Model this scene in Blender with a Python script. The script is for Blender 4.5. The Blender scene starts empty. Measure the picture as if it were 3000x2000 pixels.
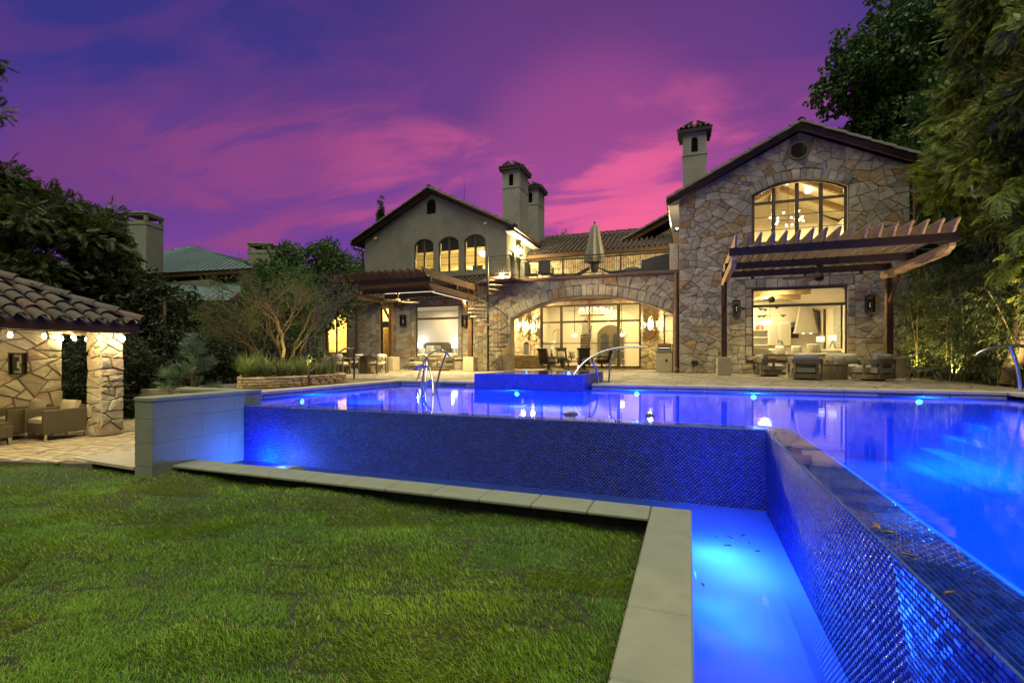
import bpy, math, random
import numpy as np
from mathutils import Vector, Matrix
from mathutils.geometry import tessellate_polygon
random.seed(7)
R = math.radians
scene = bpy.context.scene
COL = scene.collection
# ------------------------------------------------------------------ camera, sky, sun, exposure
cam_data = bpy.data.cameras.new('camera')
cam = bpy.data.objects.new('camera', cam_data); COL.objects.link(cam)
cam.location = (0, 0, .74); cam.rotation_euler = (R(90), 0, R(20.06))
cam_data.sensor_width = 36; cam_data.lens = 36*1424/3000
cam_data.shift_y = .014; cam_data.clip_start = .05; cam_data.clip_end = 2000
scene.camera = cam
CAM = Vector((0, 0, .74))
SUN_E = 3.9
SKY = 1.0
CL_OFF1, CL_OFF2 = (27.7, 12.2), (14.2, 9.1)
world = bpy.data.worlds.new('World'); scene.world = world; world.use_nodes = True
def make_sky(nt):
    nt.nodes.clear()
    N = lambda t, **k: _node(nt, t, **k)
    L = nt.links.new
    def _node(nt, t, **k):
        n = nt.nodes.new(t)
        for a, b in k.items(): setattr(n, a, b)
        return n
    def math_(op, a, b=None, c=None, clamp=False):
        n = N('ShaderNodeMath', operation=op, use_clamp=clamp)
        for i, x in enumerate((a, b, c)):
            if x is None: continue
            if isinstance(x, (int, float)): n.inputs[i].default_value = x
            else: L(x, n.inputs[i])
        return n.outputs[0]
    def ramp(fac, stops, interp='EASE'):
        n = N('ShaderNodeValToRGB'); r = n.color_ramp; r.interpolation = interp
        while len(r.elements) < len(stops): r.elements.new(.5)
        for e, (p, c) in zip(r.elements, stops):
            e.position = p; e.color = (*c, 1) if len(c) == 3 else c
        L(fac, n.inputs[0]); return n.outputs[0]
    def mix(f, a, b):
        n = N('ShaderNodeMix', data_type='RGBA')
        if isinstance(f, (int, float)): n.inputs[0].default_value = f
        else: L(f, n.inputs[0])
        for s, x in ((6, a), (7, b)):
            if isinstance(x, tuple): n.inputs[s].default_value = (*x, 1)
            else: L(x, n.inputs[s])
        return n.outputs[2]
    tc = N('ShaderNodeTexCoord')
    sep = N('ShaderNodeSeparateXYZ'); L(tc.outputs['Generated'], sep.inputs[0])
    z = math_('MAXIMUM', sep.outputs[2], 0.0)
    base = ramp(z, [(0, (.24, .070, .36)), (.13, (.165, .052, .33)), (.27, (.072, .038, .265)), (.45, (.034, .031, .205)), (.62, (.024, .028, .17)), (1, (.035, .035, .12))])
    # cloud layer: direction projected on a flat deck, so streaks converge to the horizon
    zz = math_('ADD', z, .20)
    px = math_('DIVIDE', sep.outputs[0], zz); py = math_('DIVIDE', sep.outputs[1], zz)
    cb = N('ShaderNodeCombineXYZ'); L(px, cb.inputs[0]); L(py, cb.inputs[1])
    def cloud(rot, sc, off, scale, detail, rough, dist):
        mp = N('ShaderNodeMapping'); mp.inputs['Rotation'].default_value = (0, 0, R(rot))
        mp.inputs['Scale'].default_value = (*sc, 1); mp.inputs['Location'].default_value = (*off, 0)
        L(cb.outputs[0], mp.inputs[0])
        no = N('ShaderNodeTexNoise'); no.inputs['Scale'].default_value = scale
        no.inputs['Detail'].default_value = detail; no.inputs['Roughness'].default_value = rough
        no.inputs['Distortion'].default_value = dist
        L(mp.outputs[0], no.inputs['Vector']); return no.outputs[0]
    big = cloud(-112, (.62, 1.15), CL_OFF1, .85, 4, .5, .5)
    fine = cloud(-104, (.7, 1.9), CL_OFF2, 1.9, 8, .6, .9)
    c = math_('MULTIPLY_ADD', fine, .36, math_('MULTIPLY', big, .78))
    lum = ramp(c, [(.485, (0, 0, 0)), (.58, (.36, .36, .36)), (.66, (.85, .85, .85)), (.74, (1, 1, 1))])
    # the afterglow sits low beyond the house
    dp = N('ShaderNodeVectorMath', operation='DOT_PRODUCT'); L(tc.outputs['Generated'], dp.inputs[0])
    g = Vector((-.17, .93, .29)).normalized(); dp.inputs[1].default_value = g
    glow = ramp(dp.outputs['Value'], [(.6, (0, 0, 0)), (.84, (.18, .18, .18)), (.95, (.55, .55, .55)), (.985, (.95, .95, .95)), (1, (1, 1, 1))])
    pink = mix(glow, (.165, .043, .172), (.86, .125, .28))
    low = ramp(z, [(0, (.75, .75, .75)), (.10, (1, 1, 1)), (.36, (.85, .85, .85)), (.52, (.5, .5, .5)), (.75, (.3, .3, .3)), (.9, (.2, .2, .2))])
    rr = N('ShaderNodeSeparateColor'); L(lum, rr.inputs[0])
    rl = N('ShaderNodeSeparateColor'); L(low, rl.inputs[0])
    f = math_('MULTIPLY', rr.outputs[0], rl.outputs[0])
    gr = N('ShaderNodeSeparateColor'); L(glow, gr.inputs[0]); f = math_('MAXIMUM', f, math_('MULTIPLY', gr.outputs[0], .30))
    col = mix(f, base, pink)
    # the eastern half of the dusk sky, behind the camera, is plain grey
    dv = N('ShaderNodeVectorMath', operation='DOT_PRODUCT'); L(tc.outputs['Generated'], dv.inputs[0]); dv.inputs[1].default_value = (-.343, .939, 0)
    side = ramp(dv.outputs['Value'], [(.0, (0, 0, 0)), (.5, (1, 1, 1))])
    rs = N('ShaderNodeSeparateColor'); L(side, rs.inputs[0])
    col = mix(rs.outputs[0], (.085, .085, .080), col)
    bg = N('ShaderNodeBackground'); L(col, bg.inputs[0]); bg.inputs[1].default_value = SKY
    out = N('ShaderNodeOutputWorld'); L(bg.outputs[0], out.inputs[0])
make_sky(world.node_tree)
sun_data = bpy.data.lights.new('sun', 'SUN'); sun_data.energy = SUN_E; sun_data.angle = R(70); sun_data.color = (1, .95, .72)
sun = bpy.data.objects.new('sun', sun_data); COL.objects.link(sun)
sun.rotation_euler = (R(16), 0, R(15))      # last light of the sky behind the camera
scene.view_settings.view_transform = 'Standard'; scene.view_settings.look = 'None'
scene.view_settings.exposure = .22; scene.view_settings.gamma = 1; scene.view_settings.use_curve_mapping = False
scene.render.engine = 'CYCLES'
cy = scene.cycles
cy.use_denoising = True; cy.use_adaptive_sampling = True; cy.adaptive_threshold = .015
cy.max_bounces = 7; cy.diffuse_bounces = 3; cy.glossy_bounces = 4; cy.transmission_bounces = 6; cy.transparent_max_bounces = 14
cy.sample_clamp_indirect = 3; cy.sample_clamp_direct = 0; cy.caustics_reflective = False; cy.caustics_refractive = False; cy.blur_glossy = .8
# ------------------------------------------------------------------ helpers
def tag(o, label=None, cat=None, group=None, kind=None):
    if label: o['label'] = label
    if cat: o['category'] = cat
    if group: o['group'] = group
    if kind: o['kind'] = kind
    return o
def thing(name, label, cat, loc=(0, 0, 0), rz=0, group=None):
    o = bpy.data.objects.new(name, None); COL.objects.link(o)
    o.location = loc; o.rotation_euler = (0, 0, rz); o.empty_display_size = .1
    return tag(o, label, cat, group)
def kids(o): return KIDS.get(o.name, [])
KIDS = {}
def link(o, parent=None, world=False):
    COL.objects.link(o)
    if parent is not None:
        o.parent = parent; KIDS.setdefault(parent.name, []).append(o)
        if world:
            p = parent; off = Vector((0, 0, 0))
            while p is not None: off += p.location; p = p.parent
            o.location = -off
    return o
def copy_tree(o, parent=None):
    c = o.copy(); COL.objects.link(c)
    if parent is not None:
        c.parent = parent; KIDS.setdefault(parent.name, []).append(c)
    for ch in list(kids(o)): copy_tree(ch, c)
    return c
def dup(o, loc, rz, label):
    c = copy_tree(o); c.location = loc; c.rotation_euler = (0, 0, rz); c['label'] = label
    return c
class MB:
    """collects shapes for ONE mesh object"""
    def __init__(s): s.v = []; s.f = []; s.mi = []; s.t = []
    def add(s, vs, fs, mi=0, tone=None):
        b = len(s.v); s.v.extend([tuple(v) for v in vs])
        for f in fs: s.f.append([b+i for i in f]); s.mi.append(mi); s.t.append(.5 if tone is None else tone)
        return s
    def convex(s, vs, fs, mi=0, tone=None):
        c = sum((Vector(v) for v in vs), Vector())/len(vs); out = []
        for f in fs:
            p = [Vector(vs[i]) for i in f]
            n = (p[1]-p[0]).cross(p[2]-p[0]); m = sum(p, Vector())/len(p)
            out.append(list(f) if n.dot(m-c) >= 0 else list(f)[::-1])
        return s.add(vs, out, mi, tone)
    def box(s, x0, x1, y0, y1, z0, z1, c=0., mi=0, M=None, tone=None):
        ctr = ((x0+x1)/2, (y0+y1)/2, (z0+z1)/2); h = (abs(x1-x0)/2, abs(y1-y0)/2, abs(z1-z0)/2)
        c = min(c, min(h)*.9)
        if c <= 0:
            vs = [(ctr[0]+a*h[0], ctr[1]+b*h[1], ctr[2]+d*h[2]) for a in (-1, 1) for b in (-1, 1) for d in (-1, 1)]
            fs = [(0, 1, 3, 2), (4, 6, 7, 5), (0, 4, 5, 1), (2, 3, 7, 6), (0, 2, 6, 4), (1, 5, 7, 3)]
        else:
            vs = []; idx = {}
            for sg in [(a, b, d) for a in (-1, 1) for b in (-1, 1) for d in (-1, 1)]:
                for ax in range(3):
                    idx[sg, ax] = len(vs)
                    vs.append(tuple(ctr[i]+sg[i]*(h[i]-(0 if i == ax else c)) for i in range(3)))
            fs = []
            for ax in range(3):
                o = [i for i in range(3) if i != ax]
                for sg in (-1, 1):
                    q = []
                    for (a, b) in ((-1, -1), (1, -1), (1, 1), (-1, 1)):
                        k = [0, 0, 0]; k[ax] = sg; k[o[0]] = a; k[o[1]] = b; q.append(idx[tuple(k), ax])
                    fs.append(q)
                for a in (-1, 1):
                    for b in (-1, 1):
                        k0 = [0, 0, 0]; k0[ax] = -1; k0[o[0]] = a; k0[o[1]] = b
                        k1 = list(k0); k1[ax] = 1; k0 = tuple(k0); k1 = tuple(k1)
                        fs.append([idx[k0, o[0]], idx[k1, o[0]], idx[k1, o[1]], idx[k0, o[1]]])
            for sg in [(a, b, d) for a in (-1, 1) for b in (-1, 1) for d in (-1, 1)]:
                fs.append([idx[sg, 0], idx[sg, 1], idx[sg, 2]])
        if M is not None: vs = [tuple(M @ Vector(v)) for v in vs]
        return s.convex(vs, fs, mi, tone)
    def bar(s, p, q, w, h, c=0., mi=0, up=(0, 0, 1), roll=0):
        p, q = Vector(p), Vector(q); d = q-p; L = d.length; d.normalize()
        u = Vector(up)
        if abs(d.dot(u)) > .98: u = Vector((0, 1, 0))
        x = d.cross(u).normalized(); z = x.cross(d)
        M = Matrix((x, d, z)).transposed().to_4x4(); M.translation = p
        if roll: M = M @ Matrix.Rotation(roll, 4, 'Y')
        return s.box(-w/2, w/2, 0, L, -h/2, h/2, c, mi, M)
    def tube(s, pts, r, n=8, mi=0, cap=True, closed=False):
        P = [Vector(p) for p in pts]; m = len(P)
        rr = r if isinstance(r, (list, tuple)) else [r]*m
        T = []
        for i in range(m):
            if closed: t = P[(i+1) % m]-P[i-1]
            else: t = P[min(i+1, m-1)]-P[max(i-1, 0)]
            T.append(t.normalized() if t.length > 1e-9 else Vector((0, 0, 1)))
        u = Vector((0, 0, 1)) if abs(T[0].z) < .9 else Vector((1, 0, 0))
        u = (u-T[0]*u.dot(T[0])).normalized(); vs = []
        for i in range(m):
            u = (u-T[i]*u.dot(T[i]))
            u = u.normalized() if u.length > 1e-6 else T[i].orthogonal().normalized()
            w = T[i].cross(u)
            for k in range(n):
                a = 2*math.pi*k/n; vs.append(P[i]+(u*math.cos(a)+w*math.sin(a))*rr[i])
        fs = []
        for i in range(m if closed else m-1):
            j = (i+1) % m
            for k in range(n): fs.append((i*n+k, i*n+(k+1) % n, j*n+(k+1) % n, j*n+k))
        if cap and not closed: fs.append(tuple(range(n))[::-1]); fs.append(tuple((m-1)*n+k for k in range(n)))
        return s.add(vs, fs, mi)
    def lathe(s, prof, n=20, mi=0, M=None, squash=(1, 1)):
        vs = []
        for r, z in prof:
            for k in range(n):
                a = 2*math.pi*k/n; vs.append((r*math.cos(a)*squash[0], r*math.sin(a)*squash[1], z))
        fs = []
        for i in range(len(prof)-1):
            for k in range(n): fs.append((i*n+k, i*n+(k+1) % n, (i+1)*n+(k+1) % n, (i+1)*n+k))
        if prof[0][0] > 1e-4: fs.append(tuple(range(n))[::-1])
        if prof[-1][0] > 1e-4: fs.append(tuple((len(prof)-1)*n+k for k in range(n)))
        if M is not None: vs = [tuple(M @ Vector(v)) for v in vs]
        return s.add(vs, fs, mi)
    def prism(s, poly, plane, d0, d1, mi=0):
        f = {'xz': lambda a, b, d: (a, d, b), 'xy': lambda a, b, d: (a, b, d), 'yz': lambda a, b, d: (d, a, b)}[plane]
        n = len(poly); vs = [f(a, b, d0) for a, b in poly]+[f(a, b, d1) for a, b in poly]
        area = sum(poly[i][0]*poly[(i+1) % n][1]-poly[(i+1) % n][0]*poly[i][1] for i in range(n))
        flip = (area > 0) == (plane != 'xz')
        if d1 < d0: flip = not flip
        fs = [tuple(range(n)), tuple(range(n, 2*n))[::-1]]+[(i, i+n, (i+1) % n+n, (i+1) % n) for i in range(n)]
        if flip: fs = [f[::-1] for f in fs]
        return s.add(vs, fs, mi)
    def cushion(s, x0, x1, y0, y1, z0, z1, puff=.03, mi=0, M=None, n=5):
        """soft box: a grid lofted between two rounded faces"""
        if y1-y0 < z1-z0 and y1-y0 < x1-x0:      # an upright cushion: puff it along y instead of z
            t = MB().cushion(x0, x1, z0, z1, y0, y1, puff, n=n)
            vs = [(a, c, b) for a, b, c in t.v]
            if M is not None: vs = [tuple(M @ Vector(v)) for v in vs]
            return s.add(vs, [f[::-1] for f in t.f], mi)
        vs = []; fs = []
        cx, cyy, cz = (x0+x1)/2, (y0+y1)/2, (z0+z1)/2; hx, hy, hz = (x1-x0)/2, (y1-y0)/2, (z1-z0)/2
        for sgn in (1, -1):
            b = len(vs)
            for i in range(n+1):
                for j in range(n+1):
                    u = -1+2*i/n; v = -1+2*j/n
                    e = (1-u**4)*(1-v**4)
                    edge = 1-.07*(max(abs(u), abs(v))**6)
                    vs.append((cx+u*hx*edge, cyy+v*hy*edge, cz+sgn*(hz*.62+(hz*.38+puff)*max(e, 0)**.24)))
            for i in range(n):
                for j in range(n):
                    q = (b+i*(n+1)+j, b+(i+1)*(n+1)+j, b+(i+1)*(n+1)+j+1, b+i*(n+1)+j+1)
                    fs.append(q if sgn > 0 else q[::-1])
        m = (n+1)**2
        ring = [i*(n+1) for i in range(n+1)]+[n*(n+1)+j for j in range(1, n+1)]+[i*(n+1)+n for i in range(n-1, -1, -1)]+[j for j in range(n-1, 0, -1)]
        for a in range(len(ring)):
            b2 = ring[(a+1) % len(ring)]; a2 = ring[a]; fs.append((a2, a2+m, b2+m, b2))
        if M is not None: vs = [tuple(M @ Vector(v)) for v in vs]
        return s.add(vs, fs, mi)
    def mesh(s, name, mat, smooth=0):
        me = bpy.data.meshes.new(name); me.from_pydata(s.v, [], s.f)
        for m in (mat if isinstance(mat, (list, tuple)) else [mat]): me.materials.append(m)
        if any(s.mi): me.polygons.foreach_set('material_index', s.mi)
        at = me.attributes.new('tone', 'FLOAT', 'FACE'); at.data.foreach_set('value', s.t)
        if smooth:
            me.polygons.foreach_set('use_smooth', [True]*len(me.polygons))
            me.set_sharp_from_angle(angle=R(smooth))
        me.update(); return me
    def build(s, name, mat, parent=None, smooth=0, world=False):
        return link(bpy.data.objects.new(name, s.mesh(name, mat, smooth)), parent, world)
def inst(name, me, parent, M=None, world=False):
    o = bpy.data.objects.new(name, me); COL.objects.link(o)
    if parent is not None:
        o.parent = parent; KIDS.setdefault(parent.name, []).append(o)
    if M is not None:
        if world and parent is not None:
            off = Vector((0, 0, 0)); p = parent
            while p is not None: off += p.location; p = p.parent
            M = Matrix.Translation(-off) @ M
        o.matrix_basis = M
    return o
def np_mesh(name, V, F, mat, tone=None, smooth=False):
    """V (n,3), F (m,k) with a constant k"""
    V = np.asarray(V, np.float32); F = np.asarray(F, np.int32); m, k = F.shape
    me = bpy.data.meshes.new(name)
    me.vertices.add(len(V)); me.vertices.foreach_set('co', V.ravel())
    me.loops.add(m*k); me.loops.foreach_set('vertex_index', F.ravel())
    me.polygons.add(m); me.polygons.foreach_set('loop_start', np.arange(0, m*k, k, dtype=np.int32))
    me.polygons.foreach_set('loop_total', np.full(m, k, np.int32))
    if smooth: me.polygons.foreach_set('use_smooth', np.ones(m, bool))
    me.materials.append(mat)
    if tone is not None:
        at = me.attributes.new('tone', 'FLOAT', 'FACE'); at.data.foreach_set('value', np.asarray(tone, np.float32))
    me.update(calc_edges=True); me.validate()
    return me
GAIN = {'ceiling_light': 8.8, 'pool_light': 2.7, 'basin_light': 3.2, 'basin_glint': 2.4, 'lantern_light': 24.0, 'bulb_light': 18.0, 'strip_light': 10.0, 'flood': 1.0, 'bedside_glow': 3.0}
def light(name, kind, loc, energy, color, size=.05, rot=None, parent=None, spot=None, size_y=None, blend=.6):
    d = bpy.data.lights.new(name, kind); d.energy = energy*GAIN.get(name, 1); d.color = color
    if kind == 'AREA':
        d.size = size
        if size_y: d.shape = 'RECTANGLE'; d.size_y = size_y
    else: d.shadow_soft_size = size
    if spot: d.spot_size = R(spot); d.spot_blend = blend
    o = bpy.data.objects.new(name, d); COL.objects.link(o); o.location = loc
    if rot: o.rotation_euler = rot
    return o
def aim(o, target):
    o.rotation_euler = (Vector(target)-o.location).to_track_quat('-Z', 'Y').to_euler(); return o
# ------------------------------------------------------------------ materials
MATS = {}
def mat(name, col=(.5, .5, .5), rough=.6, metal=0, var=.18, scale=7, bump=0, bscale=40, stops=None, src='tone', emis=None, estr=0, spec=.5, detail=4, coords='Object', stretch=None, sheen=0, trans=0, mottle=None, bdist=.01):
    if name in MATS: return MATS[name]
    m = bpy.data.materials.new(name); m.use_nodes = True; nt = m.node_tree; nt.nodes.clear(); L = nt.links.new
    def N(t, **k):
        n = nt.nodes.new(t)
        for a, b in k.items(): setattr(n, a, b)
        return n
    p = N('ShaderNodeBsdfPrincipled'); out = N('ShaderNodeOutputMaterial')
    p.inputs['Roughness'].default_value = rough; p.inputs['Metallic'].default_value = metal
    p.inputs['Specular IOR Level'].default_value = spec
    tc = N('ShaderNodeTexCoord'); vec = tc.outputs[coords]
    if stretch:
        mp = N('ShaderNodeMapping'); mp.inputs['Scale'].default_value = stretch; L(vec, mp.inputs[0]); vec = mp.outputs[0]
    no = N('ShaderNodeTexNoise'); no.inputs['Scale'].default_value = scale; no.inputs['Detail'].default_value = detail; no.inputs['Roughness'].default_value = .62
    L(vec, no.inputs['Vector'])
    if stops:
        rp = N('ShaderNodeValToRGB')
        while len(rp.color_ramp.elements) < len(stops): rp.color_ramp.elements.new(.5)
        for e, (q, c) in zip(rp.color_ramp.elements, stops): e.position = q; e.color = (*c, 1)
        if src == 'tone':
            at = N('ShaderNodeAttribute', attribute_name='tone'); L(at.outputs['Fac'], rp.inputs[0])
        elif src == 'object':
            oi = N('ShaderNodeObjectInfo'); L(oi.outputs['Random'], rp.inputs[0])
        elif src == 'island':
            g = N('ShaderNodeNewGeometry'); L(g.outputs['Random Per Island'], rp.inputs[0])
        base = rp.outputs[0]
    else:
        rgb = N('ShaderNodeRGB'); rgb.outputs[0].default_value = (*col, 1); base = rgb.outputs[0]
    mr = N('ShaderNodeMapRange'); mr.inputs['From Min'].default_value = .3; mr.inputs['From Max'].default_value = .7
    mr.inputs['To Min'].default_value = 1-var; mr.inputs['To Max'].default_value = 1+var
    L(no.outputs[0], mr.inputs['Value'])
    mx = N('ShaderNodeMix', data_type='RGBA', blend_type='MULTIPLY'); mx.inputs[0].default_value = 1
    L(base, mx.inputs[6]); L(mr.outputs[0], mx.inputs[7]); colr = mx.outputs[2]
    if mottle:
        n2 = N('ShaderNodeTexNoise'); n2.inputs['Scale'].default_value = mottle[1]; n2.inputs['Detail'].default_value = 5; L(tc.outputs[coords], n2.inputs['Vector'])
        m2 = N('ShaderNodeMapRange'); m2.inputs['From Min'].default_value = .5; m2.inputs['From Max'].default_value = .68; L(n2.outputs[0], m2.inputs[0])
        m2.inputs['To Max'].default_value = mottle[2]
        mm = N('ShaderNodeMix', data_type='RGBA'); L(m2.outputs[0], mm.inputs[0]); L(colr, mm.inputs[6]); mm.inputs[7].default_value = (*mottle[0], 1); colr = mm.outputs[2]
    L(colr, p.inputs['Base Color'])
    if bump:
        nb = N('ShaderNodeTexNoise'); nb.inputs['Scale'].default_value = bscale; nb.inputs['Detail'].default_value = 5; L(vec, nb.inputs['Vector'])
        b = N('ShaderNodeBump'); b.inputs['Strength'].default_value = bump; b.inputs['Distance'].default_value = bdist
        L(nb.outputs[0], b.inputs['Height']); L(b.outputs[0], p.inputs['Normal'])
    if emis:
        p.inputs['Emission Color'].default_value = (*emis, 1); p.inputs['Emission Strength'].default_value = estr
    sh = p.outputs[0]
    if trans:
        tl = N('ShaderNodeBsdfTranslucent'); L(colr, tl.inputs[0]); ms = N('ShaderNodeMixShader'); ms.inputs[0].default_value = trans
        L(sh, ms.inputs[1]); L(tl.outputs[0], ms.inputs[2]); sh = ms.outputs[0]
    L(sh, out.inputs[0]); MATS[name] = m; return m
def glassmat(name, tint=(1, 1, 1), rough=.0, wave=None, refl=1.0, ior=1.45, mirror=0.0, milk=None):
    """flat pane or water sheet: fresnel mix of mirror and clear so that lamps shine through"""
    m = bpy.data.materials.new(name); m.use_nodes = True; nt = m.node_tree; nt.nodes.clear(); L = nt.links.new
    N = nt.nodes.new
    tr = N('ShaderNodeBsdfTransparent'); tr.inputs[0].default_value = (*tint, 1)
    gl = N('ShaderNodeBsdfGlossy'); gl.inputs['Roughness'].default_value = rough; gl.inputs[0].default_value = (refl, refl, refl, 1)
    fr = N('ShaderNodeFresnel'); fr.inputs[0].default_value = ior
    fac = fr.outputs[0]
    if mirror:
        ad = N('ShaderNodeMath'); ad.operation = 'ADD'; L(fac, ad.inputs[0]); ad.inputs[1].default_value = mirror; fac = ad.outputs[0]
    mx = N('ShaderNodeMixShader'); out = N('ShaderNodeOutputMaterial')
    body = tr.outputs[0]
    if milk:
        tl = N('ShaderNodeBsdfTranslucent'); tl.inputs[0].default_value = (*milk[1], 1); mk = N('ShaderNodeMixShader'); mk.inputs[0].default_value = milk[0]
        L(tr.outputs[0], mk.inputs[1]); L(tl.outputs[0], mk.inputs[2]); body = mk.outputs[0]
    L(fac, mx.inputs[0]); L(body, mx.inputs[1]); L(gl.outputs[0], mx.inputs[2]); L(mx.outputs[0], out.inputs[0])
    if wave:
        tc = N('ShaderNodeTexCoord'); mp = N('ShaderNodeMapping'); mp.inputs['Scale'].default_value = wave[0]
        L(tc.outputs['Object'], mp.inputs[0])
        no = N('ShaderNodeTexNoise'); no.inputs['Scale'].default_value = wave[1]; no.inputs['Detail'].default_value = 3; L(mp.outputs[0], no.inputs['Vector'])
        b = N('ShaderNodeBump'); b.inputs['Strength'].default_value = wave[2]; b.inputs['Distance'].default_value = .01
        L(no.outputs[0], b.inputs['Height']); L(b.outputs[0], gl.inputs['Normal'])
    return m
def emit(name, col, s):
    if name in MATS: return MATS[name]
    m = bpy.data.materials.new(name); m.use_nodes = True; nt = m.node_tree; nt.nodes.clear()
    e = nt.nodes.new('ShaderNodeEmission'); o = nt.nodes.new('ShaderNodeOutputMaterial')
    e.inputs[0].default_value = (*col, 1); e.inputs[1].default_value = s; nt.links.new(e.outputs[0], o.inputs[0])
    MATS[name] = m; return m
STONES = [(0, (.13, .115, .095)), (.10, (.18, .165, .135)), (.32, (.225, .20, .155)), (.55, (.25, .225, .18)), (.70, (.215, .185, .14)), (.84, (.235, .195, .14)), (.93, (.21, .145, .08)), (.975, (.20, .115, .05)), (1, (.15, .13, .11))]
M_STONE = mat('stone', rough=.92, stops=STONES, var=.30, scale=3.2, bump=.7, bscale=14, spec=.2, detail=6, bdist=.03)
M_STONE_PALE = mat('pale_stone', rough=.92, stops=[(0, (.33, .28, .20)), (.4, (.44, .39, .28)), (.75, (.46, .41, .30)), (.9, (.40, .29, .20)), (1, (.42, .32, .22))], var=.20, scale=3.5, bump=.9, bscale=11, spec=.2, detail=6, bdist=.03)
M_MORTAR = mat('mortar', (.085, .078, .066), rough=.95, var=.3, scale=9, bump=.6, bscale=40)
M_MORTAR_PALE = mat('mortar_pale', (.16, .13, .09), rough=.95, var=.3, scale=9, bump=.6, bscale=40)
M_STUCCO = mat('stucco', (.165, .165, .13), rough=.93, var=.16, scale=.7, bump=.35, bscale=70, spec=.2, mottle=((.115, .115, .092), .55, .55))
M_STUCCO2 = mat('stucco_light', (.24, .24, .185), rough=.93, var=.12, scale=1.1, bump=.3, bscale=70, spec=.2, mottle=((.17, .17, .13), .9, .5))
M_WOOD = mat('stained_timber', (.06, .034, .017), spec=.1, rough=.7, var=.35, scale=3, stretch=(6, .7, 6), bump=.3, bscale=9, mottle=((.09, .05, .03), 4, .6))
M_WOODL = mat('weathered_timber', (.33, .225, .11), spec=.15, rough=.8, var=.35, scale=3, stretch=(6, .7, 6), bump=.3, bscale=9, mottle=((.20, .13, .075), 4, .6))
M_DARKBEAM = mat('dark_steel_beam', (.028, .018, .013), spec=.1, rough=.6, var=.2, scale=4)
M_IRON = mat('dark_iron', (.03, .027, .024), rough=.45, metal=.6, var=.2)
M_BRONZE = mat('bronze_frame', (.085, .062, .035), rough=.45, metal=.3, var=.15)
M_COPPER = mat('copper_pipe', (.10, .05, .038), rough=.5, metal=.5, var=.25)
M_LIME = mat('limestone', (.165, .18, .125), rough=.75, var=.16, scale=2.6, bump=.25, bscale=30, mottle=((.12, .125, .09), 2.6, .6))
M_LIMEB = mat('limestone_block', (.31, .27, .19), rough=.85, var=.14, scale=3.2, bump=.3, bscale=34, mottle=((.23, .20, .14), 2.2, .4))
M_PAVER = mat('paver', rough=.8, stops=[(0, (.13, .11, .075)), (.4, (.19, .16, .11)), (.8, (.23, .20, .14)), (1, (.16, .14, .10))], var=.22, scale=5, bump=.3, bscale=30)
M_PAVER2 = mat('garden_paver', rough=.85, stops=[(0, (.24, .19, .11)), (.5, (.33, .27, .16)), (1, (.27, .22, .13))], var=.22, scale=6, bump=.3, bscale=30)
M_JOINT = mat('paving_joint', (.10, .085, .06), rough=.95, var=.3, bump=.4)
TILES = [(0, (.035, .026, .016)), (.25, (.06, .038, .022)), (.5, (.095, .050, .025)), (.7, (.038, .036, .022)), (.85, (.07, .052, .03)), (1, (.028, .032, .02))]
M_TILE_O = mat('roof_tile', rough=.8, stops=TILES, src='object', var=.35, scale=9, bump=.4, bscale=30, mottle=((.035, .036, .025), 6, .5))
M_TILE_I = mat('roof_tile_rows', rough=.8, stops=TILES, src='island', var=.35, scale=9, bump=.4, bscale=30, mottle=((.035, .036, .025), 6, .5))
M_ROOFBED = mat('roof_felt', (.05, .036, .028), rough=.95)
M_PLASTER = mat('interior_plaster', (.66, .60, .46), rough=.9, var=.03, scale=2)
M_CEIL = mat('ceiling_paint', (.70, .64, .50), rough=.9, var=.03)
M_IFLOOR = mat('interior_floor', (.42, .35, .25), rough=.4, var=.1)
M_WHITE = mat('white_paint', (.74, .71, .62), rough=.6, var=.04)
M_CREAM = mat('cream_fabric', (.58, .54, .43), rough=.95, var=.1, scale=40, bump=.2, bscale=200)
M_GREYF = mat('grey_fabric', (.20, .20, .165), rough=.95, var=.12, scale=30, bump=.25, bscale=200)
M_CHARF = mat('charcoal_fabric', (.055, .055, .048), rough=.95, var=.15, scale=30)
M_TEAK = mat('teak_frame', (.105, .075, .04), rough=.6, var=.3, scale=4, stretch=(5, 5, 1), bump=.15)
M_GLASS = glassmat('window_glass', (.97, .98, .95), .0, ior=1.42)
M_STEEL = mat('stainless_steel', (.62, .62, .60), rough=.12, metal=1, var=.05)
M_SPOIL = mat('soil', (.05, .035, .022), rough=1, var=.4, scale=12, bump=.8, bscale=30)
W_LAMP = (1.0, .76, .34)
W_ROOM = (1.0, .80, .42)
E_LAMP = emit('lamp_glow', (1.0, .86, .58), 14)
E_LANTERN = emit('lantern_glow', (1.0, .86, .60), 9)
E_BULB = emit('bulb_glow', (1.0, .84, .52), 30)
E_BLUE = emit('pool_lamp_glow', (.35, .62, 1.0), 14)
BLUE = (.0, .105, 1.0)
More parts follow.
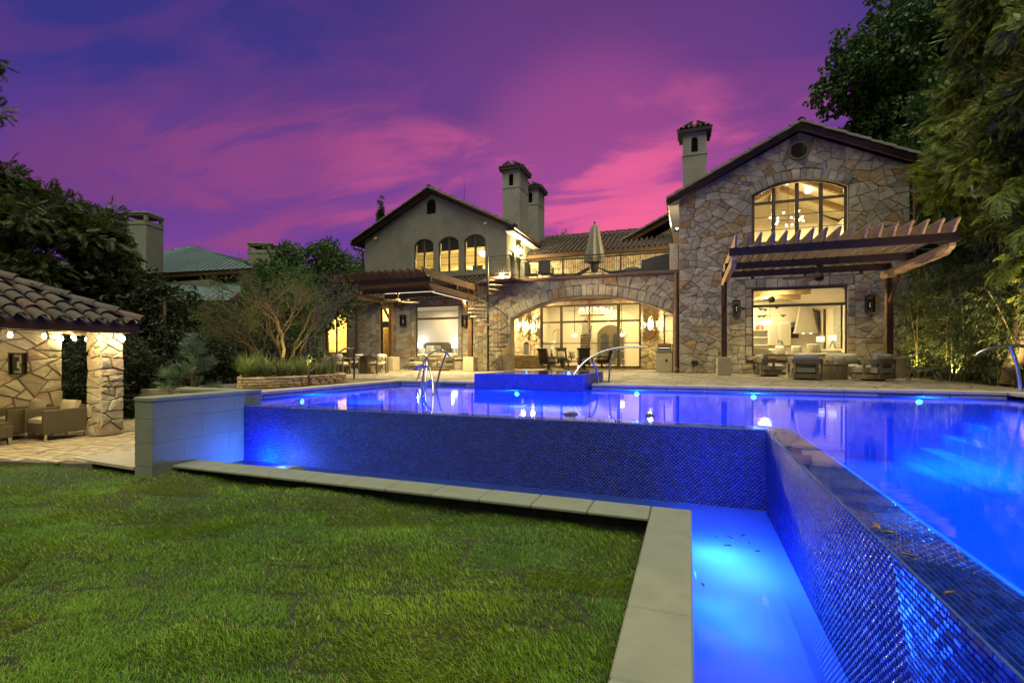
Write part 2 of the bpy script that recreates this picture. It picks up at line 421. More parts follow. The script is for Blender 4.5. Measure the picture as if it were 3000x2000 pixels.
# ------------------------------------------------------------------ masonry and tiling
def clip(poly, px, py, nx, ny):
    """keep the side where (p-P).n <= 0"""
    out = []; m = len(poly)
    for i in range(m):
        a = poly[i]; b = poly[(i+1) % m]
        da = (a[0]-px)*nx+(a[1]-py)*ny; db = (b[0]-px)*nx+(b[1]-py)*ny
        if da <= 0: out.append(a)
        if (da < 0 < db) or (db < 0 < da):
            t = da/(da-db); out.append((a[0]+(b[0]-a[0])*t, a[1]+(b[1]-a[1])*t))
    return out
def area(p): return .5*sum(p[i][0]*p[(i+1) % len(p)][1]-p[(i+1) % len(p)][0]*p[i][1] for i in range(len(p)))
def ccw(p): return p if area(p) > 0 else p[::-1]
def inset(p, g):
    q = p
    n = len(p)
    for i in range(n):
        a, b = p[i], p[(i+1) % n]; dx, dy = b[0]-a[0], b[1]-a[1]; l = math.hypot(dx, dy)
        if l < 1e-6: continue
        nx, ny = dy/l, -dx/l
        q = clip(q, a[0]-nx*g, a[1]-ny*g, nx, ny)
        if len(q) < 3: return []
    return q
def chamfer(p, rng, lo=.08, hi=.26):
    out = []; n = len(p)
    for i in range(n):
        a, b, c = p[i-1], p[i], p[(i+1) % n]; k1, k2 = rng.uniform(lo, hi), rng.uniform(lo, hi)
        out.append((b[0]+(a[0]-b[0])*k1, b[1]+(a[1]-b[1])*k1)); out.append((b[0]+(c[0]-b[0])*k2, b[1]+(c[1]-b[1])*k2))
    return out
def extrude_stone(mb, poly, mapf, depth, rng, tone, lip=.012, base=-.02):
    n = len(poly); cx = sum(p[0] for p in poly)/n; cy_ = sum(p[1] for p in poly)/n
    tx, ty = rng.uniform(-.05, .05), rng.uniform(-.05, .05); vs = []
    for a, b in poly: vs.append(mapf(a, b, base))
    for a, b in poly:
        l = math.hypot(a-cx, b-cy_)+1e-6; k = max(0, 1-lip/l)
        a2, b2 = cx+(a-cx)*k, cy_+(b-cy_)*k
        vs.append(mapf(a2, b2, depth+tx*(a2-cx)+ty*(b2-cy_)+rng.uniform(-.006, .006)))
    vs.append(mapf(cx+rng.uniform(-.02, .02), cy_, depth+rng.uniform(.0, .014)))
    fs = [(i, (i+1) % n, n+(i+1) % n, n+i) for i in range(n)]+[(n+i, n+(i+1) % n, 2*n) for i in range(n)]
    mb.convex(vs, fs, 0, tone)
def cells(outline, holes, size, seed, aspect=1.35, sizes=(.28, .42, .7, .95, 1.15, 1.45)):
    rng = random.Random(seed); outline = ccw(outline)
    xs = [p[0] for p in outline]; ys = [p[1] for p in outline]
    P = np.zeros((0, 2)); Rr = np.zeros(0); fails = 0
    def inside(q, poly):
        return all((poly[(i+1) % len(poly)][0]-poly[i][0])*(q[1]-poly[i][1])-(poly[(i+1) % len(poly)][1]-poly[i][1])*(q[0]-poly[i][0]) >= -1e-9 for i in range(len(poly)))
    while fails < 2600:
        q = (rng.uniform(min(xs), max(xs)), rng.uniform(min(ys), max(ys)))
        r = size*rng.choice(sizes)*(.8 if fails > 900 else 1)*(.65 if fails > 1700 else 1)
        if not inside(q, outline) or any(inside(q, ccw(h)) for h in holes): fails += .5; continue
        if len(P):
            d = np.hypot((P[:, 0]-q[0])/aspect, P[:, 1]-q[1])
            if (d < .42*(Rr+r)).any(): fails += 1; continue
        P = np.vstack([P, q]); Rr = np.append(Rr, r); fails = max(0, fails-1)
    out = []
    for i in range(len(P)):
        d = np.hypot((P[:, 0]-P[i, 0])/aspect, P[:, 1]-P[i, 1]); order = np.argsort(d)[1:22]
        poly = outline
        for j in order:
            dx, dy = (P[j]-P[i]); nx, ny = dx/aspect**2, dy
            k = .5+.5*(Rr[i]-Rr[j])/(Rr[i]+Rr[j])*.8; k = min(.75, max(.25, k))
            poly = clip(poly, P[i, 0]+dx*k, P[i, 1]+dy*k, nx, ny)
            if len(poly) < 3: break
        if len(poly) < 3: continue
        for h in holes:
            h = ccw(h)
            inter = poly
            for a in range(len(h)):
                p, q = h[a], h[(a+1) % len(h)]; inter = clip(inter, p[0], p[1], (q[1]-p[1]), -(q[0]-p[0]))
                if len(inter) < 3: break
            if len(inter) >= 3 and abs(area(inter)) > 1e-5:
                best = []
                for a in range(len(h)):
                    p, q = h[a], h[(a+1) % len(h)]
                    if (P[i, 0]-p[0])*(q[1]-p[1])-(P[i, 1]-p[1])*(q[0]-p[0]) < -1e-6: continue
                    c = clip(poly, p[0], p[1], -(q[1]-p[1]), (q[0]-p[0]))
                    if len(c) >= 3 and (not best or abs(area(c)) > abs(area(best))): best = c
                poly = best
                if len(poly) < 3: break
        if len(poly) >= 3 and abs(area(poly)) > .006: out.append(ccw(poly))
    return out
def rubble(outline, holes, size, seed, aspect=1.3, sizes=(.45, .7, 1, 1.3)):
    """angular rubble: coarse cells split again and again by tilted cuts"""
    rng = random.Random(seed+500); out = []
    def split(p, lim, depth=0):
        a = abs(area(p))
        if a < lim or depth > 6: out.append(p); return
        # cut across the longer side
        cx = sum(q[0] for q in p)/len(p); cz = sum(q[1] for q in p)/len(p)
        sxx = sum((q[0]-cx)**2 for q in p)/aspect**2; szz = sum((q[1]-cz)**2 for q in p); sxz = sum((q[0]-cx)*(q[1]-cz) for q in p)/aspect
        ang = .5*math.atan2(2*sxz, sxx-szz)+rng.gauss(0, .30)
        nx, nz = math.cos(ang)/aspect, math.sin(ang)
        pr = [(q[0]-cx)*nx+(q[1]-cz)*nz for q in p]; f = rng.uniform(.34, .66); d = min(pr)+(max(pr)-min(pr))*f
        l = nx*nx+nz*nz; px_, pz_ = cx+nx*d/l, cz+nz*d/l
        for s in (1, -1):
            q = clip(p, px_, pz_, nx*s, nz*s)
            if len(q) >= 3 and abs(area(q)) > .003: split(ccw(q), size*size*rng.choice(sizes)*1.15, depth+1)
    for c in cells(outline, holes, size*2.3, seed, aspect, (.7, 1, 1.3)): split(c, size*size*rng.choice(sizes)*1.15)
    return out
def lay_stones(parent, polys, mapf, seed, mtl=None, gap=.0045, depth=(.012, .028), limit=300, name='stone', cham=(.015, .09), warm=.0):
    """every stone its own object up to the limit (largest in the picture first), the rest joined"""
    rng = random.Random(seed); mtl = mtl or M_STONE; todo = []
    for p in polys:
        q = inset(p, gap*rng.uniform(.7, 1.5))
        if len(q) < 3 or abs(area(q)) < .003: continue
        c = Vector(mapf(sum(a for a, b in q)/len(q), sum(b for a, b in q)/len(q), 0))
        todo.append((abs(area(q))/(c-CAM).length_squared, q))
    todo.sort(key=lambda t: -t[0]); rest = MB(); k = 0
    for i, (_, q) in enumerate(todo):
        q = chamfer(q, rng, *cham); tone = rng.random()
        if warm: tone = min(1, tone*(1+warm))
        if i < limit:
            mb = MB(); extrude_stone(mb, q, mapf, rng.uniform(*depth), rng, tone); mb.build(name, mtl, parent, world=True)
        else: extrude_stone(rest, q, mapf, rng.uniform(*depth), rng, tone); k += 1
    if k: tag(rest.build(name+'_infill', mtl, parent, world=True), kind='stuff')
    return min(limit, len(todo))
def arch_pts(x0, x1, zs, rise, n=14):
    h = (x1-x0)/2; r = (h*h+rise*rise)/(2*rise); cx = (x0+x1)/2; cz = zs+rise-r; a = math.asin(min(1, h/r))
    return [(cx+r*math.sin(t), cz+r*math.cos(t)) for t in [a-2*a*i/n for i in range(n+1)]]   # right to left
def arch_open(x0, x1, z0, zs, rise, n=14): return [(x0, z0), (x1, z0)]+arch_pts(x0, x1, zs, rise, n)
def voussoirs(x0, x1, zs, rise, t, n, rng):
    h = (x1-x0)/2; r = (h*h+rise*rise)/(2*rise); cx = (x0+x1)/2; cz = zs+rise-r; a = math.asin(h/r); out = []
    cuts = [0]
    for i in range(n): cuts.append(cuts[-1]+rng.uniform(.7, 1.3))
    for i in range(n):
        a0 = -a+2*a*cuts[i]/cuts[-1]; a1 = -a+2*a*cuts[i+1]/cuts[-1]; tt = t*rng.uniform(.92, 1.08)
        out.append(ccw([(cx+r*math.sin(a0), cz+r*math.cos(a0)), (cx+r*math.sin((a0+a1)/2), cz+r*math.cos((a0+a1)/2)), (cx+r*math.sin(a1), cz+r*math.cos(a1)),
                    (cx+(r+tt)*math.sin(a1), cz+(r+tt)*math.cos(a1)), (cx+(r+tt)*math.sin((a0+a1)/2), cz+(r+tt)*math.cos((a0+a1)/2)), (cx+(r+tt)*math.sin(a0), cz+(r+tt)*math.cos(a0))]))
    return out
def holed(mb, outer, holes, plane, d0, d1, mi=0, mi_rim=None):
    """slab with openings between depths d0 and d1"""
    f = {'xz': lambda a, b, d: (a, d, b), 'yz': lambda a, b, d: (d, a, b), 'xy': lambda a, b, d: (a, b, d)}[plane]
    loops = [ccw(outer)]+[ccw(h)[::-1] for h in holes]
    pts = [p for l in loops for p in l]
    tris = tessellate_polygon([[Vector((a, b, 0)) for a, b in l] for l in loops])
    n = len(pts); vs = [f(a, b, d0) for a, b in pts]+[f(a, b, d1) for a, b in pts]; fs = []
    ref = 1 if plane != 'xz' else -1
    if d1 < d0: ref = -ref
    for t in tris:
        a = area([pts[i] for i in t]); t = list(t) if a > 0 else list(t)[::-1]
        up = t if ref > 0 else t[::-1]
        fs.append([i+n for i in up]); fs.append(list(up)[::-1])
    mb.add(vs, fs, mi); b = 0; rf = []
    for l in loops:
        m = len(l)
        for i in range(m):
            q = [b+i, b+(i+1) % m, b+(i+1) % m+n, b+i+n]; rf.append(q if ref > 0 else q[::-1])
        b += m
    mb.add(vs, rf, mi if mi_rim is None else mi_rim); return mb
def barrel(r0, r1, L, n=7, th=.016):
    """barrel tile along +Y, lip at y=0"""
    mb = MB(); vs = []
    for y, r, dz in ((0, r0, 0), (L, r1, -.012)):
        for rr in (r, r-th):
            for k in range(n+1):
                a = math.pi*k/n; vs.append((-rr*math.cos(a), y, rr*math.sin(a)*.85+dz))
    m = n+1; fs = []
    for k in range(n):
        fs.append((k, k+1, 2*m+k+1, 2*m+k)); fs.append((m+k, 3*m+k, 3*m+k+1, m+k+1)); fs.append((k, m+k, m+k+1, k+1)); fs.append((2*m+k, 2*m+k+1, 3*m+k+1, 3*m+k))
    fs = [f[::-1] for f in fs]
    return mb.add(vs, fs)
TILE_ME = barrel(.098, .082, .46).mesh('roof_tile', M_TILE_O, 40)
RAKE_ME = barrel(.20, .18, .50).mesh('rake_tile', M_TILE_O, 40)
RIDGE_ME = barrel(.15, .13, .5).mesh('ridge_tile', M_TILE_O, 40)
def frame_M(origin, ydir, zdir):
    y = Vector(ydir).normalized(); z = Vector(zdir); z = (z-y*z.dot(y)).normalized(); x = y.cross(z)
    M = Matrix((x, y, z)).transposed().to_4x4(); M.translation = Vector(origin); return M
def tile_field(parent, origin, along, up, width, length, keep=None, pitch=.27, course=.38, limit=300, seed=1, name='roof_tile', me=None):
    """barrel tiles: origin = eave corner, along = eave direction, up = up the slope"""
    rng = random.Random(seed); A = Vector(along).normalized(); U = Vector(up).normalized(); Nn = A.cross(U)
    if Nn.z < 0: Nn = -Nn
    ncol = int(width/pitch+.5); nrow = int(length/course+.5); todo = []
    for i in range(ncol):
        for j in range(nrow):
            p = Vector(origin)+A*((i+.5)*pitch)+U*(j*course)
            if keep and not keep(p+U*.1): continue
            p = p+Nn*(.035+.010*(1 if j else 0)+rng.uniform(-.006, .006))+A*rng.uniform(-.008, .008)+U*rng.uniform(-.015, .015)
            y = U+Nn*(-.035)+A*rng.uniform(-.02, .02)
            todo.append(((p-CAM).length, p, y))
    todo.sort(key=lambda t: t[0]); rest = MB(); k = 0; me = me or TILE_ME
    src_v = [v.co.copy() for v in me.vertices]; src_f = [tuple(p.vertices) for p in me.polygons]
    for i, (_, p, y) in enumerate(todo):
        M = frame_M(p, y, Nn)
        if i < limit: inst(name, me, parent, M, world=True)
        else: rest.add([M @ v for v in src_v], src_f); k += 1
    if k: tag(rest.build(name+'_rows', M_TILE_I, parent, smooth=40, world=True), kind='stuff')
def rake_tiles(parent, p0, p1, zoff=.0, me=None, step=.40, name='rake_tile', nrm=None):
    a, b = Vector(p0), Vector(p1); d = (b-a); L = d.length; d.normalize(); n = int(L/step)
    z = Vector(nrm) if nrm else Vector((0, 0, 1))
    for i in range(n):
        rr = random.uniform
        M = frame_M(a+d*(i*L/n)+z*(zoff+.012*(i % 2)), d+Vector((0, rr(-.02, .02), -.02)), z)
        inst(name, me or RAKE_ME, parent, M, world=True)
def thick_slab(p, th):
    """slab from 4 corner points, extruded down"""
    mb = MB(); vs = [Vector(q) for q in p]; vs += [v-Vector((0, 0, th)) for v in vs]
    return mb.convex(vs, [(0, 1, 2, 3), (4, 5, 6, 7), (0, 1, 5, 4), (1, 2, 6, 5), (2, 3, 7, 6), (3, 0, 4, 7)])
# ------------------------------------------------------------------ windows, lamps
def arched_window(parent, Y, x0, x1, z0, zs, rise, cols, rows, fw=.07, mw=.07, mtl=None, transom=None, bar=.022, thick=.09, name='window'):
    """frame (part) with mullions, bars and panes (sub-parts); cols/rows are inner division lines"""
    mtl = mtl or M_BRONZE; fr = MB()
    if rise: outer = arch_open(x0, x1, z0, zs, rise); inner = arch_open(x0+fw, x1-fw, z0+fw, zs-fw*.3, rise-fw*.25)
    else: outer = [(x0, z0), (x1, z0), (x1, zs), (x0, zs)]; inner = [(x0+fw, z0+fw), (x1-fw, z0+fw), (x1-fw, zs-fw), (x0+fw, zs-fw)]
    holed(fr, outer, [inner], 'xz', Y-thick/2, Y+thick/2)
    w = fr.build(name, mtl, parent, world=True)
    def top(x):
        if not rise: return zs-fw
        h = (x1-x0)/2; r = (h*h+rise*rise)/(2*rise); c = (x0+x1)/2
        return zs+rise-r+math.sqrt(max(0, r*r-(x-c)**2))-fw
    xs = [x0+fw]+list(cols)+[x1-fw]
    for c in cols: MB().box(c-mw/2, c+mw/2, Y-thick*.55, Y+thick*.5, z0+fw, top(c), .006).build('mullion', mtl, w, world=True)
    if transom: MB().box(x0+fw, x1-fw, Y-thick*.52, Y+thick*.45, transom-.055, transom+.055, .006).build('transom', mtl, w, world=True)
    for i in range(len(xs)-1):
        a = xs[i]+(mw/2 if i else 0); b = xs[i+1]-(mw/2 if i < len(xs)-2 else 0)
        zz = [z0+fw]+[r for r in rows]+[None]
        for r in rows:
            if transom and abs(r-transom) < .01: continue
            MB().box(a, b, Y-.02, Y+.015, r-bar/2, r+bar/2).build('glazing_bar', mtl, w, world=True)
        for j in range(len(zz)-1):
            lo = zz[j]+.004; 
            if zz[j+1] is None:
                up = [(b-(b-a)*k/5, top(b-(b-a)*k/5)+.01) for k in range(6)]
            else: up = [(b, zz[j+1]-.004), (a, zz[j+1]-.004)]
            if zz[j+1] is None and min(p[1] for p in up) < lo: continue
            MB().prism([(a, lo), (b, lo)]+up, 'xz', Y-.004, Y+.004).build('pane', M_GLASS, w, world=True)
    return w
def lantern_proto(lit):
    """wall lantern facing -Y, local origin at its centre on the wall"""
    t = thing('wall_lantern', '', 'wall lantern')
    MB().box(-.07, .07, -.02, 0, -.2, .2, .004).build('back_plate', M_IRON, t)
    f = MB(); w, d, h = .13, .22, .30
    for x in (-w, w):
        for y in (-.03, -.03-d): f.box(x-.011, x+.011, y-.011, y+.011, -h, h)
    for z in (-h, h):
        f.box(-w, w, -.03-d-.011, -.03-d+.011, z-.011, z+.011); f.box(-w, w, -.041, -.019, z-.011, z+.011)
        f.box(-w-.011, -w+.011, -.03-d, -.03, z-.011, z+.011); f.box(w-.011, w+.011, -.03-d, -.03, z-.011, z+.011)
    f.box(-w-.02, w+.02, -.05-d, -.01, h, h+.025); f.box(-w, w, -.03-d, -.03, -h-.012, -h)
    f.build('frame', M_IRON, t)
    for x in (-w, w): MB().box(x-.002, x+.002, -.03-d, -.03, -h, h).build('pane', M_GLASS, t)
    MB().box(-w, w, -.032-d, -.028-d, -h, h).build('pane', M_GLASS, t)
    if lit: MB().lathe([(.0, -.20), (.055, -.19), (.055, .16), (0, .17)], 10, M=Matrix.Translation((0, -.03-d/2, 0))).build('bulb', E_LANTERN, t)
    else: MB().lathe([(.0, -.14), (.02, -.13), (.02, .05), (0, .08)], 8, M=Matrix.Translation((0, -.03-d/2, 0))).build('candle_sleeve', M_WHITE, t)
    return t
# ------------------------------------------------------------------ right stone gable wing
YR = 22.4
wing = thing('house_wing', 'stone clad gable wing with a big arched window above the right hand pergola', 'house wing', (3.7, YR, 0))
RW = [(-.42, -.3), (7.81, -.3), (7.81, 7.97), (4.17, 9.74), (-.42, 7.52)]
UW = (2.45, 5.83, 5.36, 7.40, .46); LW = (2.44, 5.84, .73, 3.51)
up_open = arch_open(*UW); lo_open = [(LW[0], LW[2]), (LW[1], LW[2]), (LW[1], LW[3]), (LW[0], LW[3])]
circ = [(4.13+.37*math.cos(2*math.pi*i/20), 9.02+.37*math.sin(2*math.pi*i/20)) for i in range(20)]
mb = MB(); holed(mb, RW, [up_open, lo_open, circ], 'xz', YR, YR+.32, 0, 1); mb.build('wall', [M_MORTAR, M_LIMEB], wing, world=True)
MB().box(-.42, -.1, YR+.32, 33, 3.7, 7.5).build('side_wall', M_STUCCO2, wing, world=True); MB().box(7.5, 7.81, YR+.32, 33, -.2, 7.9).build('side_wall', M_STUCCO2, wing, world=True)
fR = lambda a, b, d: (a, YR-d, b)
rng = random.Random(3)
vv = voussoirs(UW[0]-.0, UW[1]+.0, UW[3], UW[4], .40, 15, rng)
lint = [ccw([(x, LW[3]+.03), (x+w-.004, LW[3]+.03), (x+w-.004, LW[3]+.40), (x, LW[3]+.40)]) for x, w in zip(np.cumsum([2.2]+[.40, .33, .45, .36, .30, .42, .38, .35, .44, .36][:-1]), [.40, .33, .45, .36, .30, .42, .38, .35, .44, .36])]
sill = [ccw([(x, LW[2]-.17), (x+w-.004, LW[2]-.17), (x+w-.004, LW[2]-.0), (x, LW[2]-.0)]) for x, w in zip((2.25, 3.0, 3.7, 4.3, 5.1), (.75, .7, .6, .8, .95))]
ring = arch_open(UW[0]-.02, UW[1]+.02, UW[2]-.02, UW[3]+.36, UW[4]+.07)
st = rubble([(-.42, 0.0), (7.81, 0.0), (7.81, 7.93), (4.17, 9.70), (-.42, 7.48)], [ring, [(2.2, LW[2]-.18), (6.06, LW[2]-.18), (6.06, LW[3]+.42), (2.2, LW[3]+.42)], [(4.13+.44*math.cos(math.pi*i/5), 9.02+.44*math.sin(math.pi*i/5)) for i in range(10)]], .41, 11)
jamb = []
for sgn, x in ((-1, LW[0]), (1, LW[1])):
    z = LW[2]+.005
    while z < LW[3]-.1:
        h = min(rng.uniform(.2, .5), LW[3]+.02-z); jamb.append(ccw([(x+sgn*.005, z), (x+sgn*.235, z), (x+sgn*.235, z+h-.005), (x+sgn*.005, z+h-.005)])); z += h
lay_stones(wing, st, fR, 21, limit=300)
lay_stones(wing, vv, fR, 22, depth=(.045, .07), name='voussoir', cham=(.03, .08)); lay_stones(wing, lint, fR, 23, depth=(.045, .07), name='lintel_stone', cham=(.03, .08), warm=.3)
lay_stones(wing, sill, fR, 24, depth=(.09, .11), name='sill_stone', cham=(.02, .05)); lay_stones(wing, jamb, fR, 25, depth=(.03, .05), name='jamb_stone', cham=(.03, .10))
arched_window(wing, YR+.16, *UW, (3.25, 4.10, 4.94), (5.93, 6.48, 7.06), fw=.10, mw=.14, transom=7.06)
arched_window(wing, YR+.16, LW[0], LW[1], LW[2], LW[3], 0, (), (2.80,), fw=.07, transom=2.80)
v = MB(); v.lathe([(.37, 0), (.37, .10), (.30, .10), (.30, .04), (.30, .0)], 28, M=Matrix.Translation((4.13, YR+.06, 9.02)) @ Matrix.Rotation(R(90), 4, 'X'))
vent = v.build('round_vent', M_BRONZE, wing, world=True)
for i in range(9):
    z = -.27+i*.066; w = math.sqrt(max(.001, .305**2-z*z))
    MB().bar((4.13-w, YR+.05, 9.02+z), (4.13+w, YR+.05, 9.02+z), .07, .012, roll=R(35)).build('louver', M_BRONZE, vent, world=True)
MB().box(3.7, 4.6, YR+.12, YR+.2, 8.6, 9.4).build('vent_back', M_IRON, wing, world=True)
def gable_roof(w, y0, y1, ridge, left, right, th=.14, tiles=True):
    for sd, e in (('l', left), ('r', right)):
        rf = thick_slab([(e[0], y0, e[1]), (ridge[0], y0, ridge[1]), (ridge[0], y1, ridge[1]), (e[0], y1, e[1])], th).build('roof', M_ROOFBED, w, world=True)
        f = MB(); d = Vector((ridge[0]-e[0], 0, ridge[1]-e[1]))
        f.bar((e[0], y0+.04, e[1]-th-.06), (ridge[0], y0+.04, ridge[1]-th-.03), .06, .11); f.build('bargeboard', M_WOOD, rf, world=True)
        g = MB(); g.tube([(e[0], y0-.02, e[1]-.08), (e[0], y1, e[1]-.08)], .065, 8); g.build('gutter', M_COPPER, rf, world=True)
        if tiles:
            dv = d.normalized(); nr = Vector((-dv.z, 0, dv.x)); nr = nr if nr.z > 0 else -nr
            rake_tiles(rf, (e[0], y0-.0, e[1]), (ridge[0], y0-.0, ridge[1]), -.03, nrm=nr)
            rake_tiles(rf, (e[0], y0+.38, e[1]), (ridge[0], y0+.38, ridge[1]), .0, nrm=nr)
    rake_tiles(w, (ridge[0], y0-.10, ridge[1]+.06), (ridge[0], y0+6, ridge[1]+.06), .0, me=RIDGE_ME, step=.42, name='ridge_tile')
gable_roof(wing, YR-.28, 36, (4.17, 10.02), (-.90, 7.52), (8.35, 7.98))
mb = MB(); mb.box(-.86, -.44, YR-.2, 32, 7.20, 7.26); mb.build('soffit', M_WHITE, wing, world=True)
mb = MB(); mb.tube([(7.95, YR+.1, 7.7), (7.95, YR-.06, 7.5), (7.93, YR-.06, .05)], .06, 8); mb.build('downspout', M_COPPER, wing, world=True)
mb = MB(); mb.tube([(-.56, YR+.25, 4.4), (-.56, YR+.25, .25), (-.5, YR-.1, .08)], .075, 8); mb.build('downspout', M_COPPER, wing, world=True)
MB().box(.08, .34, YR-.10, YR, .36, .54, .01).build('outlet_box', M_IRON, wing, world=True)
def arch_hole(c, w, z0, zs): return arch_open(c-w/2, c+w/2, z0, zs, w/2*.99, 8)
def chimney(parent, x0, x1, y0, y1, zb, zt, single=True, mtl=None, open_h=1.0):
    """stucco stack with arched openings near the top under a tiled cap"""
    mtl = mtl or M_STUCCO2; w = x1-x0; d = y1-y0; zo = zt-open_h
    ch = MB().box(x0, x1, y0, y1, zb, zo-.18, .012).build('chimney', mtl, parent, world=True)
    MB().box(x0-.03, x1+.03, y0-.03, y1+.03, zo-.18, zo-.12, .01).build('string_course', mtl, ch, world=True)
    mb = MB(); fr = [(x0, zo-.12), (x1, zo-.12), (x1, zt), (x0, zt)]
    ho = [arch_hole((x0+x1)/2, .32, zo-.02, zo+.62)]
    holed(mb, fr, ho, 'xz', y0, y0+.16); holed(mb, fr, ho, 'xz', y1-.16, y1)
    sd = [(y0+.16, zo-.12), (y1-.16, zo-.12), (y1-.16, zt), (y0+.16, zt)]; hs = [arch_hole(y0+d*.34, .26, zo-.02, zo+.62), arch_hole(y0+d*.66, .26, zo-.02, zo+.62)]
    holed(mb, sd, hs, 'yz', x0, x0+.16); holed(mb, sd, hs, 'yz', x1-.16, x1); mb.build('flue_lantern', mtl, ch, world=True)
    MB().box(x0+.2, x1-.2, y0+.5, y1-.5, zo-.12, zo+.5).build('flue', M_CHARF, ch, world=True)
    o = .20
    cp = MB().box(x0-o, x1+o, y0-o, y1+o, zt, zt+.17, .01)
    cx, cyy = (x0+x1)/2, (y0+y1)/2
    cp.convex([(x0-o, y0-o, zt+.172), (x1+o, y0-o, zt+.172), (x1+o, y1+o, zt+.172), (x0-o, y1+o, zt+.172), (cx, y0+.5, zt+.52), (cx, y1-.5, zt+.52)], [(0, 1, 2, 3), (0, 1, 4), (1, 2, 5, 4), (2, 3, 5), (3, 0, 4, 5)])
    cap = cp.build('chimney_cap', M_ROOFBED, ch, world=True)
    def put(p, y):
        inst('cap_tile', TILE_ME, parent, frame_M(p, y, (0, 0, 1)), world=True)
    n = int((w+2*o)/.24)
    for i in range(n):
        f = (i+.5)/n; x = x0-o+(w+2*o)*f
        for j in range(2): put((x+(cx-x)*j*.45, y0-o-.05+j*.33, zt+.18+j*.17), ((cx-x)*.5, .42, .22))
    n = int((d+2*o)/.24)
    for i in range(n):
        y = y0-o+(d+2*o)*(i+.5)/n
        for sg, xe in ((-1, x0-o-.05), (1, x1+o+.05)):
            put((xe, y, zt+.18), (-sg*.42, (cyy-y)*.12, .22)); put((xe-sg*.33, y, zt+.34), (-sg*.42, 0, .22))
    return ch
chimney(wing, -.33, .83, 27, 28.2, 7.4, 12.35)
# ------------------------------------------------------------------ arcade block with the terrace on top
YA = 22.9
arc = thing('house_wing', 'stone block with a wide arch over the lit loggia and a terrace on top', 'house wing', (-5, YA, 0))
AO = (-8.44, -.67, -.3, 2.63, .97)
AW = [(-10.25, -.3), (-.44, -.3), (-.44, 4.41), (-10.25, 4.41)]
mb = MB(); holed(mb, AW, [arch_open(*AO, n=24)], 'xz', YA, YA+.6, 0, 1); mb.build('wall', [M_MORTAR, M_LIMEB], arc, world=True)
fA = lambda a, b, d: (a, YA-d, b)
lay_stones(arc, voussoirs(AO[0], AO[1], AO[3], AO[4], .50, 26, random.Random(5)), fA, 31, depth=(.04, .065), name='voussoir', cham=(.03, .09))
cut = arch_open(AO[0]-.0, AO[1]+.0, -.4, AO[3]+.48, AO[4]+.05, n=24)
lay_stones(arc, rubble([(-10.25, 0), (-.48, 0), (-.48, 4.40), (-10.25, 4.40)], [cut], .46, 12), fA, 32)
# arch soffit stones: short strips across the thickness
h = (AO[1]-AO[0])/2; rad = (h*h+AO[4]**2)/(2*AO[4]); cx0 = (AO[0]+AO[1])/2; cz0 = AO[3]+AO[4]-rad; aa = math.asin(h/rad)
k = 30
for i in range(k):
    a0, a1 = -aa+2*aa*i/k, -aa+2*aa*(i+.94)/k; r1, r2 = rad-.012, rad-.03-random.uniform(0, .015)
    P = lambda a, r, y: (cx0+r*math.sin(a), y, cz0+r*math.cos(a))
    for y0, y1 in ((YA-.02, YA+.30), (YA+.31, YA+.6)):
        MB().convex([P(a0, r1, y0), P(a1, r1, y0), P(a1, r1, y1), P(a0, r1, y1), P(a0, r2, y0), P(a1, r2, y0), P(a1, r2, y1), P(a0, r2, y1)], [(0, 1, 2, 3), (4, 5, 6, 7), (0, 1, 5, 4), (1, 2, 6, 5), (2, 3, 7, 6), (3, 0, 4, 7)], tone=random.random()).build('soffit_stone', M_STONE, arc, world=True)
sl = MB(); sl.box(-10.25, -.46, YA-.12, 30.6, 4.41, 4.55, .015); sl.box(-9.2, -7.98, 21.6, YA-.12, 4.41, 4.55, .015); sl.build('terrace_slab', M_COPPER, arc, world=True)
MB().box(-10.2, -.5, YA-.02, 30.5, 4.552, 4.57).build('terrace_floor', M_PAVER, arc, world=True)
# loggia shell
YG = 27.8
lo = MB(); lo.box(-10.25, -9.95, YA+.6, YG, -.1, 4.0); lo.build('loggia_side_wall', M_LIMEB, arc, world=True)
mb = MB(); holed(mb, [(-.72, 3.95), (-.72, -.1), (-.44, -.1), (-.44, 3.95)][::-1], [], 'xz', YA+.6, YG+.3); mb.build('loggia_side_wall', M_LIMEB, arc, world=True)
MB().box(-10.25, -.44, YA+.6, YG+.3, 3.95, 4.05).build('loggia_ceiling', M_WOODL, arc, world=True)
for y in (24.2, 25.3, 26.4): MB().box(-9.95, -.72, y-.08, y+.08, 3.75, 3.945, .01).build('ceiling_beam', M_WOODL, arc, world=True)
GO = [(-8.32, .06), (-2.56, .06), (-2.56, 3.70), (-8.32, 3.70)]; KO = [(-1.30, .95), (-.80, .95), (-.80, 2.95), (-1.30, 2.95)]
mb = MB(); holed(mb, [(-9.95, -.1), (-.72, -.1), (-.72, 3.95), (-9.95, 3.95)], [GO, KO], 'xz', YG, YG+.3, 0, 1); mb.build('loggia_back_wall', [M_MORTAR_PALE, M_LIMEB], arc, world=True)
fG = lambda a, b, d: (a, YG-d, b)
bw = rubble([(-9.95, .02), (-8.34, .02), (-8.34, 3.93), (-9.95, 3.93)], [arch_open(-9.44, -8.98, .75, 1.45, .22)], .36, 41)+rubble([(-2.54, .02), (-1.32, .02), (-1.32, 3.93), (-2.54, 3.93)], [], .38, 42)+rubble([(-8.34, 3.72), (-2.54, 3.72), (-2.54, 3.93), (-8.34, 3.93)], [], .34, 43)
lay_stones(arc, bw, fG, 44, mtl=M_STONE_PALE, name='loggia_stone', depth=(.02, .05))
h1 = MB(); h1.box(-9.95, -8.42, 27.0, YG-.06, 0, .70); hb = h1.build('hearth', M_MORTAR_PALE, arc, world=True)
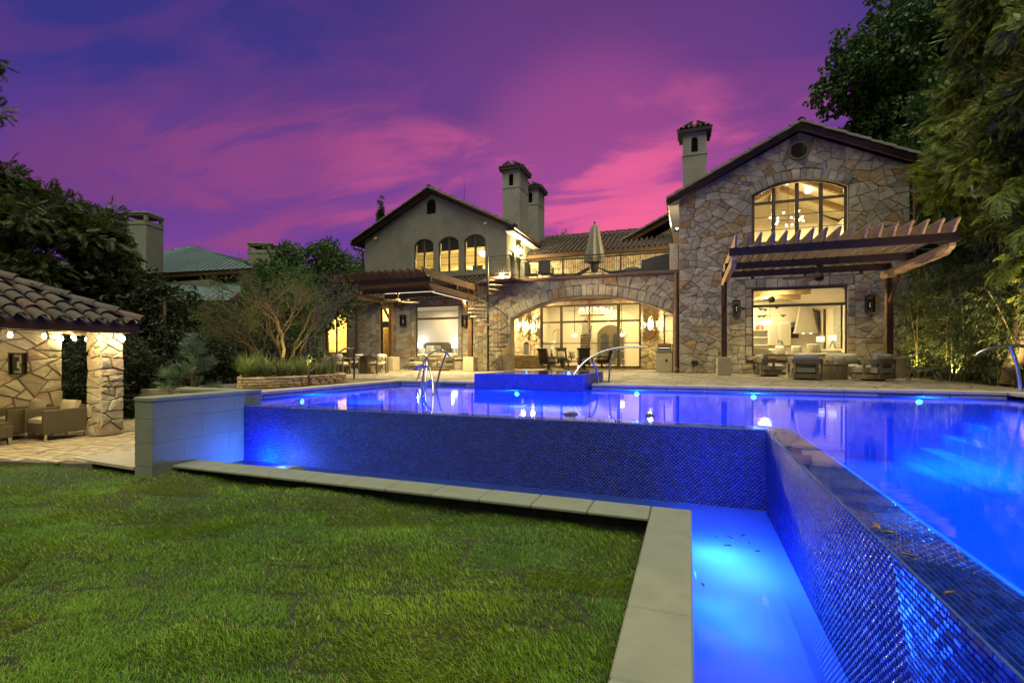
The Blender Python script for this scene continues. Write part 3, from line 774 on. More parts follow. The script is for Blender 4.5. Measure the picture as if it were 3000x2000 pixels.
lay_stones(hb, rubble([(-9.95, .02), (-8.42, .02), (-8.42, .70), (-9.95, .70)], [], .30, 45), lambda a, b, d: (a, 27.0-d, b), 46, mtl=M_STONE_PALE, name='hearth_stone', depth=(.02, .04))
MB().box(-9.95, -8.37, 26.93, YG-.06, .70, .77, .01).build('hearth_cap', M_LIMEB, hb, world=True)
nb = MB(); holed(nb, arch_open(-9.46, -8.96, .77, 1.47, .24), [arch_open(-9.38, -9.04, .80, 1.42, .17)], 'xz', YG-.10, YG-.02); nb.build('fire_niche', M_LIMEB, hb, world=True)
MB().prism(arch_open(-9.38, -9.04, .78, 1.42, .17), 'xz', YG-.05, YG-.03).build('fire_opening', M_CHARF, hb, world=True)
# glazed screen: every bar and pane of its own
gw = MB(); holed(gw, GO, [[(-8.24, .17), (-2.64, .17), (-2.64, 3.62), (-8.24, 3.62)]], 'xz', YG+.1, YG+.2); gw = gw.build('glass_screen', M_BRONZE, arc, world=True)
gx = [-8.24, -7.10, -5.43, -3.77, -2.64]
for i, x in enumerate(gx[1:-1]):
    w = (.07, .03, .09)[i]; MB().box(x-w, x+w, YG+.09, YG+.21, .17, 3.62, .005).build('mullion', M_BRONZE, gw, world=True)
for i in range(4):
    a, b = gx[i]+(.07 if i else 0), gx[i+1]-(.07 if i < 3 else 0)
    for z, hh in ((2.72, .055), (1.47, .022)): MB().box(a, b, YG+.1, YG+.19, z-hh, z+hh, .004).build('transom', M_BRONZE, gw, world=True)
    for z0, z1 in ((.17, 1.448), (1.492, 2.665), (2.775, 3.62)): MB().box(a, b, YG+.146, YG+.152, z0, z1).build('pane', M_GLASS, gw, world=True)
arched_window(arc, YG+.15, -1.30, -.80, .95, 2.95, 0, (), (2.1,), fw=.05)
# terrace railing (a thing of its own)
rl = thing('terrace_railing', 'thin black iron railing along the edge of the upper terrace', 'railing', (-5, YA, 4.57))
def rail_run(p, q, n, posts):
    p, q = Vector(p), Vector(q)
    for z, r in ((.93, .022), (.80, .014), (.10, .014)):
        MB().bar(p+Vector((0, 0, z)), q+Vector((0, 0, z)), r*2, r*2).build('rail', M_IRON, rl, world=True)
    for k in posts:
        a = p+(q-p)*k; MB().box(a.x-.03, a.x+.03, a.y-.03, a.y+.03, 4.56, 5.53, .004).build('post', M_IRON, rl, world=True)
    for i in range(n):
        a = p+(q-p)*((i+.5)/n); MB().bar(a+Vector((0, 0, .1)), a+Vector((0, 0, .93 if i % 5 == 2 else .8)), .016, .016).build('baluster', M_IRON, rl, world=True)
rail_run((-7.98, YA-.02, 4.57), (-.86, YA-.02, 4.57), 66, (0, .315, .70, 1))
rail_run((-7.98, 21.64, 4.57), (-7.98, YA-.06, 4.57), 9, (0,)); rail_run((-9.10, 21.64, 4.57), (-8.02, 21.64, 4.57), 9, (0,))
MB().box(-.84, -.46, YA-.06, YA+.34, 4.57, 5.75, .01).build('end_pier', M_STONE, arc, world=True)
# terrace back wall, main roof
YM = 30.6
mb = MB(); holed(mb, [(-10, 4.5), (-.42, 4.5), (-.42, 7.3), (-10, 7.3)], [], 'xz', YM, YM+.3); mb.build('terrace_wall', M_MORTAR_PALE, arc, world=True)
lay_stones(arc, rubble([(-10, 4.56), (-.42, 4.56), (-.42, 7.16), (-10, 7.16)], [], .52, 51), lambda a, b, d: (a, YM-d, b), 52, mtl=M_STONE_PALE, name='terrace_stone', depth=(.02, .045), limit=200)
sp = .45
mr = thick_slab([(-10.2, 30.1, 7.25), (-.2, 30.1, 7.25), (-.2, 35.2, 7.25+5.1*sp), (-10.2, 35.2, 7.25+5.1*sp)], .12).build('main_roof', M_ROOFBED, arc, world=True)
MB().box(-10.1, -.45, 30.02, 30.1, 6.98, 7.2, .01).build('eave_board', M_WOOD, mr, world=True)
MB().box(-10, -.45, 30.1, YM, 7.0, 7.05).build('soffit', M_WHITE, mr, world=True)
tile_field(mr, (-10.15, 30.0, 7.26), (1, 0, 0), (0, 1, sp), 9.9, 5.55, pitch=.31, course=.42, limit=300, seed=4)
rake_tiles(mr, (-10.2, 35.2, 9.6), (-.4, 35.2, 9.6), .02, me=RIDGE_ME, name='ridge_tile')
# cross gable seen behind, left of the right wing
cg = MB(); cg.prism([(-3.9, 7.4), (3.0, 7.4), (3.0, 9.0), (1.6, 10.15), (.2, 9.5)], 'xz', 32.4, 32.7); cgw = cg.build('cross_gable', M_STUCCO2, arc, world=True)
thick_slab([(-4.5, 32.0, 7.95), (1.6, 32.0, 10.9), (1.6, 36, 10.9), (-4.5, 36, 7.95)], .14).build('cross_roof', M_ROOFBED, cgw, world=True)
MB().bar((-4.5, 32.03, 7.74), (1.6, 32.03, 10.69), .06, .24).build('bargeboard', M_WOOD, cgw, world=True)
MB().box(-3.6, -.4, 32.28, 32.4, 7.95, 8.1).build('moulding', M_WOOD, cgw, world=True)
rake_tiles(cgw, (-4.5, 32.05, 7.97), (1.6, 32.05, 10.92), .02)
# ------------------------------------------------------------------ left wing: stone ground floor, stucco gable above
YB, YU = 24.0, 26.5
lw = thing('house_wing', 'left house wing with stone ground floor and pale stucco gable above', 'house wing', (-15, YB, 0))
BO = [(-14.64, .67), (-11.89, .67), (-11.89, 3.56), (-14.64, 3.56)]; DO = [(-17.02, .06), (-16.1, .06), (-16.1, 3.62), (-17.02, 3.62)]
mb = MB(); holed(mb, [(-18.48, -.3), (-10.25, -.3), (-10.25, 3.95), (-18.48, 3.95)], [BO, DO], 'xz', YB, YB+.3, 0, 1); mb.build('wall', [M_MORTAR, M_LIMEB], lw, world=True)
fB = lambda a, b, d: (a, YB-d, b)
bl = [ccw([(x, 3.58), (x+w-.004, 3.58), (x+w-.004, 3.92), (x, 3.92)]) for x, w in zip(np.cumsum([-14.9]+[.36, .3, .4, .33, .38, .31, .36, .4]), [.36, .3, .4, .33, .38, .31, .36, .4, .37])]
lay_stones(lw, rubble([(-18.48, 0), (-10.25, 0), (-10.25, 3.9), (-18.48, 3.9)], [[(-14.9, .5), (-11.63, .5), (-11.63, 3.93), (-14.9, 3.93)], [(-17.24, -.1), (-15.88, -.1), (-15.88, 3.9), (-17.24, 3.9)]], .44, 61), fB, 62)
jm = []
for x, sgn, z0, z1 in ((-14.64, -1, .67, 3.56), (-11.89, 1, .67, 3.56), (-17.02, -1, .02, 3.8), (-16.1, 1, .02, 3.8)):
    z = z0
    while z < z1-.1:
        hh = min(rng.uniform(.25, .5), z1+.02-z); jm.append(ccw([(x+sgn*.005, z), (x+sgn*.215, z), (x+sgn*.215, z+hh-.005), (x+sgn*.005, z+hh-.005)])); z += hh
lay_stones(lw, jm, fB, 63, name='jamb_stone', cham=(.03, .1)); lay_stones(lw, bl, fB, 64, name='lintel_stone', cham=(.03, .08), depth=(.04, .06))
MB().box(-14.9, -11.65, YB-.12, YB, .52, .66, .02).build('window_sill', M_LIMEB, lw, world=True)
arched_window(lw, YB+.16, -14.64, -11.89, .67, 3.56, 0, (), (2.83,), fw=.07, transom=2.83)
dr = MB(); holed(dr, [(-17.0, .06), (-16.12, .06), (-16.12, 2.55), (-17.0, 2.55)], [[(-16.84, .3), (-16.28, .3), (-16.28, 2.38), (-16.84, 2.38)]], 'xz', YB+.12, YB+.18); dr = dr.build('door', M_WOOD, lw, world=True)
MB().box(-16.84, -16.28, YB+.147, YB+.153, .3, 2.38).build('pane', M_GLASS, dr, world=True)
MB().tube([(-16.22, YB+.12, 1.05), (-16.22, YB+.05, 1.05), (-16.36, YB+.05, 1.05)], .012, 6).build('handle', M_BRONZE, dr, world=True)
tw = MB(); holed(tw, [(-17.0, 2.55), (-16.12, 2.55), (-16.12, 3.6), (-17.0, 3.6)], [[(-16.88, 2.75), (-16.24, 2.75), (-16.24, 3.5), (-16.88, 3.5)]], 'xz', YB+.12, YB+.18); tw = tw.build('fanlight', M_WOOD, lw, world=True)
MB().box(-16.88, -16.24, YB+.147, YB+.153, 2.75, 3.5).build('pane', M_GLASS, tw, world=True)
# lower tiled roof between the two fronts
lr = thick_slab([(-18.7, 23.6, 3.93), (-10.27, 23.6, 3.93), (-10.27, 26.5, 5.38), (-18.7, 26.5, 5.38)], .12).build('lower_roof', M_ROOFBED, lw, world=True)
tile_field(lr, (-14.7, 23.52, 3.94), (1, 0, 0), (0, 2.9, 1.45), 4.4, 3.2, pitch=.30, course=.42, limit=160, seed=9)
tile_field(lr, (-18.7, 23.52, 3.94), (1, 0, 0), (0, 2.9, 1.45), 4.0, 3.2, pitch=.30, course=.42, limit=0, seed=10)
MB().box(-19.9, -10.02, YU-.06, YU, 5.34, 5.56).build('flashing', M_IRON, lw, world=True)
GW = [(-19.9, 5.3), (-10.0, 5.3), (-10.0, 8.25), (-14.96, 10.72), (-19.9, 8.25)]
WN = [(-16.2, -14.83), (-14.48, -13.10), (-12.74, -11.35)]
ho = [arch_open(a, b, 5.86, 7.66, .34) for a, b in WN]+[arch_open(-15.30, -14.66, 9.5, 10.1, .31, 8)]
mb = MB(); holed(mb, GW, ho, 'xz', YU, YU+.3); mb.build('gable_wall', M_STUCCO, lw, world=True)
for x in (-16.35, -11.2): MB().box(x-.006, x+.006, YU-.004, YU, 5.6, 8.9 if x < -12 else 8.7).build('control_joint', M_STUCCO2, lw, world=True)
for a, b in WN: arched_window(lw, YU+.12, a, b, 5.86, 7.66, .34, ((a+b)/2,), (6.32, 6.75, 7.18), fw=.06, mw=.13, bar=.02, mtl=M_BRONZE)
va = MB(); holed(va, arch_open(-15.30, -14.66, 9.5, 10.1, .31, 8), [arch_open(-15.24, -14.72, 9.55, 10.08, .26, 8)], 'xz', YU-.01, YU+.08); va = va.build('arched_vent', M_IRON, lw, world=True)
for i in range(10): MB().bar((-15.26, YU+.05, 9.58+i*.075), (-14.70, YU+.05, 9.58+i*.075), .06, .012, roll=R(35)).build('louver', M_IRON, va, world=True)
MB().box(-15.4, -14.5, YU+.1, YU+.2, 9.4, 10.5).build('vent_back', M_IRON, lw, world=True)
mb = MB(); holed(mb, [(YU+.3, 4.5), (34, 4.5), (34, 8.2), (YU+.3, 8.2)], [[(26.95, 4.6), (27.85, 4.6), (27.85, 7.0), (26.95, 7.0)]], 'yz', -10.3, -10.0); mb.build('side_wall', M_STUCCO2, lw, world=True)
mb = MB(); mb.box(-19.9, -19.6, YU+.3, 34, 3.5, 8.2); mb.build('side_wall', M_STUCCO, lw, world=True)
dd = MB(); holed(dd, [(26.95, 4.6), (27.85, 4.6), (27.85, 7.0), (26.95, 7.0)], [[(27.1, 5.1), (27.7, 5.1), (27.7, 6.85), (27.1, 6.85)]], 'yz', -10.2, -10.1); dd = dd.build('terrace_door', M_BRONZE, lw, world=True)
MB().box(-10.155, -10.145, 27.1, 27.7, 5.1, 6.85).build('pane', M_GLASS, dd, world=True)
gable_roof(lw, YU-.32, 34, (-14.96, 11.0), (-20.75, 8.13), (-9.45, 8.20))
MB().box(-9.98, -9.5, YU-.25, 33.5, 7.90, 7.96).build('soffit', M_WHITE, lw, world=True)
mb = MB(); mb.tube([(-20.6, YU-.25, 8.0), (-20.6, YU-.2, 7.75), (-20.05, YU-.1, 7.6), (-20.0, YU-.06, 7.45), (-20.0, YU-.06, 3.9)], .055, 8); mb.build('downspout', M_IRON, lw, world=True)
mb = MB(); mb.tube([(-18.6, YB-.05, 3.8), (-18.6, YB-.05, .0)], .055, 8); mb.build('downspout', M_COPPER, lw, world=True)
chimney(lw, -11.63, -10.43, 30, 31.75, 7.6, 12.95); chimney(lw, -11.75, -10.55, 34.5, 36.2, 7.2, 13.15)
MB().tube([(-13.7, 28.5, 10.3), (-13.7, 28.5, 12.2)], [.02, .008], 5).build('antenna', M_IRON, lw, world=True)
# set back side wing behind the shrubs
sw = thing('house_wing', 'low stone side wing with one arched lit window behind the shrubs', 'house wing', (-21, 26, 0))
SO = arch_open(-22.74, -20.96, .9, 3.2, .68)
mb = MB(); holed(mb, [(-24, -.3), (-18.5, -.3), (-18.5, 4.3), (-24, 4.3)], [SO], 'xz', 26, 26.3, 0, 1); mb.build('wall', [M_MORTAR, M_LIMEB], sw, world=True)
lay_stones(sw, rubble([(-24, 0), (-18.5, 0), (-18.5, 4.25), (-24, 4.25)], [arch_open(-22.9, -20.8, .7, 3.3, .75)], .5, 71), lambda a, b, d: (a, 26-d, b), 72, limit=120)
arched_window(sw, 26.16, -22.74, -20.96, .9, 3.2, .68, (-21.85,), (1.6, 3.05), fw=.07, mw=.1)
thick_slab([(-24.4, 25.6, 4.2), (-18.4, 25.6, 4.2), (-18.4, 31, 6.2), (-24.4, 31, 6.2)], .15).build('roof', M_TILE_I, sw, world=True)
# ------------------------------------------------------------------ rooms behind the glass
def struct(mb, name, m, smooth=0): return tag(mb.build(name, m, None, smooth), kind='structure')
def room(x0, x1, y0, y1, z0, z1, wall=None, th=.12, right=True, ceil=True):
    wall = wall or M_PLASTER
    struct(MB().box(x0-th, x1+th, y0, y1+th, z0-th, z0), 'interior_floor', M_IFLOOR)
    if ceil: struct(MB().box(x0-th, x1+th, y0, y1+th, z1, z1+th), 'interior_ceiling', M_CEIL)
    struct(MB().box(x0-th, x0, y0, y1, z0, z1), 'interior_wall', wall)
    if right: struct(MB().box(x1, x1+th, y0, y1, z0, z1), 'interior_wall', wall)
    struct(MB().box(x0-th, x1+th, y1, y1+th, z0, z1), 'interior_wall', wall)
def downlight(x, y, z, e, size=.5, col=W_ROOM): return light('ceiling_light', 'AREA', (x, y, z-.01), e, col, size)
# right wing, ground floor living room
room(.3, 6.45, YR+.33, 29.9, .12, 3.78)
for x in (1.5, 3.6, 5.6):
    for y in (23.9, 26.2, 28.6): downlight(x, y, 3.77, 13, .28)
for y in (24.6, 26.7): struct(MB().box(.3, 5.0, y-.1, y+.1, 3.46, 3.775, .01), 'ceiling_beam', M_WOODL)
struct(MB().convex([(5.0, YR+.4, 3.775), (6.44, YR+.4, 3.775), (6.44, YR+.4, 3.1), (5.0, 29.88, 3.775), (6.44, 29.88, 3.775), (6.44, 29.88, 3.1)], [(0, 1, 2), (3, 4, 5), (0, 1, 4, 3), (1, 2, 5, 4), (2, 0, 3, 5)]), 'sloped_ceiling', M_CEIL)
hd = thing('range_hood', 'white tapering plaster hood over the stove behind the big lower window', 'range hood', (5.80, 29.9, 2.0))
MB().convex([(-.55, -.75, 0), (.45, -.75, 0), (.45, -.01, 0), (-.55, -.01, 0), (-.2, -.35, 1.75), (.2, -.35, 1.75), (.2, -.01, 1.75), (-.2, -.01, 1.75)], [(0, 1, 2, 3), (4, 5, 6, 7), (0, 1, 5, 4), (1, 2, 6, 5), (2, 3, 7, 6), (3, 0, 4, 7)]).build('canopy', M_PLASTER, hd)
MB().box(-.58, .48, -.78, -.01, -.07, 0, .01).build('rim', M_WHITE, hd)
for x in (-.15, .2): MB().lathe([(0, -.085), (.05, -.085), (.05, -.07)], 12, M=Matrix.Translation((x, -.45, 0))).build('spot', E_LAMP, hd)
cb = thing('kitchen_cabinet', 'cream kitchen wall cabinet with two doors beside open shelves', 'cabinet', (4.55, 29.9, 1.3))
MB().box(-.55, .55, -.38, -.01, 0, 1.25, .008).build('carcass', M_WHITE, cb)
for x in (-.27, .27):
    d = MB().box(x-.255, x+.255, -.40, -.382, .03, 1.22, .006).build('door', M_WHITE, cb); MB().box(x-.19, x+.19, -.408, -.401, .1, 1.15, .004).build('door_panel', M_CREAM, d)
    MB().box(x-.22 if x > 0 else x+.2, x-.2 if x > 0 else x+.22, -.43, -.41, .12, .3).build('handle', M_IRON, d)
MB().prism(arch_open(-.75, .75, 1.25, 1.3, .4), 'xz', -.2, -.02).build('arched_head', M_PLASTER, cb)
sh = thing('wall_shelf', 'white open shelves with a few books left of the cabinet doors', 'shelf', (3.40, 29.9, 1.3))
MB().box(-.65, .65, -.03, -.01, 0, 1.4).build('back_panel', M_WHITE, sh)
for z in (.0, .42, .80): MB().box(-.65, .65, -.33, -.03, z, z+.05, .006).build('shelf_board', M_WHITE, sh)
bk = [(.30, .10, .05), (.42, .18, .08), (.55, .5, .4), (.35, .12, .06), (.5, .45, .35)]
for i, c in enumerate(bk): tag(MB().box(3.45+i*.085, 3.52+i*.085, 29.62, 29.82, 2.155, 2.40+.02*(i % 3), .004).build('book', mat('book_%s' % 'abcde'[i], c)), ('rust', 'red brown', 'pale', 'dark rust', 'cream')[i]+' book on the kitchen shelf, '+('first', 'second', 'third', 'fourth', 'last')[i]+' of the row from the wall side', 'book', 'books on the kitchen shelf')
isl = thing('kitchen_island', 'white kitchen island with a thick pale counter behind the stools', 'kitchen island', (3.5, 27.6, .12))
MB().box(-1.3, 1.1, -.4, .4, 0, .93).build('body', M_WHITE, isl); MB().box(-1.4, 1.2, -.5, .5, .93, 1.0, .01).build('countertop', M_LIMEB, isl)
MB().tube([(.9, .2, 1.0), (.9, .2, 1.28), (.9, .14, 1.34), (.9, .06, 1.30), (.9, .05, 1.22)], .018, 7).build('tap', M_IRON, isl)
def stool(lbl, x):
    t = thing('bar_stool', lbl, 'stool', (x, 26.8, .12), 0, 'stools at the kitchen island')
    MB().lathe([(0, .62), (.22, .62), (.24, .66), (.22, .71), (0, .71)], 16).build('seat', M_CREAM, t)
    b = MB(); b.tube([(.24*math.cos(a), .24*math.sin(a), .90) for a in [math.pi*(.9+1.2*i/10) for i in range(11)]], .05, 8); b.build('backrest', M_CREAM, t, 40)
    for a in (45, 135, 225, 315): MB().tube([(.18*math.cos(R(a)), .18*math.sin(R(a)), .64), (.24*math.cos(R(a)), .24*math.sin(R(a)), 0)], .014, 6).build('leg', M_IRON, t)
    return t
stool('cream bar stool at the window side of the island, nearer the books', 3.2); stool('cream bar stool at the window side of the island, nearer the hood', 3.85)
pn = thing('pendant_lamp', 'white glass bowl pendant glowing over the kitchen island', 'lamp', (3.5, 26.9, 2.42))
MB().lathe([(0, -.16), (.14, -.13), (.30, 0), (.32, .03), (.29, .03), (.12, -.1), (0, -.13)], 24).build('bowl', E_LAMP, pn, 40)
for x in (-.15, .15): MB().tube([(x, 0, 0), (0, 0, .5), (0, 0, 1.35)], .008, 5).build('rod', M_BRONZE, pn)
cn = thing('chandelier', 'black stick chandelier with small triangular shades in the ground floor room', 'chandelier', (3.55, 25.6, 2.62))
MB().tube([(0, 0, 1.15), (0, 0, -.1)], .012, 6).build('rod', M_IRON, cn)
for a, r, z in ((0, .55, 0), (180, .45, 0), (110, .42, .33), (20, .33, .4), (200, .42, .32), (150, .3, .02)):
    x, y = r*math.cos(R(a)), r*math.sin(R(a)); am = MB().tube([(0, 0, z-.02), (x, y, z)], .009, 5).build('arm', M_IRON, cn)
    MB().lathe([(0, -.10), (.13, .02), (.125, .03), (0, -.05)], 12, M=Matrix.Translation((x, y, z))).build('shade', M_GREYF, am)
ar = thing('wall_art', 'tall shimmering pale panel hung on the far right wall inside', 'wall art', (6.43, 26.2, 2.1))
MB().box(-.04, 0, -.62, .62, -1.0, 1.05, .01).build('canvas', mat('art_silver', (.40, .40, .33), rough=.35, var=.5, scale=3, stretch=(1, .3, 14), bump=.4, bscale=20), ar)
MB().box(-.05, 0, -.66, -.62, -1.04, 1.09).build('edge', M_CHARF, ar)
nw = struct(MB().prism(arch_open(26.0-.0, 26.0+.3, 1.1, 3.0, .14, 8), 'yz', 6.40, 6.449), 'niche_window', M_WOOD); nw.location = (0, 2.4, 0)
wn = thing('niche_cupboard', 'small arched niche with a brown wooden door on the back wall', 'niche', (5.33, 29.9, 2.1))
MB().prism(arch_open(-.22, .22, -.42, .35, .16, 8), 'xz', -.02, -.005).build('recess', M_CREAM, wn); MB().box(-.19, .19, -.05, -.02, -.40, .18, .008).build('door', M_WOOD, wn)
sf = thing('sofa', 'long cream sofa with its back to the lower picture window', 'sofa', (5.0, 23.75, .12))
MB().cushion(-1.2, 1.25, -.45, -.15, .15, .76, .02).build('backrest', M_CREAM, sf, 60); MB().box(-1.25, 1.3, -.45, .45, .1, .42, .04).build('seat', M_CREAM, sf)
for x in (-1.2, 1.25): MB().box(x-.1, x+.1, -.45, .45, .1, .62, .03).build('arm', M_CREAM, sf)
def pillow(name, loc, rz, tilt, s, m, lbl, grp):
    M = Matrix.Rotation(R(rz), 4, 'Z') @ Matrix.Rotation(R(tilt), 4, 'X') @ Matrix.Rotation(R(90), 4, 'X') 
    o = MB().cushion(-s/2, s/2, -s/2, s/2, -.05, .05, .06, M=M).build(name, m, None, 60); o.location = loc
    return tag(o, lbl, 'pillow', grp)
M_PATT = mat('patterned_fabric', (.52, .48, .38), rough=.95, var=.45, scale=14)
M_GREENF = mat('sage_fabric', (.20, .23, .17), rough=.95, var=.15, scale=20)
pillow('pillow', (4.95, 23.72, 1.02), 8, -18, .5, M_PATT, 'cream pillow with a woven pattern standing on the sofa back, the largest', 'pillows on the sofa inside')
pillow('pillow', (4.3, 23.72, .98), -12, -15, .42, M_CREAM, 'plain cream pillow next to the patterned one on the sofa', 'pillows on the sofa inside')
pillow('pillow', (3.7, 23.9, .98), 20, -15, .40, M_WHITE, 'white pillow at the end of the sofa nearest the island', 'pillows on the sofa inside')
ac = thing('armchair', 'cream rounded armchair behind the right end of the lower window', 'armchair', (5.75, 23.35, .12))
b = MB(); b.tube([(.36*math.cos(a), .34*math.sin(a), .62) for a in [math.pi*(1+i/10) for i in range(11)]], [.13]*11, 10); b.build('backrest', M_GREYF, ac, 50); MB().box(-.4, .4, -.4, .4, .1, .42, .05).build('seat', M_CREAM, ac)
ch = thing('chaise', 'cream chaise longue with a sloping arm at the left of the lower window', 'chaise longue', (3.0, 23.5, .12))
MB().prism([(-.6, .1), (1.2, .1), (1.2, .45), (.5, .62), (.15, .90), (-.6, .98)], 'xz', -.3, .3).build('body', M_CREAM, ch)
def table_lamp(lbl, loc):
    t = thing('table_lamp', lbl, 'lamp', loc, 0, 'table lamps behind the sofa')
    MB().lathe([(.16, .20), (.16, .44)], 20).build('shade', emit('shade_glow', (1, .9, .68), 1.25), t, 60)
    b = MB(); b.bar((0, 0, .2), (-.12, 0, -.12), .05, .05); b.bar((0, 0, .2), (.12, 0, -.12), .05, .05); b.build('base', M_WHITE, t)
table_lamp('white drum shade lamp behind the sofa, the one nearer the hood', (5.38, 24.6, 1.15)); table_lamp('white drum shade lamp behind the sofa, the one nearer the wall art', (5.78, 24.4, 1.19))
ct = struct(MB().box(5.1, 6.1, 24.3, 24.8, .12, .98, .01), 'console_table', M_WHITE); tag(ct, 'white console table carrying two lamps behind the sofa', 'table', kind='thing')
# right wing, upper room with a vaulted ceiling
struct(MB().box(-.05, 7.6, YR+.33, 30.1, 4.25, 4.4), 'interior_floor', M_IFLOOR)
struct(MB().box(-.2, -.08, YR+.33, 30.1, 4.3, 7.4), 'interior_wall', M_PLASTER); struct(MB().box(7.3, 7.42, YR+.33, 30.1, 4.3, 7.7), 'interior_wall', M_PLASTER)
struct(MB().prism([(-.1, 4.3), (7.4, 4.3), (7.4, 7.8), (4.17, 9.6), (-.1, 7.5)], 'xz', 30.0, 30.1), 'interior_wall', M_PLASTER)
struct(MB().convex([(-.2, YR+.33, 7.36), (4.17, YR+.33, 9.48), (4.17, 30.1, 9.48), (-.2, 30.1, 7.36), (-.2, YR+.33, 7.46), (4.17, YR+.33, 9.58), (4.17, 30.1, 9.58), (-.2, 30.1, 7.46)], [(0, 1, 2, 3), (4, 5, 6, 7), (0, 1, 5, 4), (1, 2, 6, 5), (2, 3, 7, 6), (3, 0, 4, 7)]), 'interior_ceiling', M_CEIL)
struct(MB().convex([(4.17, YR+.33, 9.48), (7.45, YR+.33, 7.9), (7.45, 30.1, 7.9), (4.17, 30.1, 9.48), (4.17, YR+.33, 9.58), (7.45, YR+.33, 8.0), (7.45, 30.1, 8.0), (4.17, 30.1, 9.58)], [(0, 1, 2, 3), (4, 5, 6, 7), (0, 1, 5, 4), (1, 2, 6, 5), (2, 3, 7, 6), (3, 0, 4, 7)]), 'interior_ceiling', M_CEIL)
for y in (24.0, 26.0, 28.0):
    b = MB(); b.bar((-.1, y, 7.30), (4.17, y, 9.37), .22, .26); b.bar((7.4, y, 7.80), (4.17, y, 9.37), .22, .26); struct(b, 'ceiling_beam', M_WOODL)
struct(MB().box(4.06, 4.28, YR+.4, 30, 9.15, 9.42), 'ridge_beam', M_WOODL)
for x, y in ((2, 24.5), (5.8, 24.5), (2, 28), (5.8, 28)): light('ceiling_light', 'AREA', (x, y, 7.9), 26, W_ROOM, .5)
gl = thing('globe_lamp', 'round ceiling lamp glaring near the top of the arched upper window', 'lamp', (5.38, 27, 8.72)); MB().lathe([(0, -.14), (.1, -.1), (.14, 0), (.1, .1), (0, .14)], 16).build('globe', E_LAMP, gl, 60); MB().tube([(0, 0, .13), (0, 0, .25)], .03, 6).build('stem', M_BRONZE, gl)
sp_ = thing('chandelier', 'branching chandelier with many small bulbs behind the arched upper window', 'chandelier', (4.35, 25.9, 7.1))
MB().tube([(0, 0, 2.2), (0, 0, 0)], .012, 6).build('rod', M_BRONZE, sp_); MB().tube([(-.5, 0, 1.9), (-.5, 0, .1), (-.2, 0, 0)], .008, 5).build('rod', M_BRONZE, sp_)
rr = random.Random(4)
for i in range(15):
    a = 2*math.pi*i/15+rr.uniform(-.2, .2); r = rr.uniform(.45, .85); z = rr.uniform(-.22, .3); p = (r*math.cos(a), r*math.sin(a), z)
    am = MB().tube([(0, 0, 0), (p[0]*.6, p[1]*.6, z*.3), p], .008, 5).build('arm', M_BRONZE, sp_)
    MB().lathe([(0, -.05), (.035, -.03), (.04, .02), (0, .05)], 8, M=Matrix.Translation(p)).build('bulb', E_BULB, am, 60)
struct(MB().box(2.7, 3.7, 29.97, 29.995, 6.05, 6.2), 'wall_register', M_CREAM)
# entry hall and living room behind the loggia glass
room(-9.6, -1.6, YG+.33, 36.2, .08, 4.4)
for x in (-8, -5.4, -2.8):
    for y in (29.3, 32, 35): downlight(x, y, 4.39, 11, .4)
pw = MB(); holed(pw, [(-9.6, .08), (-1.6, .08), (-1.6, 4.4), (-9.6, 4.4)], [arch_open(-7.35, -3.3, .1, 2.9, 1.15, 20), arch_open(-9.3, -8.5, .1, 2.3, .39, 10)], 'xz', 34.0, 34.4); struct(pw, 'arched_partition', M_PLASTER)
fd = thing('front_door', 'double arched wooden entry door with barred glass seen through the loggia', 'door', (-5.45, 36.15, .1))
dm = MB(); holed(dm, arch_open(-.95, .95, 0, 2.3, .62, 14), [arch_open(-.72, -.14, .45, 2.0, .28, 8), arch_open(.14, .72, .45, 2.0, .28, 8)], 'xz', -.14, -.06); dm.build('leaf', M_TEAK, fd)
for c in (-.43, .43):
    MB().prism(arch_open(c-.29, c+.29, .45, 2.0, .28, 8), 'xz', -.10, -.085).build('pane', mat('dusk_glass', (.05, .06, .06), rough=.1), fd)
    for k in range(4): MB().box(c-.2+k*.133-.015, c-.2+k*.133+.015, -.16, -.145, .45, 2.2).build('bar', M_BRONZE, fd)
for x in (-.08, .08): MB().lathe([(0, 1.05), (.03, 1.07), (0, 1.1)], 8, M=Matrix.Translation((x, -.17, 0))).build('handle', M_BRONZE, fd)
stw = thing('staircase', 'open staircase with dark treads at the back of the entry hall', 'staircase', (-7.5, 35.0, .08))
for i in range(11): MB().box(-.9+i*.02, .45+i*.02, -.2+i*.1, .1+i*.1, .2*i+.14, .2*i+.2, .005).build('tread', M_WOOD, stw)
MB().bar((.5, -.3, .9), (.7, .9, 2.9), .05, .05).build('handrail', M_IRON, stw)
for i in range(10): MB().box(.49+.02*i, .51+.02*i, -.25+i*.1, -.23+i*.1, .2*i+.1, .2*i+1.0).build('baluster', M_IRON, stw)
struct(MB().box(-7.55, -7.1, 35.9, 36.15, 2.4, 3.9), 'art_niche', M_STONE)
oc = thing('chandelier', 'oval glass rod chandelier glowing at the top of the loggia glazing', 'chandelier', (-5.75, 30.4, 3.62))
r0 = MB(); r0.tube([(.78*math.cos(2*math.pi*i/24), .42*math.sin(2*math.pi*i/24), -.33) for i in range(24)], .022, 6, closed=True); r0.build('ring', M_BRONZE, oc)
for i in range(24):
    a = 2*math.pi*i/24; MB().tube([(.78*math.cos(a), .42*math.sin(a), -.33), (.86*math.cos(a), .48*math.sin(a), -.12), (.84*math.cos(a), .46*math.sin(a), .06)], .016, 5).build('glass_rod', M_WHITE, oc)
for i in range(10):
    a = 2*math.pi*i/10; MB().lathe([(0, -.05), (.045, -.02), (.03, .05), (0, .07)], 8, M=Matrix.Translation((.72*math.cos(a), .38*math.sin(a), .05))).build('bulb', E_BULB, oc, 60)
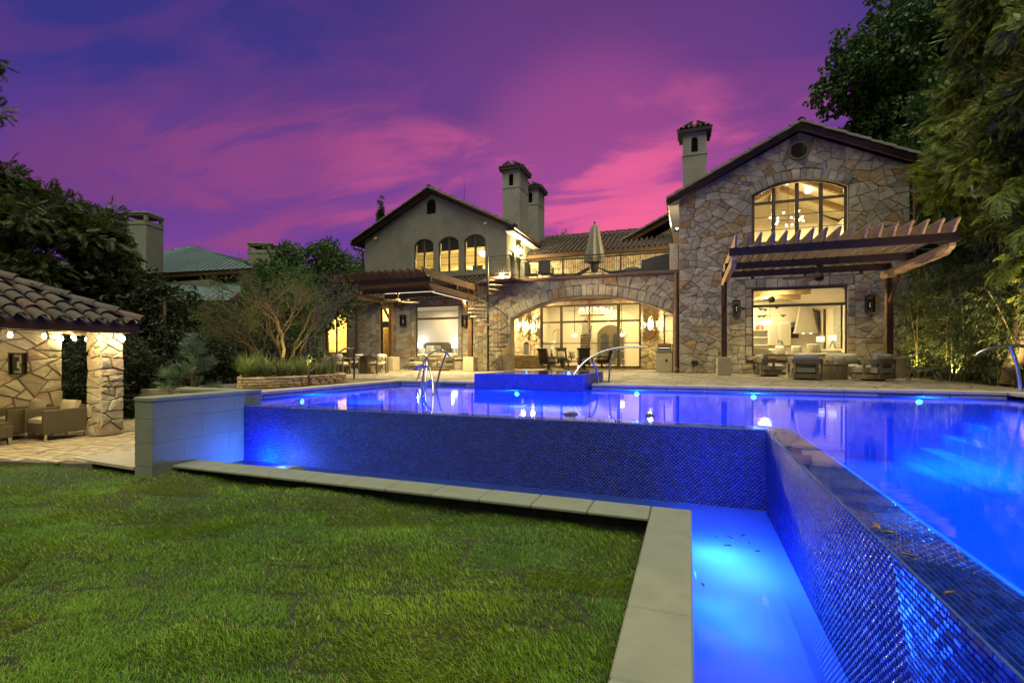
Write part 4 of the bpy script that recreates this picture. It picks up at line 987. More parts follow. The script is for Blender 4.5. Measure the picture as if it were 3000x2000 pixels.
MB().tube([(0, 0, .8), (0, 0, -.33)], .012, 5).build('rod', M_BRONZE, oc)
dg = thing('drop_lamp', 'cluster of white glass drops hanging beside the oval chandelier', 'lamp', (-4.6, 30.4, 3.6))
for i, (x, z) in enumerate(((-.18, .02), (.0, -.1), (.06, .08), (.2, -.25), (.1, -.5), (-.08, -.72))):
    d = MB().lathe([(0, -.11), (.06, -.08), (.05, 0), (.015, .1), (0, .12)], 10, M=Matrix.Translation((x, 0, z))).build('drop', emit('drop_glow', (1, .92, .74), 2.2), dg, 60); MB().tube([(x, 0, z+.11), (x, 0, .8)], .004, 4).build('wire', M_BRONZE, d)
def bowl_pendant(lbl, loc, up):
    t = thing('pendant_lamp', lbl, 'lamp', loc, 0, 'bowl pendants in the entry hall')
    MB().lathe([(0, -.14), (.14, -.08), (.2, 0), (.17, 0), (0, -.09)], 16).build('bowl', E_LAMP, t, 60); MB().tube([(0, 0, 0), (0, 0, up)], .02, 6).build('rod', M_IRON, t)
    MB().lathe([(.02, .2), (.06, .02), (.0, 0)], 10).build('cone', M_CREAM, t)
bowl_pendant('white bowl pendant hanging in front of the staircase', (-7.0, 31, 2.1), 2.3); bowl_pendant('white bowl pendant hanging beside the tall glazed door', (-4.0, 31, 2.1), 2.3)
mt_ = thing('fireplace_mantel', 'pale mantel with a wide shelf at the left of the hall', 'mantel', (-8.9, 31.5, .08)); MB().box(-.5, .3, -.3, .3, 0, 1.5, .01).build('surround', M_WHITE, mt_); MB().box(-.55, .42, -.38, .38, 1.5, 1.62, .02).build('shelf', M_WHITE, mt_)
vs = tag(MB().lathe([(0, 0), (.07, 0), (.09, .12), (.03, .25), (.05, .4), (0, .42)], 12, M=Matrix.Translation((-8.5, 30.9, .72))).build('vase', M_BRONZE, None, 60), 'small dark vase by the mantel inside the hall', 'vase')
cs_ = tag(MB().box(-8.75, -8.25, 30.7, 31.1, .08, .72, .01).build('side_table', M_TEAK), 'small brown side table below the vase in the hall', 'table')
for x in (-4.7, -4.2, -3.75):
    t = thing('dining_chair', 'pale slatted chair just inside the glass, '+{-4.7: 'nearest the lounge chairs', -4.2: 'between two others like it', -3.75: 'nearest the tall door bar'}[x], 'chair', (x, 28.8, .08), 0, 'pale chairs inside the glass')
    MB().box(-.2, .2, -.2, .2, .42, .48, .02).build('seat', M_CREAM, t); MB().box(-.2, .2, -.22, -.17, .5, .95, .02).build('backrest', M_WHITE, t)
    for a in (-.17, .17):
        for b in (-.17, .17): MB().box(a-.02, a+.02, b-.02, b+.02, 0, .42).build('leg', M_WHITE, t)
struct(MB().box(-2.35, -1.85, 36.17, 36.198, .4, 1.1), 'air_register', M_CREAM); struct(MB().box(-8.2, -7.6, 33.97, 33.995, 3.9, 4.0), 'air_register', M_CREAM); struct(MB().box(-3.1, -2.4, 33.97, 33.995, 3.85, 3.98), 'air_register', M_CREAM)
# kitchen passage behind the small loggia window
room(-1.45, -.45, YG+.33, 30.4, .1, 3.3); downlight(-.95, 29, 3.29, 10, .3)
pc = thing('picture', 'small framed picture on a sill behind the narrow loggia window', 'picture', (-1.05, 28.6, 1.2)); MB().box(-.2, .2, -.02, 0, -.16, .2).build('frame', M_IRON, pc); MB().box(-.15, .15, -.03, -.02, -.11, .15).build('print', M_CREAM, pc)
# bedroom in the left wing
room(-18.3, -11.2, YB+.33, 28.6, .1, 3.75, wall=mat('bedroom_wall', (.56, .50, .42), rough=.9, var=.03))
for x, y in ((-14.6, 25.5), (-12.4, 25.5), (-15.0, 27.4)): downlight(x, y, 3.74, 8, .4, (1, .80, .48))
bd = thing('bed', 'bed with a tall curved headboard seen through the bedroom picture window', 'bed', (-15.55, 28.4, .1))
MB().prism([(-1.0, 0), (1.0, 0), (1.0, 1.35), (.8, 1.52), (-.8, 1.52), (-1.0, 1.4)], 'xz', -.1, .0).build('headboard', M_TEAK, bd)
MB().cushion(-.95, .95, -2.2, -.12, .25, .72, .05).build('mattress', M_WHITE, bd, 60); MB().box(-1.0, 1.0, -2.25, -.1, .1, .3, .03).build('frame', M_TEAK, bd)
for i, (x, z, s, m, l) in enumerate(((-.35, 1.12, .62, M_CREAM, 'large cream pillow leaning on the headboard'), (.3, 1.12, .58, M_GREYF, 'large grey pillow on the bed beside the white lamp'), (-.7, 1.0, .5, M_WHITE, 'white pillow on the bed nearest the pillar'), (.25, .95, .46, M_PATT, 'patterned pillow at the front of the bed'))):
    pillow('pillow', (-15.55+x, 27.9-.22*i, z), 4*i-6, -20, s, m, l, 'pillows on the bed')
for x, l in ((-16.85, 'white shaded lamp on the near side of the bed, partly cut by the frame'), (-14.25, 'white shaded lamp on the far side of the bed, throwing a pale glow')):
    t = thing('bedside_lamp', l, 'lamp', (x, 28.2, 1.25), 0, 'lamps beside the bed'); MB().lathe([(.2, 0), (.2, .36)], 20).build('shade', emit('bed_shade_glow', (.85, .93, 1), 2.6), t, 60); MB().lathe([(.1, -.45), (.06, -.4), (.09, -.2), (.02, 0)], 12).build('base', M_WHITE, t, 60)
    n = thing('nightstand', 'pale nightstand under the '+('near' if x < -15 else 'far')+' bedside lamp', 'nightstand', (x, 28.2, .1)); MB().box(-.3, .3, -.25, .25, .1, .70, .01).build('body', M_WHITE, n); MB().box(-.27, .27, -.27, -.25, .4, .66, .005).build('drawer', M_CREAM, n)
    light('bedside_glow', 'POINT', (x, 28.0, 1.75), 9, (.75, .88, 1.0), .08)
bn = thing('bench', 'cream upholstered bench just inside the bedroom window', 'bench', (-13.4, 25.1, .1)); MB().cushion(-1.2, 1.2, -.3, .3, .4, .78, .03).build('seat', M_CREAM, bn, 60); MB().box(-1.15, 1.15, -.28, .28, .1, .42).build('base', M_CREAM, bn)
struct(MB().box(-13.9, -13.2, 28.5, 28.59, .1, 2.4), 'inner_doorway', M_WOOD)
# room behind the stucco gable windows
room(-19.5, -10.4, YU+.33, 31.5, 5.0, 8.15, wall=mat('upper_wall', (.62, .55, .33), rough=.9, var=.03))
for x, y in ((-15.8, 28.6), (-13.8, 28.6), (-12.1, 28.6), (-14.5, 30.5)): downlight(x, y, 7.2, 40, .4, (1, .80, .40))
for a, b in WN:
    bl_ = thing('roller_blind', 'dark half drawn blind at the top of the '+{-16.2: 'first arched gable window beside the pergola', -14.48: 'middle arched gable window', -12.74: 'arched gable window nearest the terrace'}[a], 'blind', ((a+b)/2, YU+.42, 7.4), 0, 'blinds in the gable windows')
    MB().box(-.72, .72, -.012, .012, -.12 if a < -14 else -.05, .70).build('cloth', mat('blind_cloth', (.09, .10, .08), rough=.8, var=.3, scale=3, stretch=(1, 1, 9)), bl_); MB().box(-.72, .72, -.02, .02, -.16 if a < -14 else -.09, -.12 if a < -14 else -.05, .005).build('bottom_bar', M_IRON, bl_)
bc = thing('chandelier', 'white beaded bowl chandelier behind the gable window nearest the terrace', 'chandelier', (-12.05, 28.0, 7.2))
MB().lathe([(0, -.28), (.2, -.24), (.38, -.10), (.42, .02), (.3, .02), (0, -.1)], 20).build('bowl', emit('bead_glow', (1, .95, .85), 3.2), bc, 60); MB().tube([(0, 0, .0), (0, 0, .9)], .01, 5).build('rod', M_BRONZE, bc)
for i, (x, m, l) in enumerate(((-15.35, M_GREENF, 'sage pillow on the sill of the first gable window, left one'), (-15.05, M_GREENF, 'sage pillow on the sill of the first gable window, right one'), (-12.4, M_GREENF, 'sage pillow behind the gable window nearest the terrace, left one'), (-12.1, M_GREYF, 'grey pillow behind the gable window nearest the terrace, right one'))):
    pillow('pillow', (x, 27.4, 6.12), 10*(-1)**i, 12*(-1)**i, .42, m, l, 'pillows behind the gable windows')
tag(MB().box(-16, -11.2, 27.2, 27.9, 5.0, 5.92, .03).build('window_seat', M_CREAM), 'long cream window seat behind the gable windows', 'bench')
id_ = thing('inner_door', 'brown panelled door inside the middle gable window', 'door', (-15.1, 31.45, 5.0)); MB().box(-.45, .45, -.06, 0, 0, 2.0, .01).build('leaf', M_TEAK, id_); MB().lathe([(0, -.03), (.04, 0), (0, .03)], 8, M=Matrix.Translation((.35, -.1, 1))).build('knob', M_BRONZE, id_)
tag(MB().box(-14.3, -12.9, 31.40, 31.46, 5.9, 6.7, .01).build('green_painting', mat('green_paint', (.25, .36, .27), var=.3, scale=3)), 'flat green panel on the wall in the middle gable window', 'painting')
# bright room behind the arched side window
room(-23.4, -20.2, 26.33, 28.5, .1, 4.1, wall=mat('gold_wall', (.62, .50, .20), rough=.9, var=.05)); downlight(-21.8, 27.2, 4.0, 70, .5, (1, .76, .30))
# hall behind the glazed garden door
room(-17.4, -15.75, YB+.33, 25.0, .08, 3.72, wall=mat('hall_wall', (.64, .52, .27), rough=.9, var=.04)); downlight(-16.6, 24.7, 3.7, 24, .3, (1, .76, .34))
tag(MB().box(-16.83, -16.29, YB+.2, YB+.21, .32, 2.36).build('door_sheer', mat('sheer_cloth', (.62, .52, .28), rough=.9, trans=.6, var=.15, scale=8)), 'yellow sheer curtain behind the garden door glass', 'curtain')
# floor piece inside the terrace door
struct(MB().box(-12, -10.5, 26.9, 27.9, 4.6, 4.62), 'interior_floor', M_IFLOOR)
# ------------------------------------------------------------------ ground, patio, pool
WZ = -.13      # pool water level
BZ = -1.11     # basin water level
M_PLAST = mat('pool_plaster', (.10, .25, .66), rough=.8, var=.08, scale=3)
TSTOP = [(0, (.002, .010, .17)), (.35, (.003, .015, .25)), (.7, (.004, .022, .32)), (1, (.008, .04, .40))]
M_MOS_O = mat('mosaic_tile', rough=.10, stops=TSTOP, src='object', var=.1, spec=.5, bump=.12, bscale=60)
M_MOS_I = mat('mosaic_rows', rough=.10, stops=TSTOP, src='island', var=.1, spec=.5, bump=.12, bscale=60)
M_GROUT = mat('grout', (.012, .06, .16), rough=.8, var=.2)
M_WATER = glassmat('pool_water', (.16, .50, 1), .03, wave=((1, 2.6, 1), 2.4, .13), ior=1.34, milk=(.42, (.05, .40, 1)))
M_BWATER = glassmat('basin_water', (.6, .78, 1), .03, wave=((1, 1, 1), 2.2, .2), ior=1.33, milk=(.62, (.45, .62, 1)), mirror=.10)
M_FILM = glassmat('weir_film', (.95, .97, 1), .03, wave=((1, 1, 1), 5, .05), ior=1.36, mirror=.03)
gd = MB(); gd.add([(-900, -900, -1.35), (900, -900, -1.35), (900, 900, -1.35), (-900, 900, -1.35)], [(0, 1, 2, 3)])
# ground sheet with a hole under pool and basin
gd = MB(); holed(gd, [(-700, -400), (700, -400), (700, 900), (-700, 900)], [[(-8.6, 5.0), (-.5, 5.0), (-.5, -8), (6.6, -8), (6.6, 13.2), (-8.6, 13.2)]], 'xy', -1.5, -1.30)
struct(gd, 'ground', mat('earth', (.07, .06, .035), rough=1, var=.4, scale=3, bump=.5, bscale=12))
# patio slab round the pool
pt = MB(); pt.box(-26, -2.2, 13.12, 40, -.30, -.03); pt.box(-2.2, 7.2, 13.12, 40, -.30, -.03); pt.box(-11.9, -8.72, 7.6, 13.12, -1.2, -.03); pt.box(6.5, 7.4, -8, 13.12, -.3, -.03)
patio = tag(pt.build('patio', M_JOINT), kind='structure')
sg = MB(); sg.box(7.2, 70, 13.1, 120, -.4, -.04); sg.box(7.4, 70, -20, 13.1, -.4, -.05); struct(sg, 'garden_bed', mat('planted_soil', (.045, .055, .022), rough=1, var=.5, scale=4, bump=.7, bscale=20))
rng = random.Random(8); todo = []
def pave(x0, x1, y0, y1, w, h, skip=None, z=-.03, th=.034, gap=.012):
    j = 0; y = y0
    while y < y1-.02:
        x = x0-(.5*w if j % 2 else 0); hh = min(h, y1-y)
        while x < x1-.02:
            a, b = max(x, x0), min(x+w, x1)
            if b-a > .05 and not (skip and skip((a+b)/2, y+hh/2)): todo.append((a+gap/2, b-gap/2, y+gap/2, y+hh-gap/2, z+rng.uniform(.018, .030), z))
            x += w
        y += h; j += 1
def lay_pavers(parent, m, limit=300, name='paver'):
    todo.sort(key=lambda t: (Vector(((t[0]+t[1])/2, (t[2]+t[3])/2, t[4]))-CAM).length); rest = MB(); k = 0
    for i, (a, b, c, d, zt, zb) in enumerate(todo):
        o = MB() if i < limit else rest; t = rng.uniform(-.003, .003)
        o.convex([(a, c, zb), (b, c, zb), (b, d, zb), (a, d, zb), (a+.004, c+.004, zt+t), (b-.004, c+.004, zt-t), (b-.004, d-.004, zt-t), (a+.004, d-.004, zt+t)], [(0, 1, 2, 3), (4, 5, 6, 7), (0, 1, 5, 4), (1, 2, 6, 5), (2, 3, 7, 6), (3, 0, 4, 7)], tone=rng.random())
        if i < limit: o.build(name, m, parent, world=True)
        else: k += 1
    if k: tag(rest.build(name+'_field', m, parent, world=True), kind='stuff')
    todo.clear()
pave(-2.15, 7.2, 13.14, 22.3, .40, .20); pave(-2.15, 7.1, 22.3, 22.38, .4, .08)
pave(-24, -5.6, 13.14, 23.9, .40, .20, skip=lambda x, y: (x > -10.2 and y > 22.8) or (x > -5.75 and y < 14.9)); pave(-5.6, -2.15, 15.0, 22.8, .60, .60)
pave(-9.9, -.75, 22.85, 27.7, .60, .60, skip=lambda x, y: (x < -8.4 and (y < 23.5 or y > 26.9)) or (x > -.9 and y < 23.6)); pave(6.52, 7.4, 2, 13.1, .4, .2)
lay_pavers(patio, M_PAVER)
# pool shell
ps = MB(); ps.box(-8.25, 6.15, 6.6, 12.9, -1.75, -1.55); ps.box(.98, 6.15, -8, 6.6, -1.75, -1.55)
ps.box(-8.25, 6.3, 12.85, 13.1, -1.7, -.165); ps.box(-8.55, -8.32, 6.85, 13.1, -1.7, -.165); ps.box(6.12, 6.5, -8, 13.1, -1.7, -.165); ps.box(.9, 6.2, -8.2, -8, -1.7, -.165)
pool = tag(ps.build('pool_shell', M_PLAST), kind='structure')
for i in range(4): MB().box(4.6+i*.38, 6.12, 10.2, 12.84, -1.5, -1.22+i*.29, .01).build('pool_step', M_PLAST, pool)
for i in range(3): MB().box(-8.3, -5.46, 11.2+i*.42, 12.84, -1.5, -1.15+i*.32, .01).build('pool_step', M_PLAST, pool)
MB().box(-5.4, -2.5, 11.6, 12.2, -1.5, -.55, .01).build('pool_bench', M_PLAST, pool)
wm = MB(); q = [(-8.3, 6.79), (1.16, 6.79), (1.16, -8), (6.13, -8), (6.13, 12.86), (-8.3, 12.86)]
holed(wm, q, [], 'xy', WZ-.002, WZ); water = wm
# single sheet of water (top face only)
tri = tessellate_polygon([[Vector((a, b, 0)) for a, b in q]]); wm = MB(); wm.add([(a, b, WZ) for a, b in q], [tuple(t) for t in tri]); tag(wm.build('pool_water', M_WATER), kind='structure')
# coping stones round the pool: each slab its own object
cop = thing('pool_coping', 'pale limestone coping slabs around the far and side edges of the pool', 'coping', (0, 13, -.03))
def coping_run(a, b, along, lo, hi, z0, z1, n, parent, m=None):
    for i in range(n):
        p, q2 = a+(b-a)*i/n+.003, a+(b-a)*(i+1)/n-.003
        mb = MB()
        if along == 'x': mb.box(p, q2, lo, hi, z0, z1+rng.uniform(-.002, .002), .012)
        else: mb.box(lo, hi, p, q2, z0, z1+rng.uniform(-.002, .002), .012)
        mb.build('slab', m or M_LIMEB, parent, world=True)
coping_run(-2.44, 6.1, 'x', 12.80, 13.13, -.075, 0, 12, cop); coping_run(-8.3, -5.43, 'x', 12.80, 13.13, -.075, 0, 4, cop)
coping_run(7.0, 13.13, 'y', -8.72, -8.30, -.075, 0, 8, cop); coping_run(-8, 13.13, 'y', 6.11, 6.52, -.075, 0, 28, cop)
coping_run(-2.44, 6.12, 'x', 12.83, 12.86, -.165, -.078, 9, cop); coping_run(6.9, 12.82, 'y', -8.36, -8.33, -.165, -.078, 7, cop); coping_run(-8.33, -5.43, 'x', 12.83, 12.86, -.165, -.078, 3, cop)
MB().box(-6.95, -6.1, 12.815, 12.829, -.14, -.08).build('skimmer_slot', M_CHARF, cop, world=True); MB().box(3.9, 4.7, 12.815, 12.829, -.15, -.09).build('skimmer_slot', M_CHARF, cop, world=True)
# ------------------------------------------------------------------ tiled overflow wall
weir = thing('overflow_wall', 'long blue mosaic overflow wall of the infinity pool, turning towards the camera', 'wall', (.85, 6.48, -1.6))
wb = MB(); wb.box(-7.45, .85, 6.488, 6.79, -1.6, WZ-.018); wb.box(.858, 1.16, -8, 6.79, -1.6, WZ-.018); wb.build('core', M_GROUT, weir, world=True)
TW, TH, TG = .0505, .0245, .004
mos = []
def mosaic(origin, U, V, Nn, nu, nv, off=True):
    o = Vector(origin); U = Vector(U); V = Vector(V); Nn = Vector(Nn)
    for j in range(nv):
        for i in range(nu):
            s = (i+(.5 if (j % 2 and off) else 0))*TW
            c = o+U*(s+TW/2)+V*(j*TH+TH/2); mos.append((c, U, V, Nn))
rows = int((-WZ-.02+1.42)/TH); rows = int((1.42+WZ-.005)/TH)
mosaic((-7.46, 6.484, -1.42), (1, 0, 0), (0, 0, 1), (0, -1, 0), int(8.3/TW)+1, rows)
mosaic((.854, 6.48, -1.42), (0, -1, 0), (0, 0, 1), (-1, 0, 0), int(5.9/TW), rows)
mosaic((-7.46, 6.50, WZ-.016), (1, 0, 0), (0, 1, 0), (0, 0, 1), int(8.6/TW), 12)
mosaic((.866, 6.78, WZ-.016), (0, -1, 0), (1, 0, 0), (0, 0, 1), int(6.2/TW), 12)
mos = [m for m in mos if not (m[3].z > .5 and m[0].y < 6.79 and m[1].x > .5 and m[0].x > .855)]
mrng = np.random.default_rng(5)
def tile_geo(c, U, V, Nn):
    t1, t2 = mrng.normal(0, .020, 2); hu, hv = TW/2-TG/2, TH/2-TG/2; top = []; bot = []
    for a, b in ((-1, -1), (1, -1), (1, 1), (-1, 1)):
        bot.append(c+U*a*hu+V*b*hv-Nn*.004); top.append(c+U*a*(hu-.0025)+V*b*(hv-.0025)+Nn*(.0022+t1*a*hu+t2*b*hv))
    return bot, top
mos.sort(key=lambda m: (m[0]-CAM).length if (m[0].y > .9 and m[0].x < 1.2) else 99)
TF = [(4, 5, 6, 7), (0, 1, 5, 4), (1, 2, 6, 5), (2, 3, 7, 6), (3, 0, 4, 7)]
BV, BF = [], []
vis = [m for m in mos if (lambda d: abs((d.x*math.cos(R(20.06))+d.y*math.sin(R(20.06)))/max(.01, -d.x*math.sin(R(20.06))+d.y*math.cos(R(20.06)))) < 1.05 and (-(d.z)/max(.01, -d.x*math.sin(R(20.06))+d.y*math.cos(R(20.06)))) < .68)(m[0]-CAM)]
near = set(id(m) for m in vis[:300])
for m in mos:
    b, t = tile_geo(*m)
    flip = m[1].cross(m[2]).dot(m[3]) < 0
    F = [f[::-1] for f in TF] if flip else TF
    if id(m) in near: MB().add(b+t, F).build('mosaic_tile', M_MOS_O, weir, world=True)
    else:
        k = len(BV); BV.extend([tuple(v) for v in b+t]); BF.extend([[k+i for i in f] for f in F])
me = np_mesh('mosaic_rows', BV, BF, M_MOS_I); o = link(bpy.data.objects.new('mosaic_rows', me), weir, True); tag(o, kind='stuff')
# thin sheet of water sliding over the weir
fm = MB(); fm.add([(-7.45, 6.486, WZ-.003), (.858, 6.486, WZ-.003), (1.165, 6.793, WZ-.001), (-7.45, 6.793, WZ-.001)], [(0, 1, 2, 3)]); fm.add([(.858, -8, WZ-.003), (1.165, -8, WZ-.001), (1.165, 6.793, WZ-.001), (.858, 6.486, WZ-.003)], [(0, 1, 2, 3)]); tag(fm.build('weir_water', M_FILM), kind='structure')
# basin below
bs = MB(); bs.box(-7.46, .9, 5.5, 6.5, -1.75, -1.6); bs.box(-.1, .9, -8, 5.5, -1.75, -1.6); bw0 = MB(); bw0.box(-7.46, .02, 5.36, 5.62, -1.7, -.985); bw0.box(-.26, .02, -8, 5.4, -1.7, -.985); struct(bw0, 'basin_footing', mat('dark_concrete', (.045, .045, .035), rough=.95, var=.3))  # footing walls are an even dark concrete
struct(bs, 'basin_shell', mat('basin_plaster', (.28, .42, .85), rough=.8, var=.12, scale=2))
bw_ = MB(); q = [(-7.45, 5.62), (.02, 5.62), (.02, -8), (.86, -8), (.86, 6.485), (-7.45, 6.485)]; tri = tessellate_polygon([[Vector((a, b, 0)) for a, b in q]]); bw_.add([(a, b, BZ) for a, b in q], [tuple(t) for t in tri]); tag(bw_.build('basin_water', M_BWATER), kind='structure')
kb = thing('basin_coping', 'flat grey green limestone slabs edging the lawn side of the basin', 'coping', (0, 5.2, -.98))
coping_run(-7.44, -.40, 'x', 5.2, 5.63, -.975, -.93, 11, kb, M_LIME); coping_run(-3.6, 5.63, 'y', -.395, .022, -.975, -.93, 12, kb, M_LIME)
# limestone end wall with recessed joints
ew = thing('garden_wall', 'blocky limestone wall at the left end of the overflow, glowing blue on one side', 'wall', (-7.6, 4.9, -1.2))
MB().box(-7.81, -7.47, 4.94, 6.84, -1.4, .055).build('core', M_LIMEB, ew, world=True); MB().box(-9.3, -7.85, 6.62, 6.84, -1.4, .055).build('core', M_LIMEB, ew, world=True)
zr = [-1.4, -.91, -.56, -.20, .055]
for r in range(4):
    z0, z1 = zr[r]+.003, zr[r+1]-.003
    cuts = {0: [4.92, 6.0, 6.86], 1: [4.92, 5.4, 6.2, 6.86], 2: [4.92, 5.7, 6.45, 6.86], 3: [4.92, 5.45, 6.3, 6.86]}[r]
    for a, b in zip(cuts, cuts[1:]):
        MB().box(-7.476, -7.45, a+(.001 if a > 5 else .026), b-.001, z0-.0015, z1+.0015, .002, tone=rng.random()).build('stone_panel', M_LIME, ew, world=True)
    MB().box(-7.83, -7.45, 4.915, 4.944, z0, z1, .003).build('stone_panel', M_LIME, ew, world=True)
MB().box(-7.84, -7.44, 4.905, 6.2, .058, .12, .008).build('cap_slab', M_LIME, ew, world=True); MB().box(-7.84, -7.44, 6.206, 6.87, .058, .12, .008).build('cap_slab', M_LIME, ew, world=True); MB().box(-9.3, -7.846, 6.58, 6.87, .058, .12, .008).build('cap_slab', M_LIME, ew, world=True)
# ------------------------------------------------------------------ raised spa
spa = thing('spa', 'raised square spa clad in blue mosaic at the back of the pool', 'spa', (-3.9, 12, WZ))
SX0, SX1, SY0, SY1, SZ = -5.41, -2.46, 11.85, 14.85, .27
sb = MB(); sb.box(SX0+.01, SX1-.01, SY0+.01, SY0+.28, -.9, SZ-.01); sb.box(SX0+.01, SX1-.01, SY1-.28, SY1-.01, -.2, SZ-.01); sb.box(SX0+.01, SX0+.28, SY0+.28, SY1-.28, -.9, SZ-.01); sb.box(SX1-.28, SX1-.01, SY0+.28, SY1-.28, -.9, SZ-.01); sb.box(SX0+.28, SX1-.28, SY0+.28, SY1-.28, -.7, -.5)
sb.build('shell', M_GROUT, spa, world=True)
mos = []
TW0, TH0 = TW, TH; TW, TH = .0505, .0245
nr = int((SZ-.004+.3)/TH)
mosaic((SX0, SY0+.006, -.3), (1, 0, 0), (0, 0, 1), (0, -1, 0), int((SX1-SX0)/TW), nr); mosaic((SX1-.006, SY0, -.3), (0, 1, 0), (0, 0, 1), (1, 0, 0), int((SY1-SY0)/TW), nr)
mosaic((SX0, SY0, SZ-.008), (1, 0, 0), (0, 1, 0), (0, 0, 1), int((SX1-SX0)/TW), 11); mosaic((SX1-.28, SY0+.28, SZ-.008), (0, 1, 0), (1, 0, 0), (0, 0, 1), int((SY1-SY0-.3)/TW), 11)
BV, BF = [], []
mos.sort(key=lambda m: (m[0]-CAM).length)
for n_, m in enumerate(mos):
    b, t = tile_geo(*m); flip = m[1].cross(m[2]).dot(m[3]) < 0; F = [f[::-1] for f in TF] if flip else TF
    k = len(BV); BV.extend([tuple(v) for v in b+t]); BF.extend([[k+i for i in f] for f in F])
tag(link(bpy.data.objects.new('mosaic_rows', np_mesh('mosaic_rows', BV, BF, M_MOS_I)), spa, True), kind='stuff')
MB().add([(SX0+.2, SY0+.004, SZ+.0), (SX1-.2, SY0+.004, SZ+.0), (SX1-.2, SY1-.05, SZ+.0), (SX0+.2, SY1-.05, SZ+.0)], [(0, 1, 2, 3)]).build('spa_water', M_WATER, spa, world=True)
# ------------------------------------------------------------------ pool lamps
def pool_lamp(lbl, p, nrm, e, disc=True, r=.065):
    nrm = Vector(nrm).normalized(); t = thing('pool_lamp', lbl, 'pool light', p, 0, 'underwater pool lights')
    Mz = nrm.to_track_quat('Z', 'Y').to_matrix().to_4x4()
    MB().lathe([(r*1.25, 0), (r*1.25, .02), (r, .025), (r, .012)], 16, M=Mz).build('rim', M_STEEL, t); MB().lathe([(0, .014), (r, .014)], 16, M=Mz).build('lens', E_BLUE, t)
    if e:
        l = light('pool_light', 'AREA', Vector(p)+nrm*.06, e, BLUE, .16); l.data.shape = 'DISK'; l.data.spread = R(150)
        aim(l, Vector(p)+nrm*3+Vector((0, 0, -.75)))
pool_lamp('blue pool lamp under the coping in front of the gable wing, below the lounge seats', (1.43, 12.84, -.24), (0, -1, -.1), 150)
pool_lamp('blue pool lamp just right of the spa under the coping', (-1.27, 12.84, -.23), (0, -1, -.1), 120)
pool_lamp('blue pool lamp nearest the right hand pool steps', (4.64, 12.84, -.25), (0, -1, -.1), 130)
pool_lamp('blue pool lamp set in the front face of the spa', (-4.18, 11.83, -.24), (0, -1, -.1), 95)
pool_lamp('blue pool lamp on the far left side wall of the pool', (-8.3, 8.75, -.30), (1, 0, -.1), 110)
for i, (p, n, e) in enumerate((((-5.6, 6.80, -.75), (0, 1, 0), 130), ((-2.2, 6.80, -.75), (0, 1, 0), 150), ((1.175, 4.6, -.75), (1, 0, 0), 170), ((1.175, 1.6, -.75), (1, 0, 0), 150), ((1.175, -2.0, -.75), (1, 0, 0), 130), ((6.10, 7.2, -.8), (-1, 0, 0), 150))):  # lamps added out of view to spread the blue evenly through the pool
    pool_lamp('added unseen blue lamp, inner face of overflow wall, '+('left part', 'before the spa', 'just past the corner', 'half way down the leg', 'nearest the camera', 'opposite, by the right edge')[i], p, n, e)
for i, (x, y) in enumerate(((-4.6, 13.9), (-3.3, 13.9))): pool_lamp('small blue lamp inside the spa, '+('side of the stairs' if i == 0 else 'side of the curved handrail'), (x, y, .18), (0, -1, .2), 16, r=.06)
pool_lamp('blue basin lamp low in the left corner below the overflow wall', (-6.35, 6.30, -1.20), (-.6, -.3, .8), 0, r=.08); light('basin_light', 'POINT', (-6.85, 6.25, -1.03), 30, BLUE, .06); light('basin_glint', 'POINT', (-6.3, 6.2, -1.0), 5, (.45, .55, 1), .05)
pool_lamp('blue basin lamp in the lawn side wall near the inner corner', (.03, 4.95, -1.34), (1, 0, .2), 0, r=.045); light('basin_light', 'POINT', (.24, 4.9, -1.36), 58, (.01, .085, 1), .30); light('basin_glint', 'POINT', (.42, 4.5, -1.40), 14, (.06, .24, 1), .32); light('basin_light', 'POINT', (.3, .9, -1.3), 60, BLUE, .2)  # last basin light is an added, unseen source that brightens the leg wall
# ------------------------------------------------------------------ small things at the pool
def floater(lbl, p, s, m):
    t = thing('floating_dispenser', lbl, 'pool float', p)
    MB().lathe([(0, -.06), (.20*s, -.05), (.25*s, 0), (.24*s, .025), (.15*s, .075*s), (0, .09*s)], 24).build('dome', m, t, 50); MB().lathe([(.25*s, -.012), (.262*s, 0), (.25*s, .012)], 24).build('rim', M_CHARF, t)
M_DG = mat('dark_green_plastic', (.02, .045, .03), rough=.35)
floater('dark round float bobbing close to the overflow edge', (-1.67, 7.12, WZ), .42, M_DG); floater('smaller olive float near the overflow edge, towards the corner', (-.54, 7.32, WZ), .26, mat('olive_plastic', (.10, .12, .02), rough=.4))
floater('dark low float in the basin below the left end of the overflow wall', (-6.0, 6.15, BZ), .75, M_CHARF)
M_LEAFD = mat('dead_leaf', (.20, .13, .035), rough=.7, var=.5, scale=20)
def dead_leaf(p, s, rz, lbl, grp, m=None):
    mb = MB(); vs = []; n = 6
    for i in range(n+1):
        u = i/n; w = math.sin(math.pi*u)**.8*.32; vs += [(-w*s, (u-.5)*s*2, .012+.16*s*(u-.5)**2*4), (0, (u-.5)*s*2, .004), (w*s, (u-.5)*s*2, .012+.1*s*math.sin(3*u))]
    fs = []
    for i in range(n):
        for k in (0, 1): fs.append((i*3+k, i*3+k+1, i*3+k+4, i*3+k+3))
    o = mb.add(vs, fs).build('dead_leaf', m or M_LEAFD); o.location = p; o.rotation_euler = (random.uniform(-.3, .3), random.uniform(-.3, .3), rz); return tag(o, lbl, 'leaf', grp)
